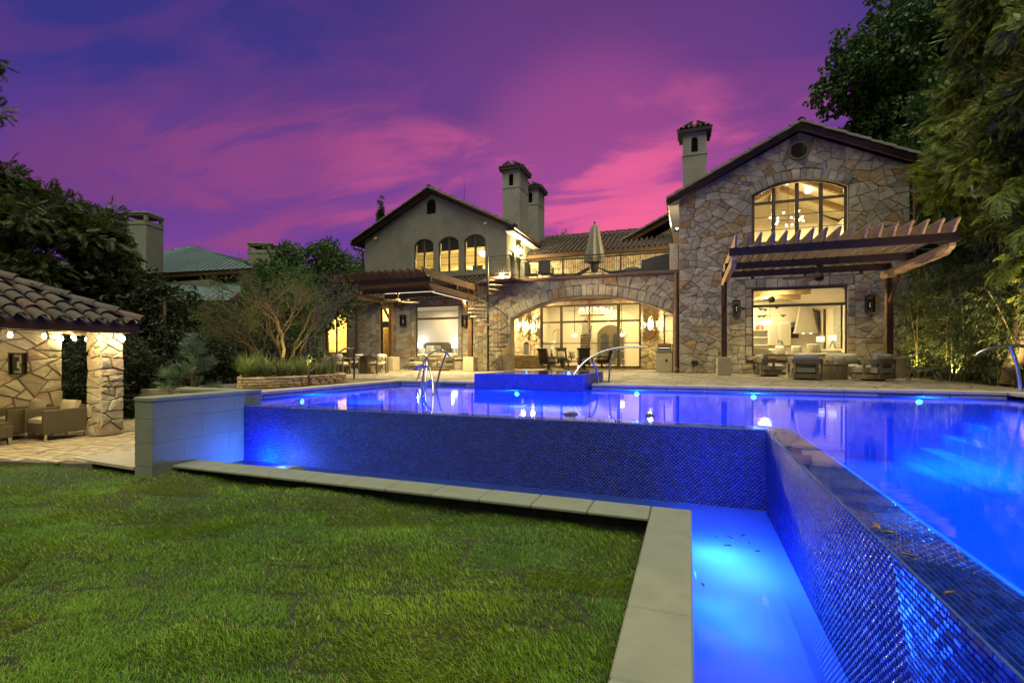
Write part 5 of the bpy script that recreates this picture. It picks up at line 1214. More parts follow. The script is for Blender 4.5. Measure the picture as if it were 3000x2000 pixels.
for i, (y, s, dx) in enumerate(((2.93, .07, .03), (2.85, .055, .09), (2.90, .05, -.01), (2.55, .05, .04), (2.2, .04, .03))):
    dead_leaf((.87+dx*.5, y, WZ+.004), s*.55, i*1.3, ('largest curled yellow leaf caught on the overflow edge', 'second yellow leaf of the clump on the overflow edge', 'small brown leaf in the clump hanging over the edge', 'single brown leaf on the edge below the clump', 'round yellow leaf on the overflow edge nearest the camera')[i], 'leaves on the overflow edge')
for i, (x, y) in enumerate(((-.65, 6.5), (-.1, 6.5), (.25, 6.49), (.6, 6.5), (.9, 6.1), (.88, 5.2), (.87, 4.4), (-1.9, 6.5))): dead_leaf((x, y, WZ), .03, i*.9, 'tiny dark leaf stuck on the overflow edge', 'tiny leaves on the overflow edge', M_CHARF)
for i, (x, y) in enumerate(((.25, 5.35), (.38, 5.4), (.52, 5.5), (.55, 5.3), (.35, 5.15), (.6, 5.1), (.10, 4.2), (.60, 2.75))): dead_leaf((x, y, BZ+.002), .035, i*1.1, 'dark leaf floating on the glowing basin water', 'leaves floating in the basin', M_CHARF)
# ------------------------------------------------------------------ garden pavilion on the left
PZ = -.95
pv = thing('garden_pavilion', 'open stone pavilion with a barrel tiled hip roof and string lights', 'pavilion', (-13, 6, PZ))
fx = tag(MB().prism([(-16.5, 3.17), (-8.95, 4.985), (-8.95, 9.2), (-16.5, 9.2)], 'xy', PZ-.3, PZ-.03).build('garden_terrace', M_JOINT), kind='structure')
rng = random.Random(18)
pave(-15.5, -8.95, 3.6, 9.1, .30, .15, skip=lambda x, y: y < 4.67+.241*(x+10.48), z=PZ-.03)
lay_pavers(fx, M_PAVER2)
def pier(parent, x0, x1, y0, y1, z0, z1, seed, size=.30):
    c = MB().box(x0+.02, x1-.02, y0+.02, y1-.02, z0, z1).build('pier', M_MORTAR_PALE, parent, world=True)
    lay_stones(c, rubble([(x0, z0), (x1, z0), (x1, z1), (x0, z1)], [], size, seed), lambda a, b, d: (a, y0+.02-d, b), seed, mtl=M_STONE_PALE, name='pier_stone', depth=(.015, .04), gap=.006)
    lay_stones(c, rubble([(y0, z0), (y1, z0), (y1, z1), (y0, z1)], [], size, seed+1), lambda a, b, d: (x1-.02+d, a, b), seed+1, mtl=M_STONE_PALE, name='pier_stone', depth=(.015, .055), gap=.006)
pier(pv, -12.02, -11.58, 6.60, 7.04, PZ, 1.30, 81, .27); pier(pv, -12.02, -11.58, 1.2, 1.64, PZ, 1.30, 83, .24)
XB = -13.55
wl = MB().box(XB-.35, XB-.02, 1.2, 6.95, PZ-.05, 1.32).build('back_wall', M_MORTAR_PALE, pv, world=True)
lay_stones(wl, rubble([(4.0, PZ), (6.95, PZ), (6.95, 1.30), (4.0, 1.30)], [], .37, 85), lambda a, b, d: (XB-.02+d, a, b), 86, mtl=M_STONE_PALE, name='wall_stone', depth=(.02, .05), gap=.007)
for (x0, x1, y0, y1) in ((-12.0, -11.62, 1.0, 7.3), (-13.9, -13.58, 1.0, 7.6)): MB().box(x0, x1, y0, y1, 1.26, 1.46, .01).build('beam', M_WOODL, pv, world=True)
for y in (2.4, 4.0, 5.6, 7.0): MB().box(-14, -11.55, y-.06, y+.06, 1.36, 1.48, .006).build('joist', M_WOODL, pv, world=True)
ex, ey, ez, hp = -11.40, 7.20, 1.42, .50
ridge_x = -13.0
rb = MB(); top = ez+1.7*hp
rb.convex([(ex, .6, ez), (ex, ey, ez), (ex-3.4, ey, ez), (ex-3.4, .6, ez), (ex-1.7, .6, top), (ex-1.7, ey-1.7, top), (ex, .6, ez-.06), (ex, ey, ez-.06), (ex-3.4, ey, ez-.06), (ex-3.4, .6, ez-.06)], [(0, 1, 5, 4), (1, 2, 5), (2, 3, 4, 5), (0, 4, 3, 9, 6), (6, 7, 8, 9), (0, 1, 7, 6), (1, 2, 8, 7), (2, 3, 9, 8)])
rf = rb.build('roof', M_ROOFBED, pv, world=True)
MB().box(ex-.02, ex+.03, .6, ey+.03, ez-.20, ez-.03, .008).build('fascia', M_WOOD, rf, world=True); MB().box(ex-3.4, ex-.02, ey-.02, ey+.03, ez-.20, ez-.03, .008).build('fascia', M_WOOD, rf, world=True)
# eave tiles: the slope above the long side, trimmed along the hip
big = barrel(.118, .10, .48, 9, .02).mesh('roof_tile', M_TILE_O, 40)
tile_field(rf, (ex+.10, ey, ez-.02), (0, -1, 0), (-1, 0, hp), 6.6, 2.05, keep=lambda p: p.y < ey-(ex-p.x)-.05, pitch=.31, course=.38, me=big, seed=6)
tile_field(rf, (ex, ey+.10, ez-.02), (-1, 0, 0), (0, -1, hp), 3.4, 2.05, keep=lambda p: p.x < ex-(ey-p.y)-.05 and p.x > ex-3.4+(ey-p.y), pitch=.31, course=.38, me=big, seed=7)
hipm = barrel(.15, .125, .52, 8, .02).mesh('hip_tile', M_TILE_O, 40)
rake_tiles(rf, (ex+.06, ey+.06, ez+.06), (ex-1.7, ey-1.7, top+.10), .03, me=hipm, step=.42, name='hip_tile'); rake_tiles(rf, (ex-1.7, ey-1.7, top+.1), (ex-1.7, .6, top+.1), .03, me=hipm, step=.45, name='ridge_tile')
# string lights
sl_ = thing('string_light', 'string of warm round bulbs under the pavilion eave', 'string lights', (ex+.05, 5, ez-.2))
cb_ = MB(); cb_.tube([(ex+.02, y, ez-.20-.02*math.sin(y*4)**2) for y in np.linspace(1.5, ey, 26)], .006, 5); cb_.build('cable', M_IRON, sl_, world=True)
def bulb(x, y, z, e=3.2):
    b = MB().lathe([(0, -.055), (.026, -.045), (.034, -.015), (.028, .02), (.018, .04), (0, .045)], 12, M=Matrix.Translation((x, y, z))).build('bulb', E_BULB, sl_, 60, True)
    MB().lathe([(.02, .035), (.024, .085), (.0, .09)], 8, M=Matrix.Translation((x, y, z))).build('socket', M_CHARF, b, world=True)
    light('bulb_light', 'POINT', (x, y, z), e, W_LAMP, .045)
for y in (5.09, 5.58, 6.04, 6.49, 6.94): bulb(ex-.02, y, ez-.30, 4.2)
for y in (4.1, 4.6): bulb(ex-.02, y, ez-.30, 4.2)
for y in (6.89, 7.14, 7.38): bulb(-13.45, y, 1.14, 3.4)
MB().tube([(-13.45, y, 1.23) for y in (5.9, 6.6, 7.5)], .006, 5).build('cable', M_IRON, sl_, world=True)
# low terrace steps left of the end wall
st_ = thing('terrace_step', 'thin stone slab jutting over the grass left of the end wall', 'step', (-8.6, 5.1, -1)); MB().convex([(-9.5, 5.02, -.975), (-7.84, 4.90, -.975), (-7.84, 6.5, -.975), (-9.1, 6.5, -.975), (-9.5, 5.02, -.93), (-7.84, 4.90, -.93), (-7.84, 6.5, -.93), (-9.1, 6.5, -.93)], [(0, 1, 2, 3), (4, 5, 6, 7), (0, 1, 5, 4), (1, 2, 6, 5), (2, 3, 7, 6), (3, 0, 4, 7)]).build('slab', M_LIMEB, st_, world=True)
MB().box(-9.1, -7.84, 5.25, 6.4, -1.3, -.976).build('riser', M_JOINT, st_, world=True); MB().box(-8.5, -7.84, 5.5, 5.9, -.93, -.925).build('planting_gap', M_SPOIL, st_, world=True)
MB().box(-8.75, -7.84, 5.98, 6.4, -.93, -.80, .01).build('upper_block', M_LIMEB, st_, world=True)
# earth bank behind
bk_ = MB(); bk_.convex([(-9.1, 6.9, -.98), (-9.1, 12.5, -.9), (-40, 12.5, -.6), (-40, 9.15, -.9), (-12, 9.15, -1.0), (-9.1, 6.9, -1.35), (-9.1, 12.5, -1.35), (-40, 12.5, -1.35), (-40, 9.15, -1.35), (-12, 9.15, -1.35)], [(0, 1, 2, 3, 4), (5, 6, 7, 8, 9), (0, 1, 6, 5), (1, 2, 7, 6), (2, 3, 8, 7), (3, 4, 9, 8), (4, 0, 5, 9)]); struct(bk_, 'earth_bank', M_SPOIL)
# ------------------------------------------------------------------ neighbouring house
nh = thing('neighbour_house', 'neighbouring house with a standing seam metal hip roof and stucco chimneys', 'house', (-32, 26, -1))
M_METAL = mat('seam_metal_roof', (.09, .14, .13), rough=.45, metal=.35, var=.12, scale=.8)
MB().box(-48, -27.5, 21.5, 33, -1, 5.4).build('wall', M_STUCCO, nh, world=True)
def hip(parent, pts, name='roof'):
    a, b, c, d, r0, r1 = [Vector(p) for p in pts]; m = MB(); m.add([a, b, c, d, r0, r1], [(0, 1, 5, 4), (1, 2, 5), (2, 3, 4, 5), (3, 0, 4)]); rf = m.build(name, M_METAL, parent, world=True)
    for (p, q, s, t) in ((a, b, r0, r1), (b, c, r1, r1)):
        n = int((q-p).length/.48)
        nn = (q-p).cross(s-p).normalized(); nn = nn if nn.z > 0 else -nn
        for i in range(1, n):
            f = i/n; e = p+(q-p)*f; dirup = (nn.cross(q-p)).normalized(); dirup = dirup if dirup.z > 0 else -dirup
            # stop at the hip line
            L = 0
            for k in range(80):
                w = e+dirup*(L+.1); inside = True
                for (u, v) in ((p, s), (q, t)):
                    mid = (p+q)/2
                    if (v-u).cross(w-u).dot(nn)*(v-u).cross(mid-u).dot(nn) < 0: inside = False
                if not inside or (w-e).length > (s-e).dot(dirup): break
                L += .1
            if L > .2: MB().bar(e+nn*.02, e+dirup*L+nn*.02, .03, .05).build('seam', M_METAL, rf, world=True)
    return rf
hip(nh, [(-39.5, 20.5, 6.0), (-24.3, 22.0, 6.0), (-25.0, 33.5, 6.0), (-42, 33, 6.0), (-35.6, 25.9, 9.0), (-35.2, 26.3, 9.0)])
hip(nh, [(-40, 17.6, 3.9), (-24.6, 20.4, 3.9), (-25.5, 24, 6.2), (-40, 23, 6.2), (-33, 22.5, 6.0), (-30, 22.8, 6.0)], 'lower_roof')
MB().convex([(-39.4, 20.6, 5.7), (-24.4, 22.05, 5.7), (-24.4, 22.3, 5.7), (-39.4, 20.9, 5.7), (-39.4, 20.6, 5.98), (-24.4, 22.05, 5.98), (-24.4, 22.3, 5.98), (-39.4, 20.9, 5.98)], [(0, 1, 2, 3), (4, 5, 6, 7), (0, 1, 5, 4), (1, 2, 6, 5), (2, 3, 7, 6), (3, 0, 4, 7)]).build('fascia', M_WOOD, nh, world=True)
M_STG = mat('green_stucco', (.17, .185, .14), rough=.95, var=.12, scale=1.2, bump=.3, bscale=60)
def plain_chimney(parent, cx, cy_, w, zb, zt, rz):
    M = Matrix.Translation((cx, cy_, 0)) @ Matrix.Rotation(R(rz), 4, 'Z'); h = w/2
    ch = MB().box(-h, h, -h, h, zb, zt-.75, .01, M=M).build('chimney', M_STG, parent, world=True)
    MB().box(-h-.03, h+.03, -h-.03, h+.03, zt-.75, zt-.62, .01, M=M).build('string_course', M_STG, ch, world=True)
    mb = MB()
    for x in (-1, 1):
        for y in (-1, 1): mb.box(x*h-(.16 if x > 0 else 0), x*h+(.16 if x < 0 else 0), y*h-(.16 if y > 0 else 0), y*h+(.16 if y < 0 else 0), zt-.62, zt-.12, M=M)
    for a, b, c, d in ((-h, h, -h, -h+.16), (-h, h, h-.16, h), (-h, -h+.16, -h, h), (h-.16, h, -h, h)): mb.box(a, b, c, d, zt-.62, zt-.50, M=M); mb.box(a, b, c, d, zt-.22, zt-.10, M=M)
    mb.build('vent_storey', M_STG, ch, world=True); MB().box(-h-.05, h+.05, -h-.05, h+.05, zt-.12, zt, .015, M=M).build('chimney_cap', M_STG, ch, world=True)
plain_chimney(nh, -30.0, 19.35, 1.32, 3.2, 9.0, 18); plain_chimney(nh, -28.0, 26.0, 1.5, 5, 8.5, 25)
# ------------------------------------------------------------------ lanterns
LIT = lantern_proto(True); LIT.location = (-9.32, YG-.06, 2.62); LIT['label'] = 'lit wall lantern left of the fire niche in the loggia'; LIT['group'] = 'lit lanterns'
def lamp_at(p, rz, lbl, e, proto=LIT, off=(0, -.34, 0)):
    c = dup(proto, p, rz, lbl)
    if e:
        for sx in (-.092, .092): light('lantern_light', 'POINT', Vector(p)+Matrix.Rotation(rz, 3, 'Z') @ Vector((sx, -.14, -.02)), e*.13, W_LAMP, .03)
        light('lantern_light', 'POINT', Vector(p)+Matrix.Rotation(rz, 3, 'Z') @ Vector(off), e*.9, W_LAMP, .06)
    return c
for sx in (-.092, .092): light('lantern_light', 'POINT', (-9.32+sx, YG-.20, 2.60), 3, W_LAMP, .03)
light('lantern_light', 'POINT', (-9.32, YG-.42, 2.60), 20, W_LAMP, .06)
lamp_at((-8.72, YG-.06, 2.52), 0, 'lit wall lantern right of the fire niche, beside the glass screen', 22); lamp_at((-2.0, YG-.06, 2.5), 0, 'lit wall lantern on the stone right of the loggia glass', 26)
lamp_at((-9.98, 28.55, 7.25), R(90), 'glaring wall lantern beside the terrace door', 42); lamp_at((-.45, 26.0, 7.35), R(-90), 'lit wall lantern under the left eave of the gable wing', 48)
OFF = lantern_proto(False); OFF.location = (1.84, YR-.05, 2.72); OFF['label'] = 'unlit black lantern left of the big lower window'; OFF['group'] = 'unlit lanterns'
lamp_at((6.5, YR-.05, 2.72), 0, 'unlit black lantern right of the big lower window', 0, OFF); lamp_at((-15.29, YB-.05, 2.73), 0, 'unlit black lantern between garden door and bedroom window', 0, OFF)
lamp_at((-11.42, YB-.05, 2.62), 0, 'unlit black lantern right of the bedroom window, by the stair', 0, OFF); lamp_at((XB+.05, 6.1, .57), R(90), 'unlit iron lantern on the pavilion wall', 0, OFF).scale = (.85, .7, .72)
# flood spot under the stair landing
fs_ = thing('flood_light', 'small glaring flood light at the corner of the stair landing', 'flood light', (-8.42, 21.56, 4.60))
MB().lathe([(0, -.07), (.07, -.05), (.085, 0), (.06, .05), (0, .06)], 14).build('lens', emit('flood_glow', (1, .88, .6), 40), fs_, 60); MB().box(-.03, .03, .02, .12, -.03, .03).build('bracket', M_IRON, fs_)
aim(light('flood', 'SPOT', (-8.42, 21.42, 4.60), 4600, W_LAMP, .08, spot=118, blend=.8), (5.5, 14.5, 2.6)); light('flood', 'POINT', (-8.42, 21.35, 4.62), 420, W_LAMP, .08)
for x, z, l in ((-19.0, 8.35, 'white security camera under the left rake of the stucco gable'), (-11.3, 8.6, 'white security camera under the right rake of the stucco gable')):
    t = thing('security_camera', l, 'camera', (x, YU-.02, z)); MB().box(-.04, .04, -.05, 0, -.05, .05).build('mount', M_WHITE, t); MB().lathe([(.05, 0), (.06, .16), (0, .17)], 10, M=Matrix.Translation((0, -.05, -.03)) @ Matrix.Rotation(R(110), 4, 'X')).build('body', M_WHITE, t)
# ------------------------------------------------------------------ pergolas
def pergola(nm, lbl, x0, x1, yf, yp, zt, posts, n, base, left):
    pg = thing(nm, lbl, 'pergola', ((x0+x1)/2, yp, 0))
    ym = (yf+yp)/2+.35
    for y, a, b in ((yf, x0-.05, x1+.05), (ym, x0, x1), (yp+.05, x0, x1)):
        MB().box(a, b, y-.06, y+.06, zt-.22, zt, .008).build('cross_beam', M_DARKBEAM, pg, world=True)
    for x in (x0+.10, x1-.10):
        mb = MB(); w = .07
        mb.prism([(yf-.02, zt-.245), (yp+.5, zt-.245), (yp+.5, zt-.42), (yp+.2, zt-.52), (yf+.35, zt-.50), (yf-.02, zt-.34)], 'yz', x-w, x+w); mb.build('side_beam', M_WOODL if not left else M_WOOD, pg, world=True)
    for x in posts:
        MB().box(x-.10, x+.10, yp-.10, yp+.10, base, zt-.525, .012).build('post', M_WOOD, pg, world=True)
        MB().bar((x, yp-.08, zt-1.35), (x, yp-.85, zt-.55), .09, .12, .008).build('brace', M_WOOD, pg, world=True)
    for i in range(n):
        x = x0+.12+(x1-x0-.24)*i/(n-1); w = .028; j = rng.uniform(-.02, .02)
        tail = [(yf-.44+j, zt+.31), (yf-.43+j, zt+.27), (yf-.35, zt+.22), (yf-.25, zt+.13), (yf-.14, zt+.01)]
        mb = MB(); mb.prism(tail+[(yp+.55, zt+.01), (yp+.55, zt+.31)], 'yz', x-w, x+w); mb.build('rafter', M_WOODL if not left else M_WOOD, pg, world=True)
        for y in (yf, ym): MB().box(x+w, x+w+.012, y-.03, y+.03, zt-.06, zt+.09).build('bracket', M_IRON, pg, world=True)
    return pg
PR = pergola('pergola', 'large timber pergola with curved rafter tails in front of the stone gable wing', 1.15, 6.50, 15.75, 20.1, 3.92, (1.23, 6.43), 17, .68, False)
PL = pergola('pergola', 'dark timber pergola shading the bedroom window and dining set on the left', -14.85, -9.78, 17.2, 21.4, 3.92, (-14.45, -9.95), 15, .68, True)
def block(lbl, x, y, w): o = MB().box(-w/2, w/2, -w/2, w/2, 0, .69, .012).build('post_block', M_LIMEB); o.location = (x, y, 0); return tag(o, lbl, 'stone block', 'stone blocks under the pergola posts')
block('square limestone block under the left post of the large pergola', 1.23, 20.1, .50); block('square limestone block under the right post of the large pergola', 6.52, 20.1, .55); block('square limestone block under the left post of the dark pergola', -14.45, 21.4, .62); block('square limestone block under the post by the spiral stair', -9.95, 21.4, .55)
# strip lamps fixed along the beams
def strip(lbl, a, b, e):
    m = Vector(a).lerp(Vector(b), .5); t = thing('strip_lamp', lbl, 'strip light', m); M_ = emit('strip_glow', (1, .87, .6), 1.3)
    MB().bar(Vector(a)-m, Vector(b)-m, .05, .012).build('diffuser', M_, t); MB().bar(Vector(a)-m+Vector((0, 0, .012)), Vector(b)-m+Vector((0, 0, .012)), .06, .010).build('channel', M_IRON, t)
    d = Vector(b)-Vector(a); rzz = math.atan2(d.y, d.x); return light('strip_light', 'AREA', m-Vector((0, 0, .02)), e, W_LAMP, d.length*.9, (0, 0, rzz), size_y=.05)
strip('warm strip lamp under the right side beam of the dark pergola', (-9.88, 17.6, 3.345), (-9.88, 21.0, 3.345), 60); strip('warm strip lamp under the middle beam of the dark pergola', (-13.6, 19.65, 3.685), (-10.2, 19.65, 3.685), 60)
def can(lbl, p):
    t = thing('beam_downlight', lbl, 'downlight', p, 0, 'downlights on the pergola beams'); MB().lathe([(.05, .0), (.06, .0), (.06, -.10), (.05, -.10)], 14).build('housing', M_IRON, t, 40); MB().lathe([(0, -.05), (.05, -.05)], 14).build('lens', E_LAMP, t)
    aim(light('downlight', 'SPOT', Vector(p)+Vector((0, 0, -.12)), 330, W_LAMP, .05, spot=120, blend=.9), Vector(p)+Vector((0, .4, -2)))
for i, x in enumerate((-13.6, -12.3, -11.0)): can('small added downlight on the rear beam of the dark pergola, '+('nearest the door', 'in the middle', 'nearest the stair')[i], (x, 21.35, 3.70))  # downlights added to warm the bedroom wall, none known on this beam
for i, x in enumerate((2.2, 3.9, 5.6)): can('small dark downlight on the rear pergola beam, '+('nearest the left post', 'in the middle', 'nearest the right post')[i], (x, 20.02, 3.70))
def fan(lbl, p, drop, r, rz):
    t = thing('ceiling_fan', lbl, 'ceiling fan', p, rz); MB().lathe([(.09, drop), (.09, drop-.05), (.02, drop-.07), (.02, .14), (.1, .12), (.14, .02), (.13, -.08), (.09, -.12), (0, -.13)], 18).build('motor', M_DARKBEAM, t, 50)
    for k in range(5):
        M = Matrix.Rotation(2*math.pi*k/5, 4, 'Z'); mb = MB(); vs = []
        for i in range(7):
            u = i/6; y = .16+u*(r-.16); w = .055+.075*math.sin(math.pi*min(1, u*.9+.1)); vs += [(-w, y, .012), (w, y, -.028), (-w, y, .022), (w, y, -.018)]
        fs = []
        for i in range(6): b = i*4; fs += [(b, b+4, b+5, b+1), (b+2, b+3, b+7, b+6), (b, b+2, b+6, b+4), (b+1, b+5, b+7, b+3)]
        fs += [(0, 1, 3, 2), (24, 26, 27, 25)]; mb.add([M @ Vector(v) for v in vs], fs).build('blade', M_TEAK, t)
    return t
fan('brown ceiling fan hanging below the large pergola', (3.97, 18.3, 3.30), .40, 1.05, .3); fan('brown ceiling fan hanging below the dark pergola', (-12.9, 19.7, 3.30), .40, .95, .5); fan('small ceiling fan inside behind the big lower window', (3.6, 25.4, 3.35), .3, .6, .2)
# ------------------------------------------------------------------ spiral stair
sx_, sy_ = -9.12, 21.6; ss = thing('spiral_stair', 'dark iron spiral stair rising to the terrace corner', 'spiral staircase', (sx_, sy_, 0))
MB().lathe([(.055, 0), (.055, 5.5), (.07, 5.52), (0, 5.6)], 14).build('pole', M_IRON, ss, 40); nt_ = 22
A0 = 180; DA = -24.5
def sa(i): return R(A0+DA*i)
for i in range(nt_):
    a = sa(i); z = .2*(i+1); d = R(13.5); mb = MB()
    p = [(.04*math.cos(a-d), .04*math.sin(a-d)), (.98*math.cos(a-d), .98*math.sin(a-d)), (1.0*math.cos(a), 1.0*math.sin(a)), (.98*math.cos(a+d), .98*math.sin(a+d)), (.04*math.cos(a+d), .04*math.sin(a+d))]
    mb.prism(p, 'xy', z-.045, z); mb.build('tread', mat('worn_tread', (.15, .115, .075), rough=.6, var=.3), ss)
    for k in (-.5, 0): 
        b = a+R(DA)*k; MB().tube([(.97*math.cos(b), .97*math.sin(b), z), (.97*math.cos(b), .97*math.sin(b), z+.92-.2*k)], .009, 5).build('baluster', M_IRON, ss)
MB().tube([(.97*math.cos(sa(i/3)), .97*math.sin(sa(i/3)), .2*(i/3+1)+.93) for i in range(-1, 3*nt_-1)], .022, 7).build('handrail', M_STEEL if False else M_BRONZE, ss, 50)
MB().box(-1.0, -.95, -.02, .03, 0, 1.15, .004).build('newel', M_IRON, ss)
# ------------------------------------------------------------------ seating
def arc_band(r, a0, a1, w, z0, z1, n=14, sq=1.0):
    mb = MB(); vs = []
    for i in range(n+1):
        a = R(a0+(a1-a0)*i/n); c, s = math.cos(a), math.sin(a); k = (abs(c)**4+abs(s)**4)**-.25 if sq else 1
        for rr, z in ((r*k, z0), ((r-w)*k, z0), ((r-w)*k, z1), (r*k, z1)): vs.append((rr*c, rr*s, z))
    fs = []
    for i in range(n):
        b = i*4
        for q in range(4): fs.append((b+q, b+(q+1) % 4, b+4+(q+1) % 4, b+4+q))
    fs += [(0, 3, 2, 1), (n*4, n*4+1, n*4+2, n*4+3)]; return mb.add(vs, fs)
def barrel_chair(lbl, loc, rz, grp, w=.47, back=.30):
    """faces +Y locally, curved wooden back rail towards -Y"""
    t = thing('lounge_chair', lbl, 'lounge chair', loc, rz, grp)
    MB().prism([(w*(abs(math.cos(a))**4+abs(math.sin(a))**4)**-.25*math.cos(a), w*(abs(math.cos(a))**4+abs(math.sin(a))**4)**-.25*math.sin(a)) for a in [2*math.pi*i/28 for i in range(28)]], 'xy', .05, .19).build('base', M_TEAK, t, 30)
    MB().lathe([(.3, 0), (.3, .05)], 20).build('swivel', M_IRON, t)
    arc_band(w, 175, 365, .045, .50, .64).build('back_rail', M_TEAK, t, 30)
    for a in (185, 235, 305, 355):
        c, s = math.cos(R(a)), math.sin(R(a)); k = (abs(c)**4+abs(s)**4)**-.25*(w-.025); MB().box(-.035, .035, -.022, .022, .19, .5, M=Matrix.Translation((k*c, k*s, 0)) @ Matrix.Rotation(R(a+90), 4, 'Z')).build('upright', M_TEAK, t)
    MB().cushion(-w+.06, w-.06, -w+.06, w-.03, .19, .42, .03).build('seat_cushion', M_GREYF, t, 60)
    MB().cushion(-.36, .36, -.11, .11, -.2, .2, .012, M=Matrix.Translation((0, -w+.20, .60)) @ Matrix.Rotation(R(8), 4, 'X')).build('back_cushion', M_GREYF, t, 60)
    return t
G = 'wooden lounge chairs below the large pergola'
c0 = barrel_chair('lounge chair seen from behind, left of the round table', (3.42, 17.55, 0), R(-8), G)
dup(c0, (2.75, 20.0, 0), R(-75), 'lounge chair farthest left, close to the window sill'); dup(c0, (5.25, 17.65, 0), R(38), 'lounge chair right of the round table, beside the stone block')
sofa_ = thing('lounge_chair', 'lounge chair behind the round table with its back to the wall', 'lounge chair', (5.2, 20.55, 0), R(180), G)
MB().box(-.62, .62, -.45, .45, .05, .19, .02).build('base', M_TEAK, sofa_); MB().box(-.62, .62, -.47, -.42, .48, .62, .01).build('back_rail', M_TEAK, sofa_)
for x in (-.6, .6): MB().box(x-.025, x+.025, -.45, .4, .5, .62, .01).build('arm', M_TEAK, sofa_); MB().box(x-.03, x+.03, -.44, -.36, .19, .5).build('upright', M_TEAK, sofa_)
MB().cushion(-.56, .56, -.38, .44, .19, .42, .03).build('seat_cushion', M_GREYF, sofa_, 60); MB().cushion(-.5, .5, -.1, .1, -.2, .22, .04, M=Matrix.Translation((0, -.27, .62))).build('back_cushion', M_GREYF, sofa_, 60)
pillow('pillow', (5.0, 20.2, .52), 10, -20, .42, mat('dark_pattern_fabric', (.06, .06, .05), var=.8, scale=22), 'dark patterned pillow on the chair behind the round table', 'outdoor pillows')
rt_ = thing('coffee_table', 'round solid drum table between the lounge chairs', 'table', (4.30, 18.3, 0)); MB().lathe([(.45, .0), (.46, .02), (.46, .46), (0, .46)], 36).build('drum', mat('drum_wood', (.20, .15, .08), rough=.4, var=.35, scale=4, stretch=(7, 7, .6)), rt_, 40); MB().lathe([(0, .462), (.48, .462), (.48, .49), (0, .495)], 36).build('top', M_TEAK, rt_, 40)
# lattice string chair
M_WIRE = mat('grey_wire', (.16, .17, .15), rough=.4, metal=.3)
ap = thing('string_chair', 'black wire chair with a string seat by the bamboo', 'chair', (6.62, 17.9, 0), R(150))
fr = MB(); fr.tube([(.02, .45, .86), (.38, .25, .66), (.45, -.2, .44), (.3, -.5, .37), (0, -.56, .36), (-.3, -.5, .37), (-.45, -.2, .44), (-.38, .25, .66)], .013, 6, closed=True); fr.build('hoop', M_WIRE, ap, 60)
for i in range(26):
    f = i/25; a = math.pi*2*f; e = Vector((.02+.43*math.sin(a), -.05-.5*math.cos(a)*-1 if False else -.06+.5*math.cos(a), .60+.24*math.cos(a))); MB().tube([e, Vector((e.x*.35, .02+e.y*.28, .30+.03*math.cos(a)))], .0035, 4).build('string', M_CHARF, ap)
MB().tube([(.15*math.cos(2*math.pi*i/12), .02+.15*math.sin(2*math.pi*i/12), .30) for i in range(12)], .010, 5, closed=True).build('inner_ring', M_WIRE, ap)
for s in (-1, 1):
    MB().tube([(s*.40, .20, .66), (s*.30, .1, .33), (s*.40, -.1, .02), (s*.38, -.35, .012), (s*.36, .5, .012), (s*.2, .42, .4)], .012, 6).build('leg', M_WIRE, ap, 60); MB().tube([(s*.36, -.42, .38), (s*.22, -.28, .26), (s*.39, -.3, .012)], .012, 6).build('leg', M_WIRE, ap, 60)
# lounge pair under the dark pergola
G = 'wooden lounge chairs before the bedroom window'
dup(c0, (-13.35, 22.3, 0), R(150), 'lounge chair below the bedroom window facing the pool')['group'] = G; dup(c0, (-11.6, 21.75, 0), R(70), 'lounge chair below the bedroom window turned to its neighbour')['group'] = G
dt = thing('side_table', 'small dark drum table between the two bedroom lounge chairs', 'table', (-12.45, 22.2, 0)); MB().lathe([(.26, 0), (.26, .52), (0, .525)], 24).build('drum', M_CHARF, dt, 40); MB().lathe([(0, .527), (.28, .527), (.28, .55), (0, .552)], 24).build('top', M_TEAK, dt, 40)
# dining set
dn = thing('dining_table', 'dark outdoor dining table on slab legs', 'table', (-13.6, 17.4, 0), R(8)); MB().box(-1.15, 1.1, -.5, .5, .70, .755, .01).build('top', M_CHARF, dn)
for x in (-.65, .6): MB().box(x-.22, x+.22, -.28, .28, 0, .70, .01).build('leg', M_TEAK, dn)
def dining_chair(lbl, loc, rz, g='teak chairs around the outdoor dining table'):
    t = thing('dining_chair', lbl, 'chair', loc, rz, g)
    for x in (-.27, .27):
        for y, h in ((-.26, .66), (.25, .66)): MB().box(x-.025, x+.025, y-.025, y+.025, 0, h, .006).build('leg', M_TEAK, t)
        MB().box(x-.03, x+.03, -.27, .28, .63, .66, .006).build('arm', M_TEAK, t)
    MB().box(-.27, .27, -.26, .26, .34, .39, .006).build('seat_frame', M_TEAK, t); arc_band(.29, 200, 340, .035, .60, .72, sq=0).build('back_rail', M_TEAK, t, 30)
    MB().cushion(-.25, .25, -.24, .25, .39, .48, .015).build('seat_cushion', M_CREAM, t, 60); MB().cushion(-.22, .22, -.05, .05, -.16, .16, .04, M=Matrix.Translation((0, -.19, .66)) @ Matrix.Rotation(R(10), 4, 'X')).build('back_cushion', M_CREAM, t, 60); return t
d0 = dining_chair('teak dining chair nearest the pool, seen from behind, next to the handrail', (-13.35, 16.2, 0), R(6))
dup(d0, (-12.35, 17.25, 0), R(85), 'teak dining chair at the table end nearest the bedroom'); dup(d0, (-14.35, 16.35, 0), R(12), 'teak dining chair half hidden by the planter shrubs'); dup(d0, (-13.1, 18.5, 0), R(175), 'teak dining chair on the far side, nearer the bedroom'); dup(d0, (-14.4, 18.55, 0), R(188), 'teak dining chair on the far side below the side window')
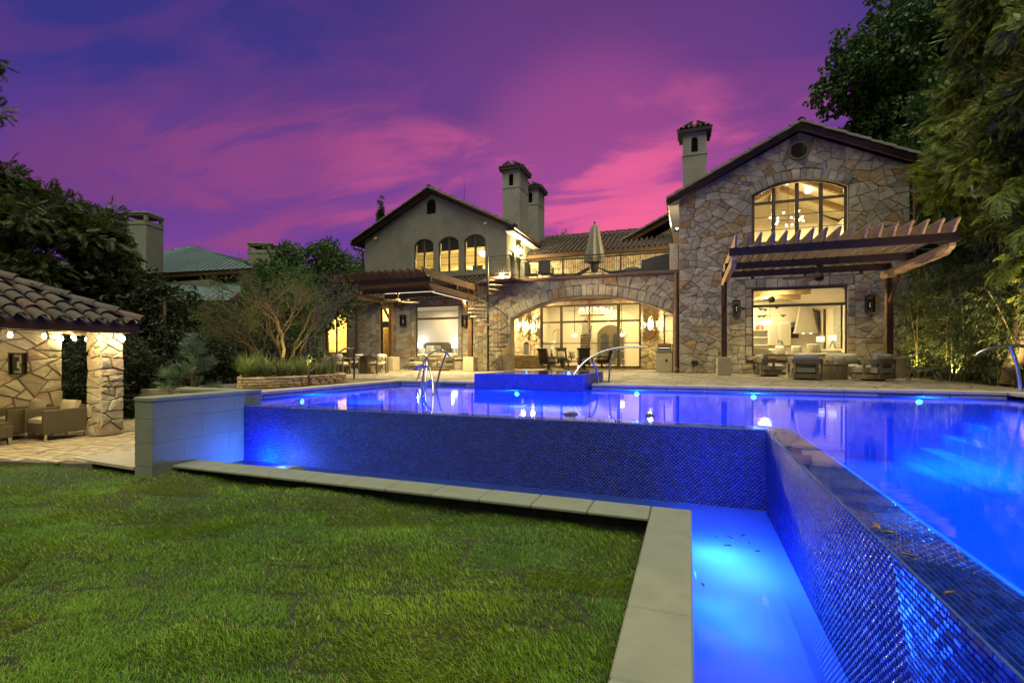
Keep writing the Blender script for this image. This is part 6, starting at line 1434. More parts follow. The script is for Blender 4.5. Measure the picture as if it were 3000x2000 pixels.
# loggia rockers around a low fire table
def rocker(lbl, loc, rz):
    t = thing('swivel_chair', lbl, 'chair', loc, rz, 'dark slatted swivel chairs in the loggia')
    MB().lathe([(.30, 0), (.30, .03), (.06, .08), (.05, .3)], 16).build('swivel', M_IRON, t, 40); MB().box(-.33, .33, -.30, .36, .30, .36, .01).build('seat_frame', M_DARKBEAM, t); MB().cushion(-.29, .29, -.26, .34, .36, .50, .02).build('seat_cushion', M_CHARF, t, 60)
    Mb = Matrix.Translation((0, -.30, .36)) @ Matrix.Rotation(R(16), 4, 'X')
    for i in range(7): MB().box(-.29+i*.088-.022, -.29+i*.088+.022, -.015, .015, 0, .74, M=Mb).build('back_slat', M_DARKBEAM, t)
    MB().box(-.34, .34, -.025, .025, .72, .80, .01, M=Mb).build('top_rail', M_DARKBEAM, t); MB().cushion(-.28, .28, .03, .15, .06, .78, .02, M=Mb).build('back_cushion', M_CHARF, t, 60)
    for x in (-.36, .36): MB().tube([(x, -.34, .58), (x, -.1, .62), (x, .2, .62), (x, .36, .57), (x, .36, .32)], .028, 6).build('arm', M_DARKBEAM, t, 40)
    return t
r0_ = rocker('dark slatted swivel chair on the left of the loggia, back to the pool', (-6.95, 24.6, 0), R(-28)); dup(r0_, (-6.55, 26.2, .06), R(-150), 'dark swivel chair deeper in the loggia holding white pillows'); dup(r0_, (-5.0, 24.4, 0), R(8), 'dark swivel chair in the middle, slatted back to the camera'); dup(r0_, (-4.4, 26.0, .06), R(120), 'dark swivel chair on the right of the loggia, seen side on')
for i, (x, y) in enumerate(((-6.6, 26.0), (-6.1, 26.35))): pillow('pillow', (x, y, .80), -150+20*i, 14, .40, M_PATT if i else M_WHITE, ('white pillow with a dark sprig on the loggia chair', 'patterned pillow leaning beside the white one in the loggia')[i], 'outdoor pillows')
ft = thing('fire_table', 'low square wooden table between the loggia chairs', 'table', (-5.75, 25.3, 0)); MB().box(-.45, .45, -.45, .45, .42, .48, .01).build('top', M_TEAK, ft)
for x in (-.4, .4):
    for y in (-.4, .4): MB().box(x-.04, x+.04, y-.04, y+.04, 0, .42).build('leg', M_TEAK, ft)
MB().box(-.38, .38, -.38, .38, .05, .12, .01).build('lower_shelf', M_TEAK, ft)
# built in grill
gr = thing('grill_island', 'stone grill cabinet with a steel hood at the right end of the loggia', 'grill', (-1.05, 23.7, 0)); MB().box(-.42, .30, -.2, 1.1, 0, .92, .01).build('cabinet', M_LIMEB, gr); MB().box(-.46, .33, -.24, 1.1, .92, .98, .012).build('counter', M_LIME, gr)
MB().prism([(-.05, .98), (.85, .98), (.85, 1.22), (.6, 1.36), (.2, 1.30), (-.05, 1.08)], 'yz', -.36, .26).build('hood', M_STEEL, gr); MB().tube([(-.3, -.12, 1.08), (-.3, -.16, 1.1), (.2, -.16, 1.1), (.2, -.12, 1.08)], .014, 6).build('handle', M_STEEL, gr); MB().box(.0, .10, -.206, -.2, .46, .58).build('outlet', M_IRON, gr)
# terrace furniture
um = thing('parasol', 'closed grey parasol standing tied on the upper terrace', 'parasol', (-4.87, 26.5, 4.57)); MB().tube([(0, 0, 0), (0, 0, 3.42)], .028, 8).build('pole', M_TEAK, um); MB().lathe([(0, 3.36), (.05, 3.40), (.05, 3.48), (0, 3.5)], 10).build('finial', M_IRON, um)
vs = []; fs = []; nn = 24; prof = ((.06, 3.35), (.20, 3.15), (.30, 2.5), (.42, 1.75), (.50, 1.35), (.44, 1.25))
for r, z in prof:
    for k in range(nn): a = 2*math.pi*k/nn; q = r*(1+.22*math.cos(8*a)); vs.append((q*math.cos(a), q*math.sin(a)*.8, z))
for i in range(len(prof)-1):
    for k in range(nn): fs.append((i*nn+k, i*nn+(k+1) % nn, (i+1)*nn+(k+1) % nn, (i+1)*nn+k))
MB().add(vs, [f[::-1] for f in fs]).build('canopy', mat('parasol_cloth', (.17, .16, .12), rough=.95, var=.15, scale=8), um, 50)
MB().lathe([(.16, .75), (.22, .9), (.26, 1.2), (.2, 1.3)], 8, squash=(1, .7)).build('loose_flaps', M_CHARF, um); MB().lathe([(.35, 0), (.35, .06), (.05, .1), (.05, .3)], 20).build('stand', M_IRON, um)
def terrace_chair(lbl, loc, rz):
    t = thing('terrace_chair', lbl, 'chair', loc, rz, 'chairs on the upper terrace'); Mb = Matrix.Translation((0, -.22, .38)) @ Matrix.Rotation(R(16), 4, 'X')
    arc_band(.36, 195, 345, .03, .36, 1.0, sq=0).build('backrest', M_CHARF, t, 30); MB().box(-.30, .30, -.26, .32, .34, .42, .02).build('seat', M_CHARF, t)
    for x in (-.3, .3):
        MB().tube([(x, -.2, .62), (x, .3, .60), (x, .32, 0)], .02, 6).build('arm', M_IRON, t); MB().tube([(x, -.22, .4), (x, -.26, 0)], .018, 6).build('leg', M_IRON, t)
    return t
t0 = terrace_chair('dark terrace chair turned sideways near the stair landing', (-7.75, 24.2, 4.57), R(-80)); dup(t0, (-6.95, 24.0, 4.57), R(180+170), 'dark high backed terrace chair with its back to the railing')
def lounger(lbl, loc, rz):
    t = thing('sun_lounger', lbl, 'sun lounger', loc, rz, 'low loungers on the terrace'); MB().prism([(-.9, .28), (.25, .26), (.9, .62), (.9, .66), (.22, .34), (-.9, .36)], 'xz', -.3, .3).build('bed', M_CHARF, t)
    for x in (-.75, .5):
        for y in (-.25, .25): MB().box(x-.03, x+.03, y-.03, y+.03, 0, .28).build('leg', M_IRON, t)
    return t
l0 = lounger('low dark lounger left of the closed parasol', (-5.7, 24.6, 4.57), R(5)); dup(l0, (-3.5, 24.4, 4.57), R(175), 'low dark lounger right of the closed parasol')
cv = thing('covered_furniture', 'bulky furniture under a dark cover at the right end of the terrace', 'covered furniture', (-1.45, 24.3, 4.57)); MB().convex([(-.75, -.4, 0), (.55, -.4, 0), (.55, .5, 0), (-.75, .5, 0), (-.7, -.35, .75), (.5, -.35, .98), (.5, .45, .98), (-.7, .45, .75)], [(0, 1, 2, 3), (4, 5, 6, 7), (0, 1, 5, 4), (1, 2, 6, 5), (2, 3, 7, 6), (3, 0, 4, 7)]).build('cover', M_CHARF, cv); MB().cushion(-1.6, -.7, -.4, .4, 0, .42, .04).build('low_cover', M_CHARF, cv, 50)
ws = thing('wall_planter', 'small dark wall bracket planter on the terrace wall', 'planter', (-8.35, YM-.1, 5.85)); MB().lathe([(.05, -.25), (.16, -.05), (.2, .15), (0, .15)], 14).build('bowl', M_WOOD, ws, 50); MB().box(-.03, .03, -.02, .1, .1, .6).build('bracket', M_IRON, ws)
# pavilion wicker set
M_WICK = mat('wicker', (.095, .078, .045), rough=.75, var=.3, scale=30, stretch=(1, 1, 6), bump=.5, bscale=90); M_PCUSH = mat('pavilion_cushion', (.40, .36, .26), rough=.95, var=.1, scale=20)
def wicker_chair(lbl, loc, rz):
    """faces +Y"""
    t = thing('wicker_armchair', lbl, 'armchair', loc, rz, 'wicker armchairs in the pavilion')
    for x in (-.42, .42): MB().box(x-.06, x+.06, -.42, .45, .14, .64, .012).build('arm', M_WICK, t)
    MB().box(-.36, .36, -.45, -.33, .14, .70, .012).build('backrest', M_WICK, t); MB().box(-.36, .36, -.33, .43, .14, .32, .01).build('seat_base', M_WICK, t)
    MB().cushion(-.35, .35, -.30, .43, .32, .46, .02).build('seat_cushion', M_PCUSH, t, 60); MB().cushion(-.34, .34, -.09, .09, 0, .40, .03, M=Matrix.Translation((0, -.24, .42)) @ Matrix.Rotation(R(12), 4, 'X')).build('back_cushion', M_PCUSH, t, 60)
    for x in (-.44, .44):
        for y in (-.4, .41): MB().box(x-.025, x+.025, y-.025, y+.025, 0, .14).build('foot', M_STEEL, t)
    return t
w0 = wicker_chair('wicker armchair nearest the stone column', (-12.32, 6.22, PZ), R(180)); w0.scale = (.74, .84, .95); dup(w0, (-13.1, 6.05, PZ), R(176), 'wicker armchair further back, partly hidden by its neighbour')
ot = thing('ottoman', 'square wicker ottoman at the left edge of the pavilion', 'ottoman', (-12.55, 5.05, PZ), R(4)); MB().box(-.40, .40, -.40, .40, .13, .36, .012).build('body', M_WICK, ot); MB().cushion(-.40, .40, -.40, .40, .36, .44, .015).build('cushion', M_WICK, ot, 60)
for x in (-.36, .36):
    for y in (-.36, .36): MB().box(x-.025, x+.025, y-.025, y+.025, 0, .13).build('foot', M_STEEL, ot)
# ------------------------------------------------------------------ pool rails
def rail(name, lbl, parts, r=.026):
    t = thing(name, lbl, 'handrail', parts[0][0]); o = Vector(parts[0][0])
    for i, p in enumerate(parts): MB().tube([Vector(q)-o for q in p], r, 10).build('tube' if i == 0 else ('strut' if i == 1 else 'brace'), M_STEEL, t, 50)
    for p in parts: MB().lathe([(.055, 0), (.055, .012), (.03, .02)], 14, M=Matrix.Translation(Vector(p[0])-o-Vector((0, 0, .0)))).build('flange', M_STEEL, t, 40)
def bez(a, b, c, d, n=14): return [tuple((Vector(a)*(1-t)**3+Vector(b)*3*t*(1-t)**2+Vector(c)*3*t*t*(1-t)+Vector(d)*t**3)) for t in [i/n for i in range(n+1)]]
rail('pool_rail', 'tall curved steel pool rail on the far side of the left steps', [bez((-7.8, 12.95, 0), (-7.55, 12.9, .8), (-6.5, 11.9, 1.12), (-5.9, 11.4, .72)), bez((-6.72, 11.5, -.3), (-6.72, 11.6, .35), (-6.9, 12.1, .85), (-7.35, 12.5, .72)), [(-6.25, 11.2, -.3), (-6.2, 11.4, .3), (-6.1, 11.62, .86)]])
rail('pool_rail', 'shorter curved steel pool rail on the near side of the left steps', [bez((-5.25, 9.35, -.35), (-5.3, 9.5, .35), (-5.6, 9.9, .66), (-6.15, 10.1, .44)), bez((-5.6, 9.55, -.35), (-5.75, 9.7, .02), (-5.5, 9.6, .22), (-5.36, 9.5, .18), 8), [(-5.86, 9.9, -.3), (-5.85, 9.95, .2), (-5.83, 9.98, .53)]])
rail('pool_rail', 'large arching steel handrail at the right corner of the spa', [bez((-2.75, 12.1, SZ-.02), (-2.55, 12.5, .75), (-2.1, 13.3, 1.02), (-1.25, 13.7, .98)), bez((-2.3, 13.0, 0), (-2.28, 13.0, .45), (-2.5, 12.75, .80), (-2.62, 12.45, .62)), [(-2.05, 13.25, 0), (-2.02, 13.3, .6), (-1.85, 13.4, .97)]])
rail('pool_rail', 'pale steel handrail at the right edge by the pool steps', [bez((6.36, 12.9, 0), (6.34, 12.9, .5), (6.28, 12.95, .75), (6.22, 12.95, .92), 8), bez((5.5, 12.6, .76), (5.8, 12.75, .97), (6.3, 13.0, 1.0), (6.9, 13.3, .88))], .034)
gh = thing('stair_rail', 'slim brown steel handrail beside the brick planter', 'handrail', (-9.0, 9.9, 0))
MB().tube([(-9.05, 9.8, -.2), (-9.05, 9.8, .34), (-9.85, 12.15, .96), (-10.1, 12.9, .96), (-10.1, 12.9, 0)], .03, 4).build('rail', M_COPPER, gh, world=True)
# garden uplights that throw the warm light on stems and bamboo
def uplight(lbl, p, target, e, spot=75):
    t = thing('garden_uplight', lbl, 'garden light', p, 0, 'garden uplights'); d = (Vector(target)-Vector(p)).normalized(); Mz = d.to_track_quat('Z', 'Y').to_matrix().to_4x4()
    MB().lathe([(.03, -.06), (.05, .0), (.055, .06), (.045, .055), (.045, .045)], 12, M=Mz).build('housing', M_IRON, t, 40); MB().lathe([(0, .04), (.044, .04)], 12, M=Mz).build('lens', E_LAMP, t); MB().tube([(0, 0, -.25), (0, 0, -.02)], .012, 5).build('stake', M_IRON, t)
    l = light('uplight', 'SPOT', Vector(p)+d*.10, e, W_LAMP, .04, spot=spot); aim(l, target)
uplight('small garden uplight at the foot of the bare branched tree', (-10.05, 10.05, .30), (-10.9, 10.7, 2.2), 160); uplight('small garden uplight behind the stems of the bare branched tree', (-10.2, 11.5, .28), (-11.0, 10.6, 2.0), 120)
uplight('small garden uplight at the foot of the bamboo behind the string chair', (7.45, 18.4, .12), (8.3, 19.3, 2.2), 420, 100); uplight('small garden uplight beside the leaning trunk on the right', (7.0, 14.4, .1), (7.9, 15.9, 4.5), 900, 110); uplight('small garden uplight between bamboo and pergola block', (7.35, 20.6, .12), (8.4, 21.2, 3.0), 420, 110)
# ------------------------------------------------------------------ vegetation
def leafmat(name, stops, rough=.55, trans=.30):
    return mat(name, rough=rough, stops=stops, src='island', var=.18, scale=3, trans=trans, spec=.35)
L_NEAR = leafmat('leaf_olive', [(0, (.04, .075, .010)), (.35, (.08, .13, .014)), (.65, (.135, .165, .016)), (.85, (.22, .20, .016)), (1, (.10, .19, .03))])
L_DARK = leafmat('leaf_deep_green', [(0, (.016, .045, .010)), (.5, (.034, .085, .016)), (1, (.065, .115, .022))])
L_BAMB = leafmat('leaf_bamboo', [(0, (.022, .036, .010)), (.5, (.055, .085, .020)), (.85, (.095, .11, .03)), (1, (.14, .13, .04))])
L_LEFT = leafmat('leaf_pecan', [(0, (.015, .040, .010)), (.5, (.035, .065, .012)), (.85, (.085, .085, .014)), (1, (.12, .095, .018))])
L_SHRUB = leafmat('leaf_shrub', [(0, (.010, .018, .008)), (.6, (.022, .036, .012)), (1, (.045, .055, .016))])
L_MYR = leafmat('leaf_myrtle', [(0, (.035, .06, .010)), (.6, (.075, .105, .015)), (1, (.13, .13, .02))])
L_GRASSY = leafmat('leaf_strappy', [(0, (.11, .15, .03)), (.6, (.22, .27, .05)), (1, (.32, .32, .10))])
L_PINE = leafmat('leaf_pine', [(0, (.04, .08, .05)), (.6, (.09, .15, .085)), (1, (.15, .20, .11))])
M_BARK = mat('bark', (.12, .085, .05), spec=.1, rough=.9, var=.45, scale=6, stretch=(6, 6, 1.2), bump=.8, bscale=12)
M_BARKP = mat('pale_bark', (.115, .085, .032), spec=.1, rough=.9, var=.4, scale=5, stretch=(6, 6, 1.2), bump=.6, bscale=12)
NR = np.random.default_rng(12)
def leaf(base, d, up, L, w):
    base, d, up = np.array(base, float), np.array(d, float), np.array(up, float); d /= np.linalg.norm(d); s = np.cross(d, up); s /= np.linalg.norm(s)+1e-9; n = np.cross(s, d)
    return [base, base+d*L*.45+s*w/2+n*L*.05, base+d*L-n*L*.08, base+d*L*.45-s*w/2+n*L*.05]
def T_pinnate(n=7, L=.34, l=.095, w=.030, droop=.25):
    q = []
    for i in range(n):
        f = .15+.85*i/(n-1); y = f*L; z = -droop*L*f*f; k = .65+.7*math.sin(math.pi*min(1, f*.85))
        for s in (-1, 1): q.append(leaf((0, y, z), (s*.85, .62, -.25), (0, 0, 1), l*k, w*k))
    q.append(leaf((0, L, -droop*L), (0, 1, -.5), (0, 0, 1), l, w)); return np.array(q)
def T_cluster(n=9, R0=.12, l=.09, w=.045, seed=0):
    r = np.random.default_rng(seed); q = []
    for i in range(n):
        d = r.normal(0, 1, 3); d[1] = abs(d[1])*.8; p = r.normal(0, .5, 3)*R0; p[1] = abs(p[1])*2.; q.append(leaf(p, d, r.normal(0, 1, 3)+np.array((0, 0, 1.5)), l*r.uniform(.7, 1.3), w))
    return np.array(q)
def T_bamboo(n=6, l=.16, w=.022, seed=1):
    r = np.random.default_rng(seed); q = []
    for i in range(n): q.append(leaf((0, .05*i, 0), (r.uniform(-1, 1), .7, r.uniform(-.9, .1)), (r.uniform(-.4, .4), 0, 1), l*r.uniform(.7, 1.2), w))
    return np.array(q)
def T_needle(n=26, l=.10, w=.006, L=.16, seed=2):
    r = np.random.default_rng(seed); q = []
    for i in range(n):
        a = r.uniform(0, 6.28); q.append(leaf((0, L*i/n, 0), (math.cos(a)*.8, .75, math.sin(a)*.8), (r.normal(), r.normal(), r.normal()), l, w))
    return np.array(q)
def spray(name, mt, parent, T, P, D, S, seed=0, roll=.5):
    """many copies of one spray of leaves, each turned its own way, as one part"""
    r = np.random.default_rng(seed); P = np.asarray(P, float); D = np.asarray(D, float); n = len(P)
    D = D/(np.linalg.norm(D, axis=1, keepdims=True)+1e-9)
    U = np.tile(np.array([0, 0, 1.]), (n, 1))+r.normal(0, roll, (n, 3)); X = np.cross(D, U); X /= np.linalg.norm(X, axis=1, keepdims=True)+1e-9; Z = np.cross(X, D)
    M = np.stack([X, D, Z], axis=2); k = T.shape[0]*4
    V = np.einsum('nij,kj->nki', M, T.reshape(-1, 3))*np.asarray(S).reshape(-1, 1, 1)+P[:, None, :]
    V = V.reshape(-1, 3); F = np.arange(n*k).reshape(-1, 4)
    o = link(bpy.data.objects.new(name, np_mesh(name, V, F, mt)), parent, True); return o
def clump_points(clumps, n, seed, shell=.55, droop=.35):
    r = np.random.default_rng(seed); vol = np.array([c[3]*c[4]*c[5] for c in clumps])**.75; vol /= vol.sum(); P, D = [], []
    for c, f in zip(clumps, vol):
        m = max(4, int(n*f)); d = r.normal(0, 1, (m, 3)); d /= np.linalg.norm(d, axis=1, keepdims=True)
        # lobed, uneven surface
        lob = 1+.28*np.sin(d[:, 0]*5+c[0]*3)*np.sin(d[:, 1]*4+c[1])+.22*np.sin(d[:, 2]*6+c[2]*2)
        rad = (shell+(1-shell)*r.random(m)**.7)*lob
        P.append(np.array(c[:3])+d*rad[:, None]*np.array(c[3:6])); D.append(d*.9+r.normal(0, .45, (m, 3))+np.array((0, 0, -droop)))
    return np.vstack(P), np.vstack(D)
def limb(mb, p, q, r0, r1, n=7, wob=.08, sag=0):
    p, q = Vector(p), Vector(q); L = (q-p).length; rr = random
    pts = []
    for i in range(n+1):
        t = i/n; w = math.sin(math.pi*t)*L*wob; pts.append(p.lerp(q, t)+Vector((rr.uniform(-w, w), rr.uniform(-w, w), rr.uniform(-w, w)*.5-sag*math.sin(math.pi*t))))
    mb.tube(pts, [r0+(r1-r0)*i/n for i in range(n+1)], 6 if r0 < .05 else 8); return pts
def tree(name, lbl, cat, base, trunk, clumps, T, n, mt, size, seed, bark=None, shell=.55, droop=.35, group=None, trunk_r=.18, twigs=5, size_j=.35):
    t = thing(name, lbl, cat, base, 0, group); bark = bark or M_BARK; random.seed(seed)
    tb = MB(); pts = [Vector(base)]+[Vector(p) for p in trunk]; k = len(pts)
    for i in range(k-1): limb(tb, pts[i], pts[i+1], trunk_r*(1-.65*i/k), trunk_r*(1-.65*(i+1)/k), 5, .03)
    tb.build('trunk', bark, t, 50, True)
    lb = MB()
    for c in clumps:
        s = min(pts[1:], key=lambda p: (p-Vector(c[:3])).length); pp = limb(lb, s, c[:3], trunk_r*.30, .012, 6, .10)
        for j in range(twigs):
            d = Vector((random.gauss(0, 1), random.gauss(0, 1), random.gauss(0, 1))).normalized(); e = Vector(c[:3])+Vector((d.x*c[3], d.y*c[4], d.z*c[5]))*.9; limb(lb, pp[random.randint(3, 6)], e, .014, .003, 4, .10)
    lb.build('branches', bark, t, 50, True)
    P, D = clump_points(clumps, n, seed, shell, droop); r = np.random.default_rng(seed+1)
    spray('crown', mt, t, T, P, D, size*(1+r.uniform(-size_j, size_j, len(P))), seed); return t
def cl(pts, r, seed, j=.35, k=1, squash=.8):
    """clump list round given centres"""
    rr = random.Random(seed); out = []
    for p in pts:
        for i in range(k): s = r*rr.uniform(.7, 1.3); out.append((p[0]+rr.gauss(0, j), p[1]+rr.gauss(0, j), p[2]+rr.gauss(0, j), s, s, s*squash))
    return out
# right: feathery tree by the deck, bamboo, big dark tree beyond the wing
near = cl([(p[0]+.25, p[1], p[2]) for p in [(7.3, 15.32, 9.2), (6.8, 15.3, 9.6), (7.2, 14.2, 6.86), (7.3, 16.28, 7.4), (7.6, 18.0, 8.4), (7.3, 15.32, 5.73), (7.6, 18.02, 6.06), (7.4, 14.2, 4.0), (7.9, 16.44, 4.2), (7.3, 14.3, 2.5), (8.2, 19.6, 4.2), (8.0, 20.4, 6.6), (8.6, 15.5, 7.6), (8.6, 15.5, 4.6), (9.2, 17.5, 8.6), (9.4, 18.8, 5.5), (8.3, 17.6, 9.6), (7.0, 13.6, 8.2), (7.6, 13.2, 5.4)]], .80, 3, .22, 2, .75)
tree('feathery_tree', 'nearest leafy tree with long yellowish feathery sprays on the right', 'tree', (7.35, 15.4, 0), [(7.7, 15.6, 1.2), (8.1, 16.2, 2.6), (8.0, 16.6, 4.5), (8.2, 16.8, 6.5), (8.2, 16.8, 8.3)], near, T_pinnate(8, .27, .085, .032, .12), 12500, L_NEAR, 1.0, 31, shell=.3, droop=.2, trunk_r=.20)
random.seed(41); hg = MB(); hang = []
for p, q in (((8.0, 15.5, 3.6), (6.3, 13.6, 2.55)), ((8.0, 15.2, 5.2), (6.2, 13.4, 4.1)), ((8.2, 16.6, 6.6), (6.6, 16.9, 6.9)), ((8.2, 16.8, 7.4), (6.6, 17.6, 7.6)), ((8.0, 15.5, 6.2), (5.9, 14.6, 6.4)), ((8.1, 16.2, 8.0), (6.3, 16.2, 8.6)), ((7.9, 15.2, 3.9), (6.35, 12.9, 3.2)), ((8.0, 17, 7.0), (7.3, 20.4, 7.3)), ((8.0, 15.6, 8.6), (6.3, 15.0, 9.7))):
    pts = limb(hg, p, q, .03, .006, 10, .05, -.12); hang.append(pts)
far_t = bpy.data.objects['feathery_tree']; hg.build('hanging_branches', M_BARK, far_t, 50, True)
P, D = [], []
for pts in hang:
    for i in range(3, len(pts)):
        d = (pts[i]-pts[i-1]).normalized()
        for k in range(9): P.append(pts[i].lerp(pts[i-1], random.random())); D.append(d+Vector((random.gauss(0, .7), random.gauss(0, .7), random.gauss(0, .35)-.25)))
spray('hanging_sprays', L_NEAR, far_t, T_pinnate(8, .40, .12, .036, .4), [tuple(p) for p in P], [tuple(d) for d in D], np.random.default_rng(5).uniform(.7, 1.15, len(P)), 6, .3)
dk = cl([(12.11, 40.62, 20.2), (14.8, 41.6, 22.75), (16.37, 42.17, 25.5), (13.01, 40.95, 16.55), (15.25, 41.76, 18.46), (17.49, 42.58, 22.04), (15, 42, 14), (18.5, 42, 17), (19, 43, 26.5), (20, 43, 13), (21, 43, 21), (12.6, 41, 18.4)], 2.1, 5, .7, 2, .8)
tree('tall_tree', 'tall dark green tree rising behind the stone gable wing', 'tree', (16.5, 42, 0), [(16.5, 42, 6), (16, 42, 12), (16.3, 42, 18), (16.5, 42, 23)], dk, T_cluster(11, .35, .30, .20), 7000, L_DARK, 1.0, 33, shell=.6, trunk_r=.45)
rb2 = random.Random(9)
for gi, (x0, y0, y1, z, lbl) in enumerate(((8.3, 13.6, 16.2, 3.1, 'bamboo clump nearest the camera, behind the pale steel handrail'), (8.15, 16.2, 18.6, 3.7, 'bamboo clump in the middle of the hedge, beside the leaning trunk'), (8.15, 18.6, 21.4, 4.2, 'bamboo clump behind the black string chair'), (8.5, 21.4, 25, 4.3, 'bamboo clump against the corner of the stone gable wing'))):
    t = thing('bamboo_clump', lbl, 'bamboo', (x0, (y0+y1)/2, -.05), 0, 'bamboo hedge along the deck'); P, D = [], []
    for i in range(13):
        bx, by = x0+rb2.uniform(-.75, .7), rb2.uniform(y0, y1); hgt = z*rb2.uniform(.7, 1.1); lean = (rb2.gauss(-.12, .35), rb2.gauss(0, .3)); cm = MB()
        pts = [Vector((bx+lean[0]*(u**2), by+lean[1]*(u**2), -.05+hgt*u)) for u in [k/8 for k in range(9)]]; cm.tube(pts, [.022-.0018*k for k in range(9)], 6); cm.build('culm', mat('bamboo_culm', (.20, .17, .06), rough=.5, var=.3, scale=6), t, 50, True)
        for k in range(170):
            u = rb2.uniform(.08, 1.02)**.85; p = pts[min(8, int(u*8))].lerp(pts[min(8, int(u*8)+1)], (u*8) % 1); a = rb2.uniform(0, 6.28); o_ = rb2.uniform(.05, .5); P.append((p.x+math.cos(a)*o_, p.y+math.sin(a)*o_, p.z+rb2.uniform(-.15, .1))); D.append((math.cos(a), math.sin(a), rb2.uniform(-.7, .2)))
    spray('foliage', L_BAMB, t, T_bamboo(6, .19, .026, gi), P, D, np.random.default_rng(gi).uniform(.7, 1.25, len(P)), 50+gi, .4)
bgd = cl([(9.6, y, z) for y in (14, 17, 20, 23, 26) for z in (.6, 2.2, 4.0, 5.6)]+[(10.5, 15, 7), (10.5, 19, 8), (10.5, 23, 7.5), (10.5, 27, 6), (10.2, 24, 9), (10.4, 20, 10), (10.5, 16.5, 9.5), (9.6, 27, 8), (10, 30, 9.5), (11, 33, 11), (11.5, 28, 12), (11.5, 23, 12), (11.5, 18.5, 12)], 1.3, 8, .4, 1, 1)
tree('backing_tree', 'dark dense evergreen filling the gap behind the bamboo', 'tree', (10.8, 20, -.1), [(10.8, 20, 2.5), (10.8, 20, 5), (10.7, 20, 7)], bgd, T_cluster(9, .22, .22, .11, 3), 6500, L_DARK, 1.0, 35, shell=.45)
# left: pecan branches, dark conifers, shrubs
lt = cl([(-19.39, 8.89, 6.0), (-18.5, 9.21, 5.4), (-18.29, 8.23, 4.3), (-18.01, 9.39, 4.34), (-18.36, 10.33, 4.13), (-17.9, 8.6, 3.2), (-18.15, 10.4, 3.1), (-18.0, 10.3, 4.5), (-18.68, 10.0, 5.1), (-19.6, 8.5, 4.6), (-20, 9, 5.4), (-19, 9.4, 2.6), (-17.9, 7.9, 2.6), (-20.5, 8.4, 6.2), (-19.2, 8.6, 3.5)], .80, 14, .22, 2, .7)
lt += [(-17.75, 7.5, 7.35, .30, .30, .22), (-18.0, 7.5, 8.75, .36, .36, .25), (-18.1, 7.5, 8.3, .3, .3, .2)]
tree('leafy_tree', 'leafy tree with feathery dark sprays overhanging the pavilion on the left', 'tree', (-20.5, 9.0, -1), [(-20.4, 9, 1), (-20, 9, 3), (-19.6, 8.8, 4.8), (-19.6, 8.2, 7.2)], lt, T_pinnate(7, .27, .09, .032, .15), 10500, L_LEFT, 1.0, 37, shell=.25, droop=.2, trunk_r=.2)
tree('leafy_tree', 'dark bush crown low behind the pavilion roof', 'tree', (-18.5, 11.5, -1), [(-18.5, 11.5, .5), (-18.5, 11.5, 1.5)], cl([(-18.5, 11.5, 1.4), (-17.4, 11.8, 1.6), (-20, 11, 1.8), (-16.6, 9.6, .9), (-17, 10.6, 2.3)], 1.0, 15, .3, 2, .9), T_cluster(9, .16, .17, .09, 5), 1800, L_SHRUB, 1.0, 38)
for i, (x, y, h, r, lbl) in enumerate(((-15.2, 10.4, 3.2, .62, 'tall dark yew standing left behind the little pine'), (-14.2, 11.4, 2.0, .95, 'dark rounded yew between the pine and the bare branched tree'), (-15.9, 13.2, 2.7, 1.3, 'dark yew mass in front of the neighbouring house'), (-13.2, 12.8, 2.0, 1.0, 'low dark shrub behind the bare branched tree'), (-14.8, 8.7, 2.3, .8, 'dark shrub seen through the pavilion opening'), (-16.6, 7.6, 2.4, 1.0, 'dark leafy shrub against the pavilion back'), (-16.5, 15.6, 3.3, 1.5, 'broad dark shrub beside the arched side window'), (-11.9, 12.2, 1.2, .7, 'small dark shrub at the left of the brick planter'))):
    pts = [(x+NR.normal(0, r*.45), y+NR.normal(0, r*.4), -.9+h*f) for f in np.linspace(.12, .95, 8)]
    tree('yew_shrub', lbl, 'shrub', (x, y, -.95), [(x, y, h*.3), (x, y, h*.75)], [(p[0], p[1], p[2], r*(1.05-.6*k/8), r*(1.05-.6*k/8), r*.7) for k, p in enumerate(pts)], T_cluster(10, .12, .12, .042, 7+i), 1500, L_SHRUB, 1.0, 60+i, trunk_r=.07, twigs=2, group='dark shrubs behind the end wall')
pp = thing('young_pine', 'young bluish pine with needle tufts behind the limestone end wall', 'pine tree', (-11.0, 8.15, -.95)); random.seed(3); tb = MB(); tb.tube([(-11.0, 8.15, -.95), (-10.98, 8.15, .2), (-11.0, 8.15, 1.05)], [.045, .03, .012], 7); P, D = [], []
for i in range(46):
    u = random.random(); z = -.65+1.6*u; a = random.uniform(0, 6.28); L = (.75*(1-u)+.14)*random.uniform(.6, 1); e = (-11+math.cos(a)*L, 8.15+math.sin(a)*L, z+.22*L); tb.tube([(-11, 8.15, z), e], [.012, .005], 5)
    for k in range(5): f = .35+.65*k/4; P.append((-11+math.cos(a)*L*f, 8.15+math.sin(a)*L*f, z+.22*L*f)); D.append((math.cos(a), math.sin(a), .9))
for k in range(6): P.append((-11, 8.15, .95+k*.03)); D.append((random.gauss(0, .4), random.gauss(0, .4), 1))
tb.build('trunk', M_BARK, pp, 50, True); spray('needles', L_PINE, pp, T_needle(34, .15, .008, .16), P, D, np.full(len(P), 1.0), 9, .8)
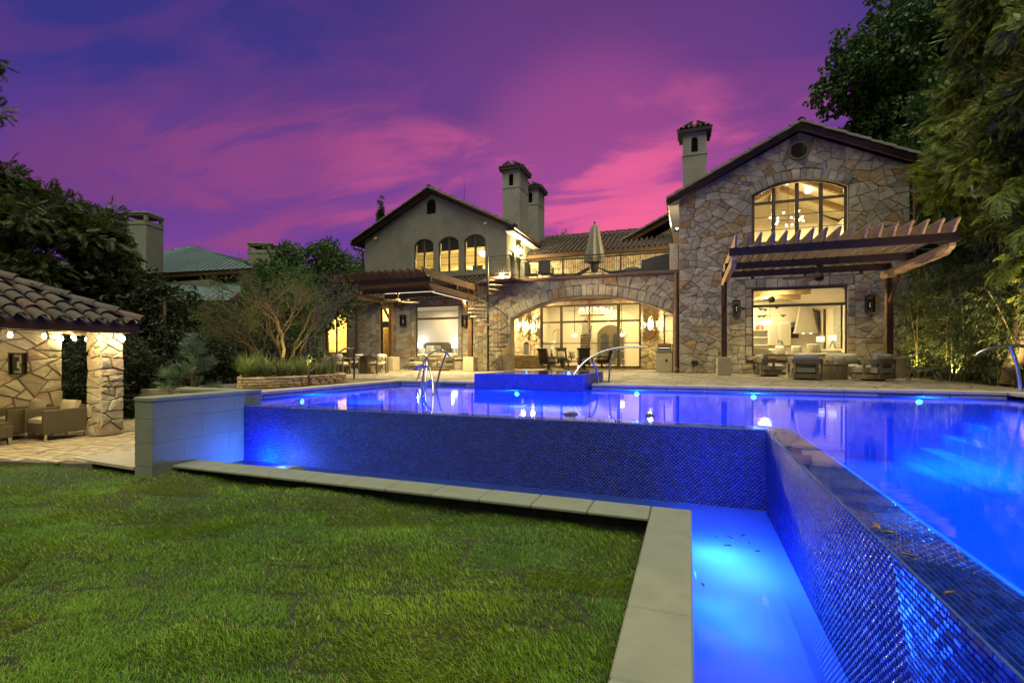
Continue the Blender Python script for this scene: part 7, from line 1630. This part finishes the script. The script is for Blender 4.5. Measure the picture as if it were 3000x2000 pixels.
# bare branched multi stem tree in the brick planter
my = thing('crape_myrtle', 'multi stemmed tree with fine bare branches rising from the brick planter', 'tree', (-10.75, 10.6, .25)); random.seed(22); lb = MB(); tips = []
def grow(p, d, L, r, depth):
    q = p+d*L; pts = limb(lb, p, q, r, r*.62, 5, .045); 
    if depth == 0: tips.append((q, d)); return
    for k in range(3 if depth < 4 else 2+(random.random() < .5)):
        nd = (d+Vector((random.gauss(0, .42), random.gauss(0, .42), random.gauss(0, .22)))*(1.0 if depth > 1 else 1.2)+Vector((0, 0, -.02))).normalized(); grow(pts[random.randint(3, 5)] if k else q, nd, L*random.uniform(.62, .85), r*.58, depth-1)
    if depth < 3: tips.append((q, d))
for x, y, d, L in ((-.05, 0, (-.75, -.25, .85), .95), (.05, .05, (-.3, .1, 1), 1.0), (.12, -.05, (.05, -.1, 1), 1.05), (.2, .1, (.42, .1, .95), 1.0), (.0, .15, (-.1, .5, 1), .9), (-.12, .1, (-1.0, .15, .72), .9)):
    grow(Vector((-10.75+x, 10.6+y, .2)), Vector((d[0]*1.2, d[1], d[2])).normalized(), L*1.12, .058, 4)
lb.build('branches', M_BARKP, my, 60, True)
P = [tuple(q+Vector((random.gauss(0, .12), random.gauss(0, .12), random.gauss(0, .10)))) for q, d in tips if random.random() < (.75 if q.x < -10.6 else .35) for _ in range(4)]; D = [(random.gauss(0, 1), random.gauss(0, 1), random.gauss(.2, .6)) for _ in P]
spray('crown', L_MYR, my, T_cluster(7, .08, .055, .022, 4), P, D, np.random.default_rng(2).uniform(.7, 1.2, len(P)), 12)
tree('evergreen_shrub', 'leafy evergreen in front of the lit arched side window', 'shrub', (-14.6, 15.6, 0), [(-14.6, 15.6, 1), (-14.7, 15.6, 2.2)], cl([(-15.4, 15.9, 3.2), (-14.5, 15.7, 2.9), (-14.0, 15.6, 2.1), (-15.7, 16, 2.3), (-15.0, 15.9, 3.9), (-14.9, 15.6, 1.7), (-16.2, 16.4, 3.4), (-13.9, 15.4, 3.1)], .55, 17, .15, 2, .85), T_cluster(8, .12, .10, .045, 9), 1300, L_DARK, 1.0, 71, trunk_r=.05)
# brick planter with grasses
bp = thing('brick_planter', 'low curved planter wall of rough yellow bricks by the pool', 'planter', (-9.6, 10, 0))
def pcurve(u):
    pts = [(-12.2, 10.6), (-11.2, 9.7), (-10.3, 8.8), (-9.75, 8.45), (-9.25, 9.0), (-9.12, 10.2), (-9.3, 11.5), (-10.3, 12.3), (-11.6, 12.5)]; f = u*(len(pts)-1); i = min(int(f), len(pts)-2); t = f-i
    p = [pts[max(0, i-1)], pts[i], pts[i+1], pts[min(len(pts)-1, i+2)]]
    h = lambda a: .5*((2*p[1][a])+(-p[0][a]+p[2][a])*t+(2*p[0][a]-5*p[1][a]+4*p[2][a]-p[3][a])*t*t+(-p[0][a]+3*p[1][a]-3*p[2][a]+p[3][a])*t**3)
    return Vector((h(0), h(1), 0))
M_BRICK = mat('rough_brick', rough=.95, stops=[(0, (.30, .19, .085)), (.5, (.47, .33, .15)), (.85, (.54, .41, .21)), (1, (.34, .21, .10))], var=.3, scale=7, bump=.8, bscale=22, bdist=.02)
core = MB(); n = 30; ins = [pcurve(i/n) for i in range(n+1)]
vs = []; fs = []
for i in range(n+1):
    t = (pcurve(min(1, i/n+.01))-pcurve(max(0, i/n-.01))).normalized(); nn = Vector((-t.y, t.x, 0)); p = ins[i]
    for o_, z in ((.06, -.9), (.20, -.9), (.20, .20), (.06, .20)): q = p+nn*o_; vs.append((q.x, q.y, z))
for i in range(n):
    for k in range(4): fs.append((i*4+k, i*4+(k+1) % 4, i*4+4+(k+1) % 4, i*4+4+k))
core.add(vs, fs).build('core', M_MORTAR, bp, world=True)
Ltot = sum((ins[i+1]-ins[i]).length for i in range(n)); rng = random.Random(77)
for row in range(4):
    s = rng.uniform(0, .15); z0 = -.02+row*.063
    while s < Ltot-.1:
        w = rng.uniform(.15, .30); u = (s+w/2)/Ltot; p = pcurve(u); t = (pcurve(min(1, u+.01))-pcurve(max(0, u-.01))).normalized(); M = Matrix((t, Vector((-t.y, t.x, 0)), Vector((0, 0, 1)))).transposed().to_4x4(); M.translation = p+Vector((0, 0, z0))
        MB().box(-w/2+.006, w/2-.006, rng.uniform(-.012, .012), .17, .003, .058 if row < 3 else .065, .012, M=M @ Matrix.Rotation(rng.uniform(-.03, .03), 4, 'Z'), tone=rng.random()).build('brick', M_BRICK, bp, world=True); s += w
sl2 = MB(); sl2.add([(p.x-.05, p.y, .17) for p in ins]+[(-11.8, 10.4, .17)], [tuple(range(n+1))+(n+1,)]); struct(sl2, 'planter_soil', M_SPOIL)
def tuft(lbl, p, h, n, spread, seed):
    r = np.random.default_rng(seed); V = []; F = []
    for i in range(n):
        a = r.uniform(0, 6.28); L = h*r.uniform(.6, 1.15); out = spread*r.uniform(.3, 1.1); bx, by = p[0]+r.normal(0, .05), p[1]+r.normal(0, .05); w = .010; b = len(V); sx2, sy2 = -math.sin(a)*w, math.cos(a)*w
        for k in range(5):
            u = k/4; ww = 1-u*.9; x = bx+math.cos(a)*out*u**1.6; y = by+math.sin(a)*out*u**1.6; z = p[2]+L*(u-.45*u**2.5*min(1, out/h*1.3)); V += [(x-sx2*ww, y-sy2*ww, z), (x+sx2*ww, y+sy2*ww, z)]
        F += [(b+2*k, b+2*k+1, b+2*k+3, b+2*k+2) for k in range(4)]
    o = bpy.data.objects.new('grass_tuft', np_mesh('grass_tuft', V, F, L_GRASSY)); COL.objects.link(o); return tag(o, lbl, 'ornamental grass', 'ornamental grasses in the planter')
for i, (x, y, h, l) in enumerate(((-10.65, 9.45, .75, 'long arching grass at the left end of the planter, spilling over the bricks'), (-10.15, 9.05, .7, 'arching grass below the leftmost stem of the tree'), (-9.85, 9.2, .65, 'grass clump in the middle of the planter front'), (-9.75, 9.6, .6, 'grass clump right of the stems, near the bricks'), (-9.62, 10.1, .62, 'grass clump in front of the thinner stems'), (-9.6, 10.9, .55, 'broad grass clump near the brown handrail'), (-9.85, 11.6, .75, 'upright grass clump beside the brown handrail, rightmost'), (-9.95, 8.75, .6, 'pale wispy grass hanging over the planter corner'), (-10.5, 11.2, .6, 'grass clump behind the tree stems'))): tuft(l, (x, y, .17), h*1.15, 150, h*.85 if i != 6 else .3, 100+i)
tuft('small dark grass tuft in the gap of the terrace step', (-7.98, 5.75, -.93), .3, 30, .25, 120)
# trees behind the left wing and far beyond
for i, (pts, r, lbl) in enumerate((([(-19.95, 18.27, 4.6), (-19.6, 18.6, 3.8)], .6, 'leafy crown in front of the second neighbour chimney'), ([(-20.84, 21.13, 6.0), (-20.6, 21.3, 5.0), (-19.9, 21.5, 4.6)], .8, 'leafy crown rising right of the second neighbour chimney'), ([(-19.58, 22.66, 6.2), (-19.4, 22.8, 5.4), (-18.9, 23, 5.2)], .65, 'light leafy crown nearest the stucco gable'), ([(-23.0, 29.9, 6.8), (-22.4, 30, 6.2)], 1.0, 'round dark crown touching the corner of the stucco gable'), ([(-15.4, 17.8, 3.4), (-15.8, 17.4, 2.6)], .7, 'dark foliage by the left end of the dark pergola'), ([(-17.5, 17, 3.2), (-18.2, 17.4, 4.0)], .9, 'dense dark foliage behind the bare branched tree'))):
    b = (pts[0][0], pts[0][1], -.5); tree('garden_tree', lbl, 'tree', b, [(b[0], b[1], 1.5), (b[0], b[1], pts[0][2]-.4)], cl(pts, r, 200+i, .25, 3, .9), T_cluster(9, .16, .17, .10, 20+i), 800, L_DARK if i != 4 else L_SHRUB, 1.0, 210+i, shell=.5, trunk_r=.08, group='trees behind the house')
tree('cypress', 'pointed cypress tip above the left roof rake', 'tree', (-32.8, 46.5, 0), [(-32.8, 46.5, 8), (-32.8, 46.5, 16)], [(-32.8, 46.5, 4+k*1.25, .75*(1.05-.085*k), .75*(1.05-.085*k), 1.1) for k in range(12)], T_cluster(12, .2, .26, .11, 31), 3600, L_DARK, 1.0, 231)
tree('garden_tree', 'small far tree top above the main tiled roof', 'tree', (-15.4, 58.2, 0), [(-15.4, 58.2, 8), (-15.4, 58.2, 14)], cl([(-15.4, 58.2, 14.6), (-14.6, 58.2, 14.4), (-16, 58.2, 13.6)], .9, 240, .3, 2, .7), T_cluster(9, .3, .3, .2, 33), 300, L_DARK, 1.0, 241, group='trees behind the house')
hz = cl([(x, 60+abs(x)*.15+random.uniform(-3, 3), random.uniform(1, 4)) for x in range(-90, 60, 5)], 4.5, 300, 1.2, 1, .9)
wd = thing('far_trees', 'dark far tree line behind the houses', 'tree line', (0, 62, -1)); wd['kind'] = 'stuff'; P, D = clump_points(hz, 5200, 301, .7); spray('foliage', L_SHRUB, wd, T_cluster(9, .9, .8, .5, 40), P, D, np.full(len(P), 1.0), 302)
# ------------------------------------------------------------------ lawn
def lawn_z(x, y):
    u = np.clip((x+7)/6.6, 0, 1); z = -1.05-.10*u
    z = z+.022*np.sin(x*2.3+y*1.1)+.018*np.sin(y*3.7-x*1.7)+.008*np.sin(x*7.1+2*y)*np.sin(y*6.3)
    return z
def sod(x, y):
    """distance to the nearest sod seam and a patch number"""
    a = .35; u = x*math.cos(a)+y*math.sin(a); v = -x*math.sin(a)+y*math.cos(a)
    u = u+.10*np.sin(v*3.1)+.04*np.sin(v*8.7+1); v = v+.06*np.sin(u*2.3)+.035*np.sin(u*7.3+2)+.02*np.sin(u*15)
    row = np.floor(v/.48); uu = u/1.05+.37*row; col = np.floor(uu)
    e = np.minimum(np.minimum(v-row*.48, (row+1)*.48-v), 1.05*np.minimum(uu-col, col+1-uu))
    e = e+.06*np.clip(np.sin(x*1.9+.7)*np.sin(y*2.3+x*.8)+.15, 0, 1)
    h = np.sin(row*12.9898+col*78.233)*43758.5453; return e, h-np.floor(h)
G = np.random.default_rng(77)
def in_lawn(x, y):
    edge = np.where(x < -9.4, 4.62+.24*(x+10.48), np.where(x < -7.85, 5.06, np.where(x < -7.43, 4.93, 5.36)))
    return (y < edge) & (x < -.27)
# soil sheet
nx, ny = 96, 64; gx_, gy_ = np.meshgrid(np.linspace(-14, -.2, nx), np.linspace(-1.5, 5.4, ny)); e_, h_ = sod(gx_, gy_)
gz_ = lawn_z(gx_, gy_)-.012-.018*np.exp(-(e_/.05)**2)
V = np.stack([gx_, gy_, gz_], -1).reshape(-1, 3); I = np.arange(nx*ny).reshape(ny, nx); F = np.stack([I[:-1, :-1], I[:-1, 1:], I[1:, 1:], I[1:, :-1]], -1).reshape(-1, 4)
o = bpy.data.objects.new('lawn_soil', np_mesh('lawn_soil', V, F, mat('lawn_soil', (.022, .026, .008), rough=1, var=.5, scale=9, bump=.6, bscale=40), smooth=True)); COL.objects.link(o); tag(o, kind='structure')
ls = MB(); ls.add([(-120, -60, -1.18), (-14, -60, -1.18), (-14, 4, -1.12), (-120, 4, -1.18)], [(0, 1, 2, 3)]); ls.add([(-14, -60, -1.18), (-.27, -60, -1.18), (-.27, -1.5, -1.18), (-14, -1.5, -1.12)], [(0, 1, 2, 3)]); struct(ls, 'lawn_beyond', mat('lawn_far', (.05, .075, .014), rough=1, var=.4, scale=5, bump=.5, bscale=60))
def blades(N, dmin, dmax, hgt, wid, seg, dens_pow):
    s, c = math.sin(R(20.06)), math.cos(R(20.06)); t = dmin*(dmax/dmin)**G.random(N) if dens_pow else G.uniform(dmin, dmax, N); k = G.uniform(-1.22, .78, N); r = k*t
    x = -t*s+r*c; y = t*c+r*s; ok = in_lawn(x, y); x, y, t = x[ok], y[ok], t[ok]; e, h = sod(x, y)
    keep = G.random(len(x)) < np.clip(.25+e/.06, 0, 1); x, y, e, h, t = x[keep], y[keep], e[keep], h[keep], t[keep]; n = len(x)
    H = hgt*G.uniform(.5, 1.25, n)*(.75+.5*h)*(.8+.3*np.sin(x*5+3)*np.sin(y*6))*np.clip(.5+e/.10, .5, 1); lean_a = G.uniform(0, 6.28, n)*.55+h*6.28*.6; lean = G.uniform(.3, 1.3, n)*H; yaw = G.uniform(0, 6.28, n); w = wid*G.uniform(.6, 1.3, n)
    z = lawn_z(x, y)-.01; sx, sy = np.cos(yaw)*w/2, np.sin(yaw)*w/2; lx, ly = np.cos(lean_a)*lean, np.sin(lean_a)*lean
    tone = np.clip(.42*h+.28*G.random(n)+.36*(.5+.5*np.sin(x*1.3+1)*np.sin(y*1.7+x*.4)), 0, 1); straw = G.random(n) < .035; tone = np.where(straw, 1.0, tone*.9)
    P = np.stack
    b0 = P([x-sx, y-sy, z], -1); b1 = P([x+sx, y+sy, z], -1); m0 = P([x-sx*.75+lx*.35, y-sy*.75+ly*.35, z+H*.6], -1); m1 = P([x+sx*.75+lx*.35, y+sy*.75+ly*.35, z+H*.6], -1); tp = P([x+lx, y+ly, z+H*.92], -1)
    if seg == 2:
        V = P([b0, b1, m1, m0, tp], 1).reshape(-1, 3); I = np.arange(n)[:, None]*5; F = np.concatenate([I+np.array([0, 1, 2]), I+np.array([0, 2, 3]), I+np.array([3, 2, 4])], 0); T = np.concatenate([tone]*3)
    else: V = P([b0, b1, tp], 1).reshape(-1, 3); F = np.arange(n*3).reshape(-1, 3); T = tone
    return V, F, T
parts = [blades(130000, 2.3, 4.2, .043, .0055, 2, 1), blades(150000, 4.2, 6.6, .043, .0070, 1, 1), blades(110000, 6.6, 12.5, .044, .010, 1, 1)]
off = 0; VV, FF, TT = [], [], []
for v, f, t in parts: VV.append(v); FF.append(f+off); TT.append(t); off += len(v)
M_BLADE = mat('grass_blade', rough=.6, stops=[(0, (.045, .135, .010)), (.3, (.085, .20, .012)), (.55, (.15, .27, .014)), (.8, (.22, .30, .018)), (.93, (.26, .29, .03)), (1, (.38, .32, .11))], var=.25, scale=1.3, trans=.25, spec=.3)
o = bpy.data.objects.new('grass', np_mesh('grass', np.vstack(VV), np.vstack(FF), M_BLADE, np.concatenate(TT))); COL.objects.link(o); tag(o, kind='stuff', label='short uneven sod grass of the lawn', cat='grass')
for i, (x, y) in enumerate(((-2.6, 4.2), (-1.5, 3.6), (-3.2, 3.4), (-4.4, 4.4), (-.9, 4.3), (-2.0, 2.9), (-1.1, 3.0))): dead_leaf((x, y, float(lawn_z(np.array(x), np.array(y)))+.045), .035, i*1.7, 'small brown leaf lying on the lawn', 'fallen leaves on the lawn')
for i, (x, y) in enumerate(((3.2, 13.6), (4.4, 14.0), (5.4, 13.5), (4.0, 13.3), (5.9, 13.7), (6.3, 14.6), (5.0, 15.2), (2.0, 14.2))): dead_leaf((x, y, .01), .05, i*1.3, 'dark leaf lying on the deck paving beyond the pool', 'fallen leaves on the deck', M_CHARF)
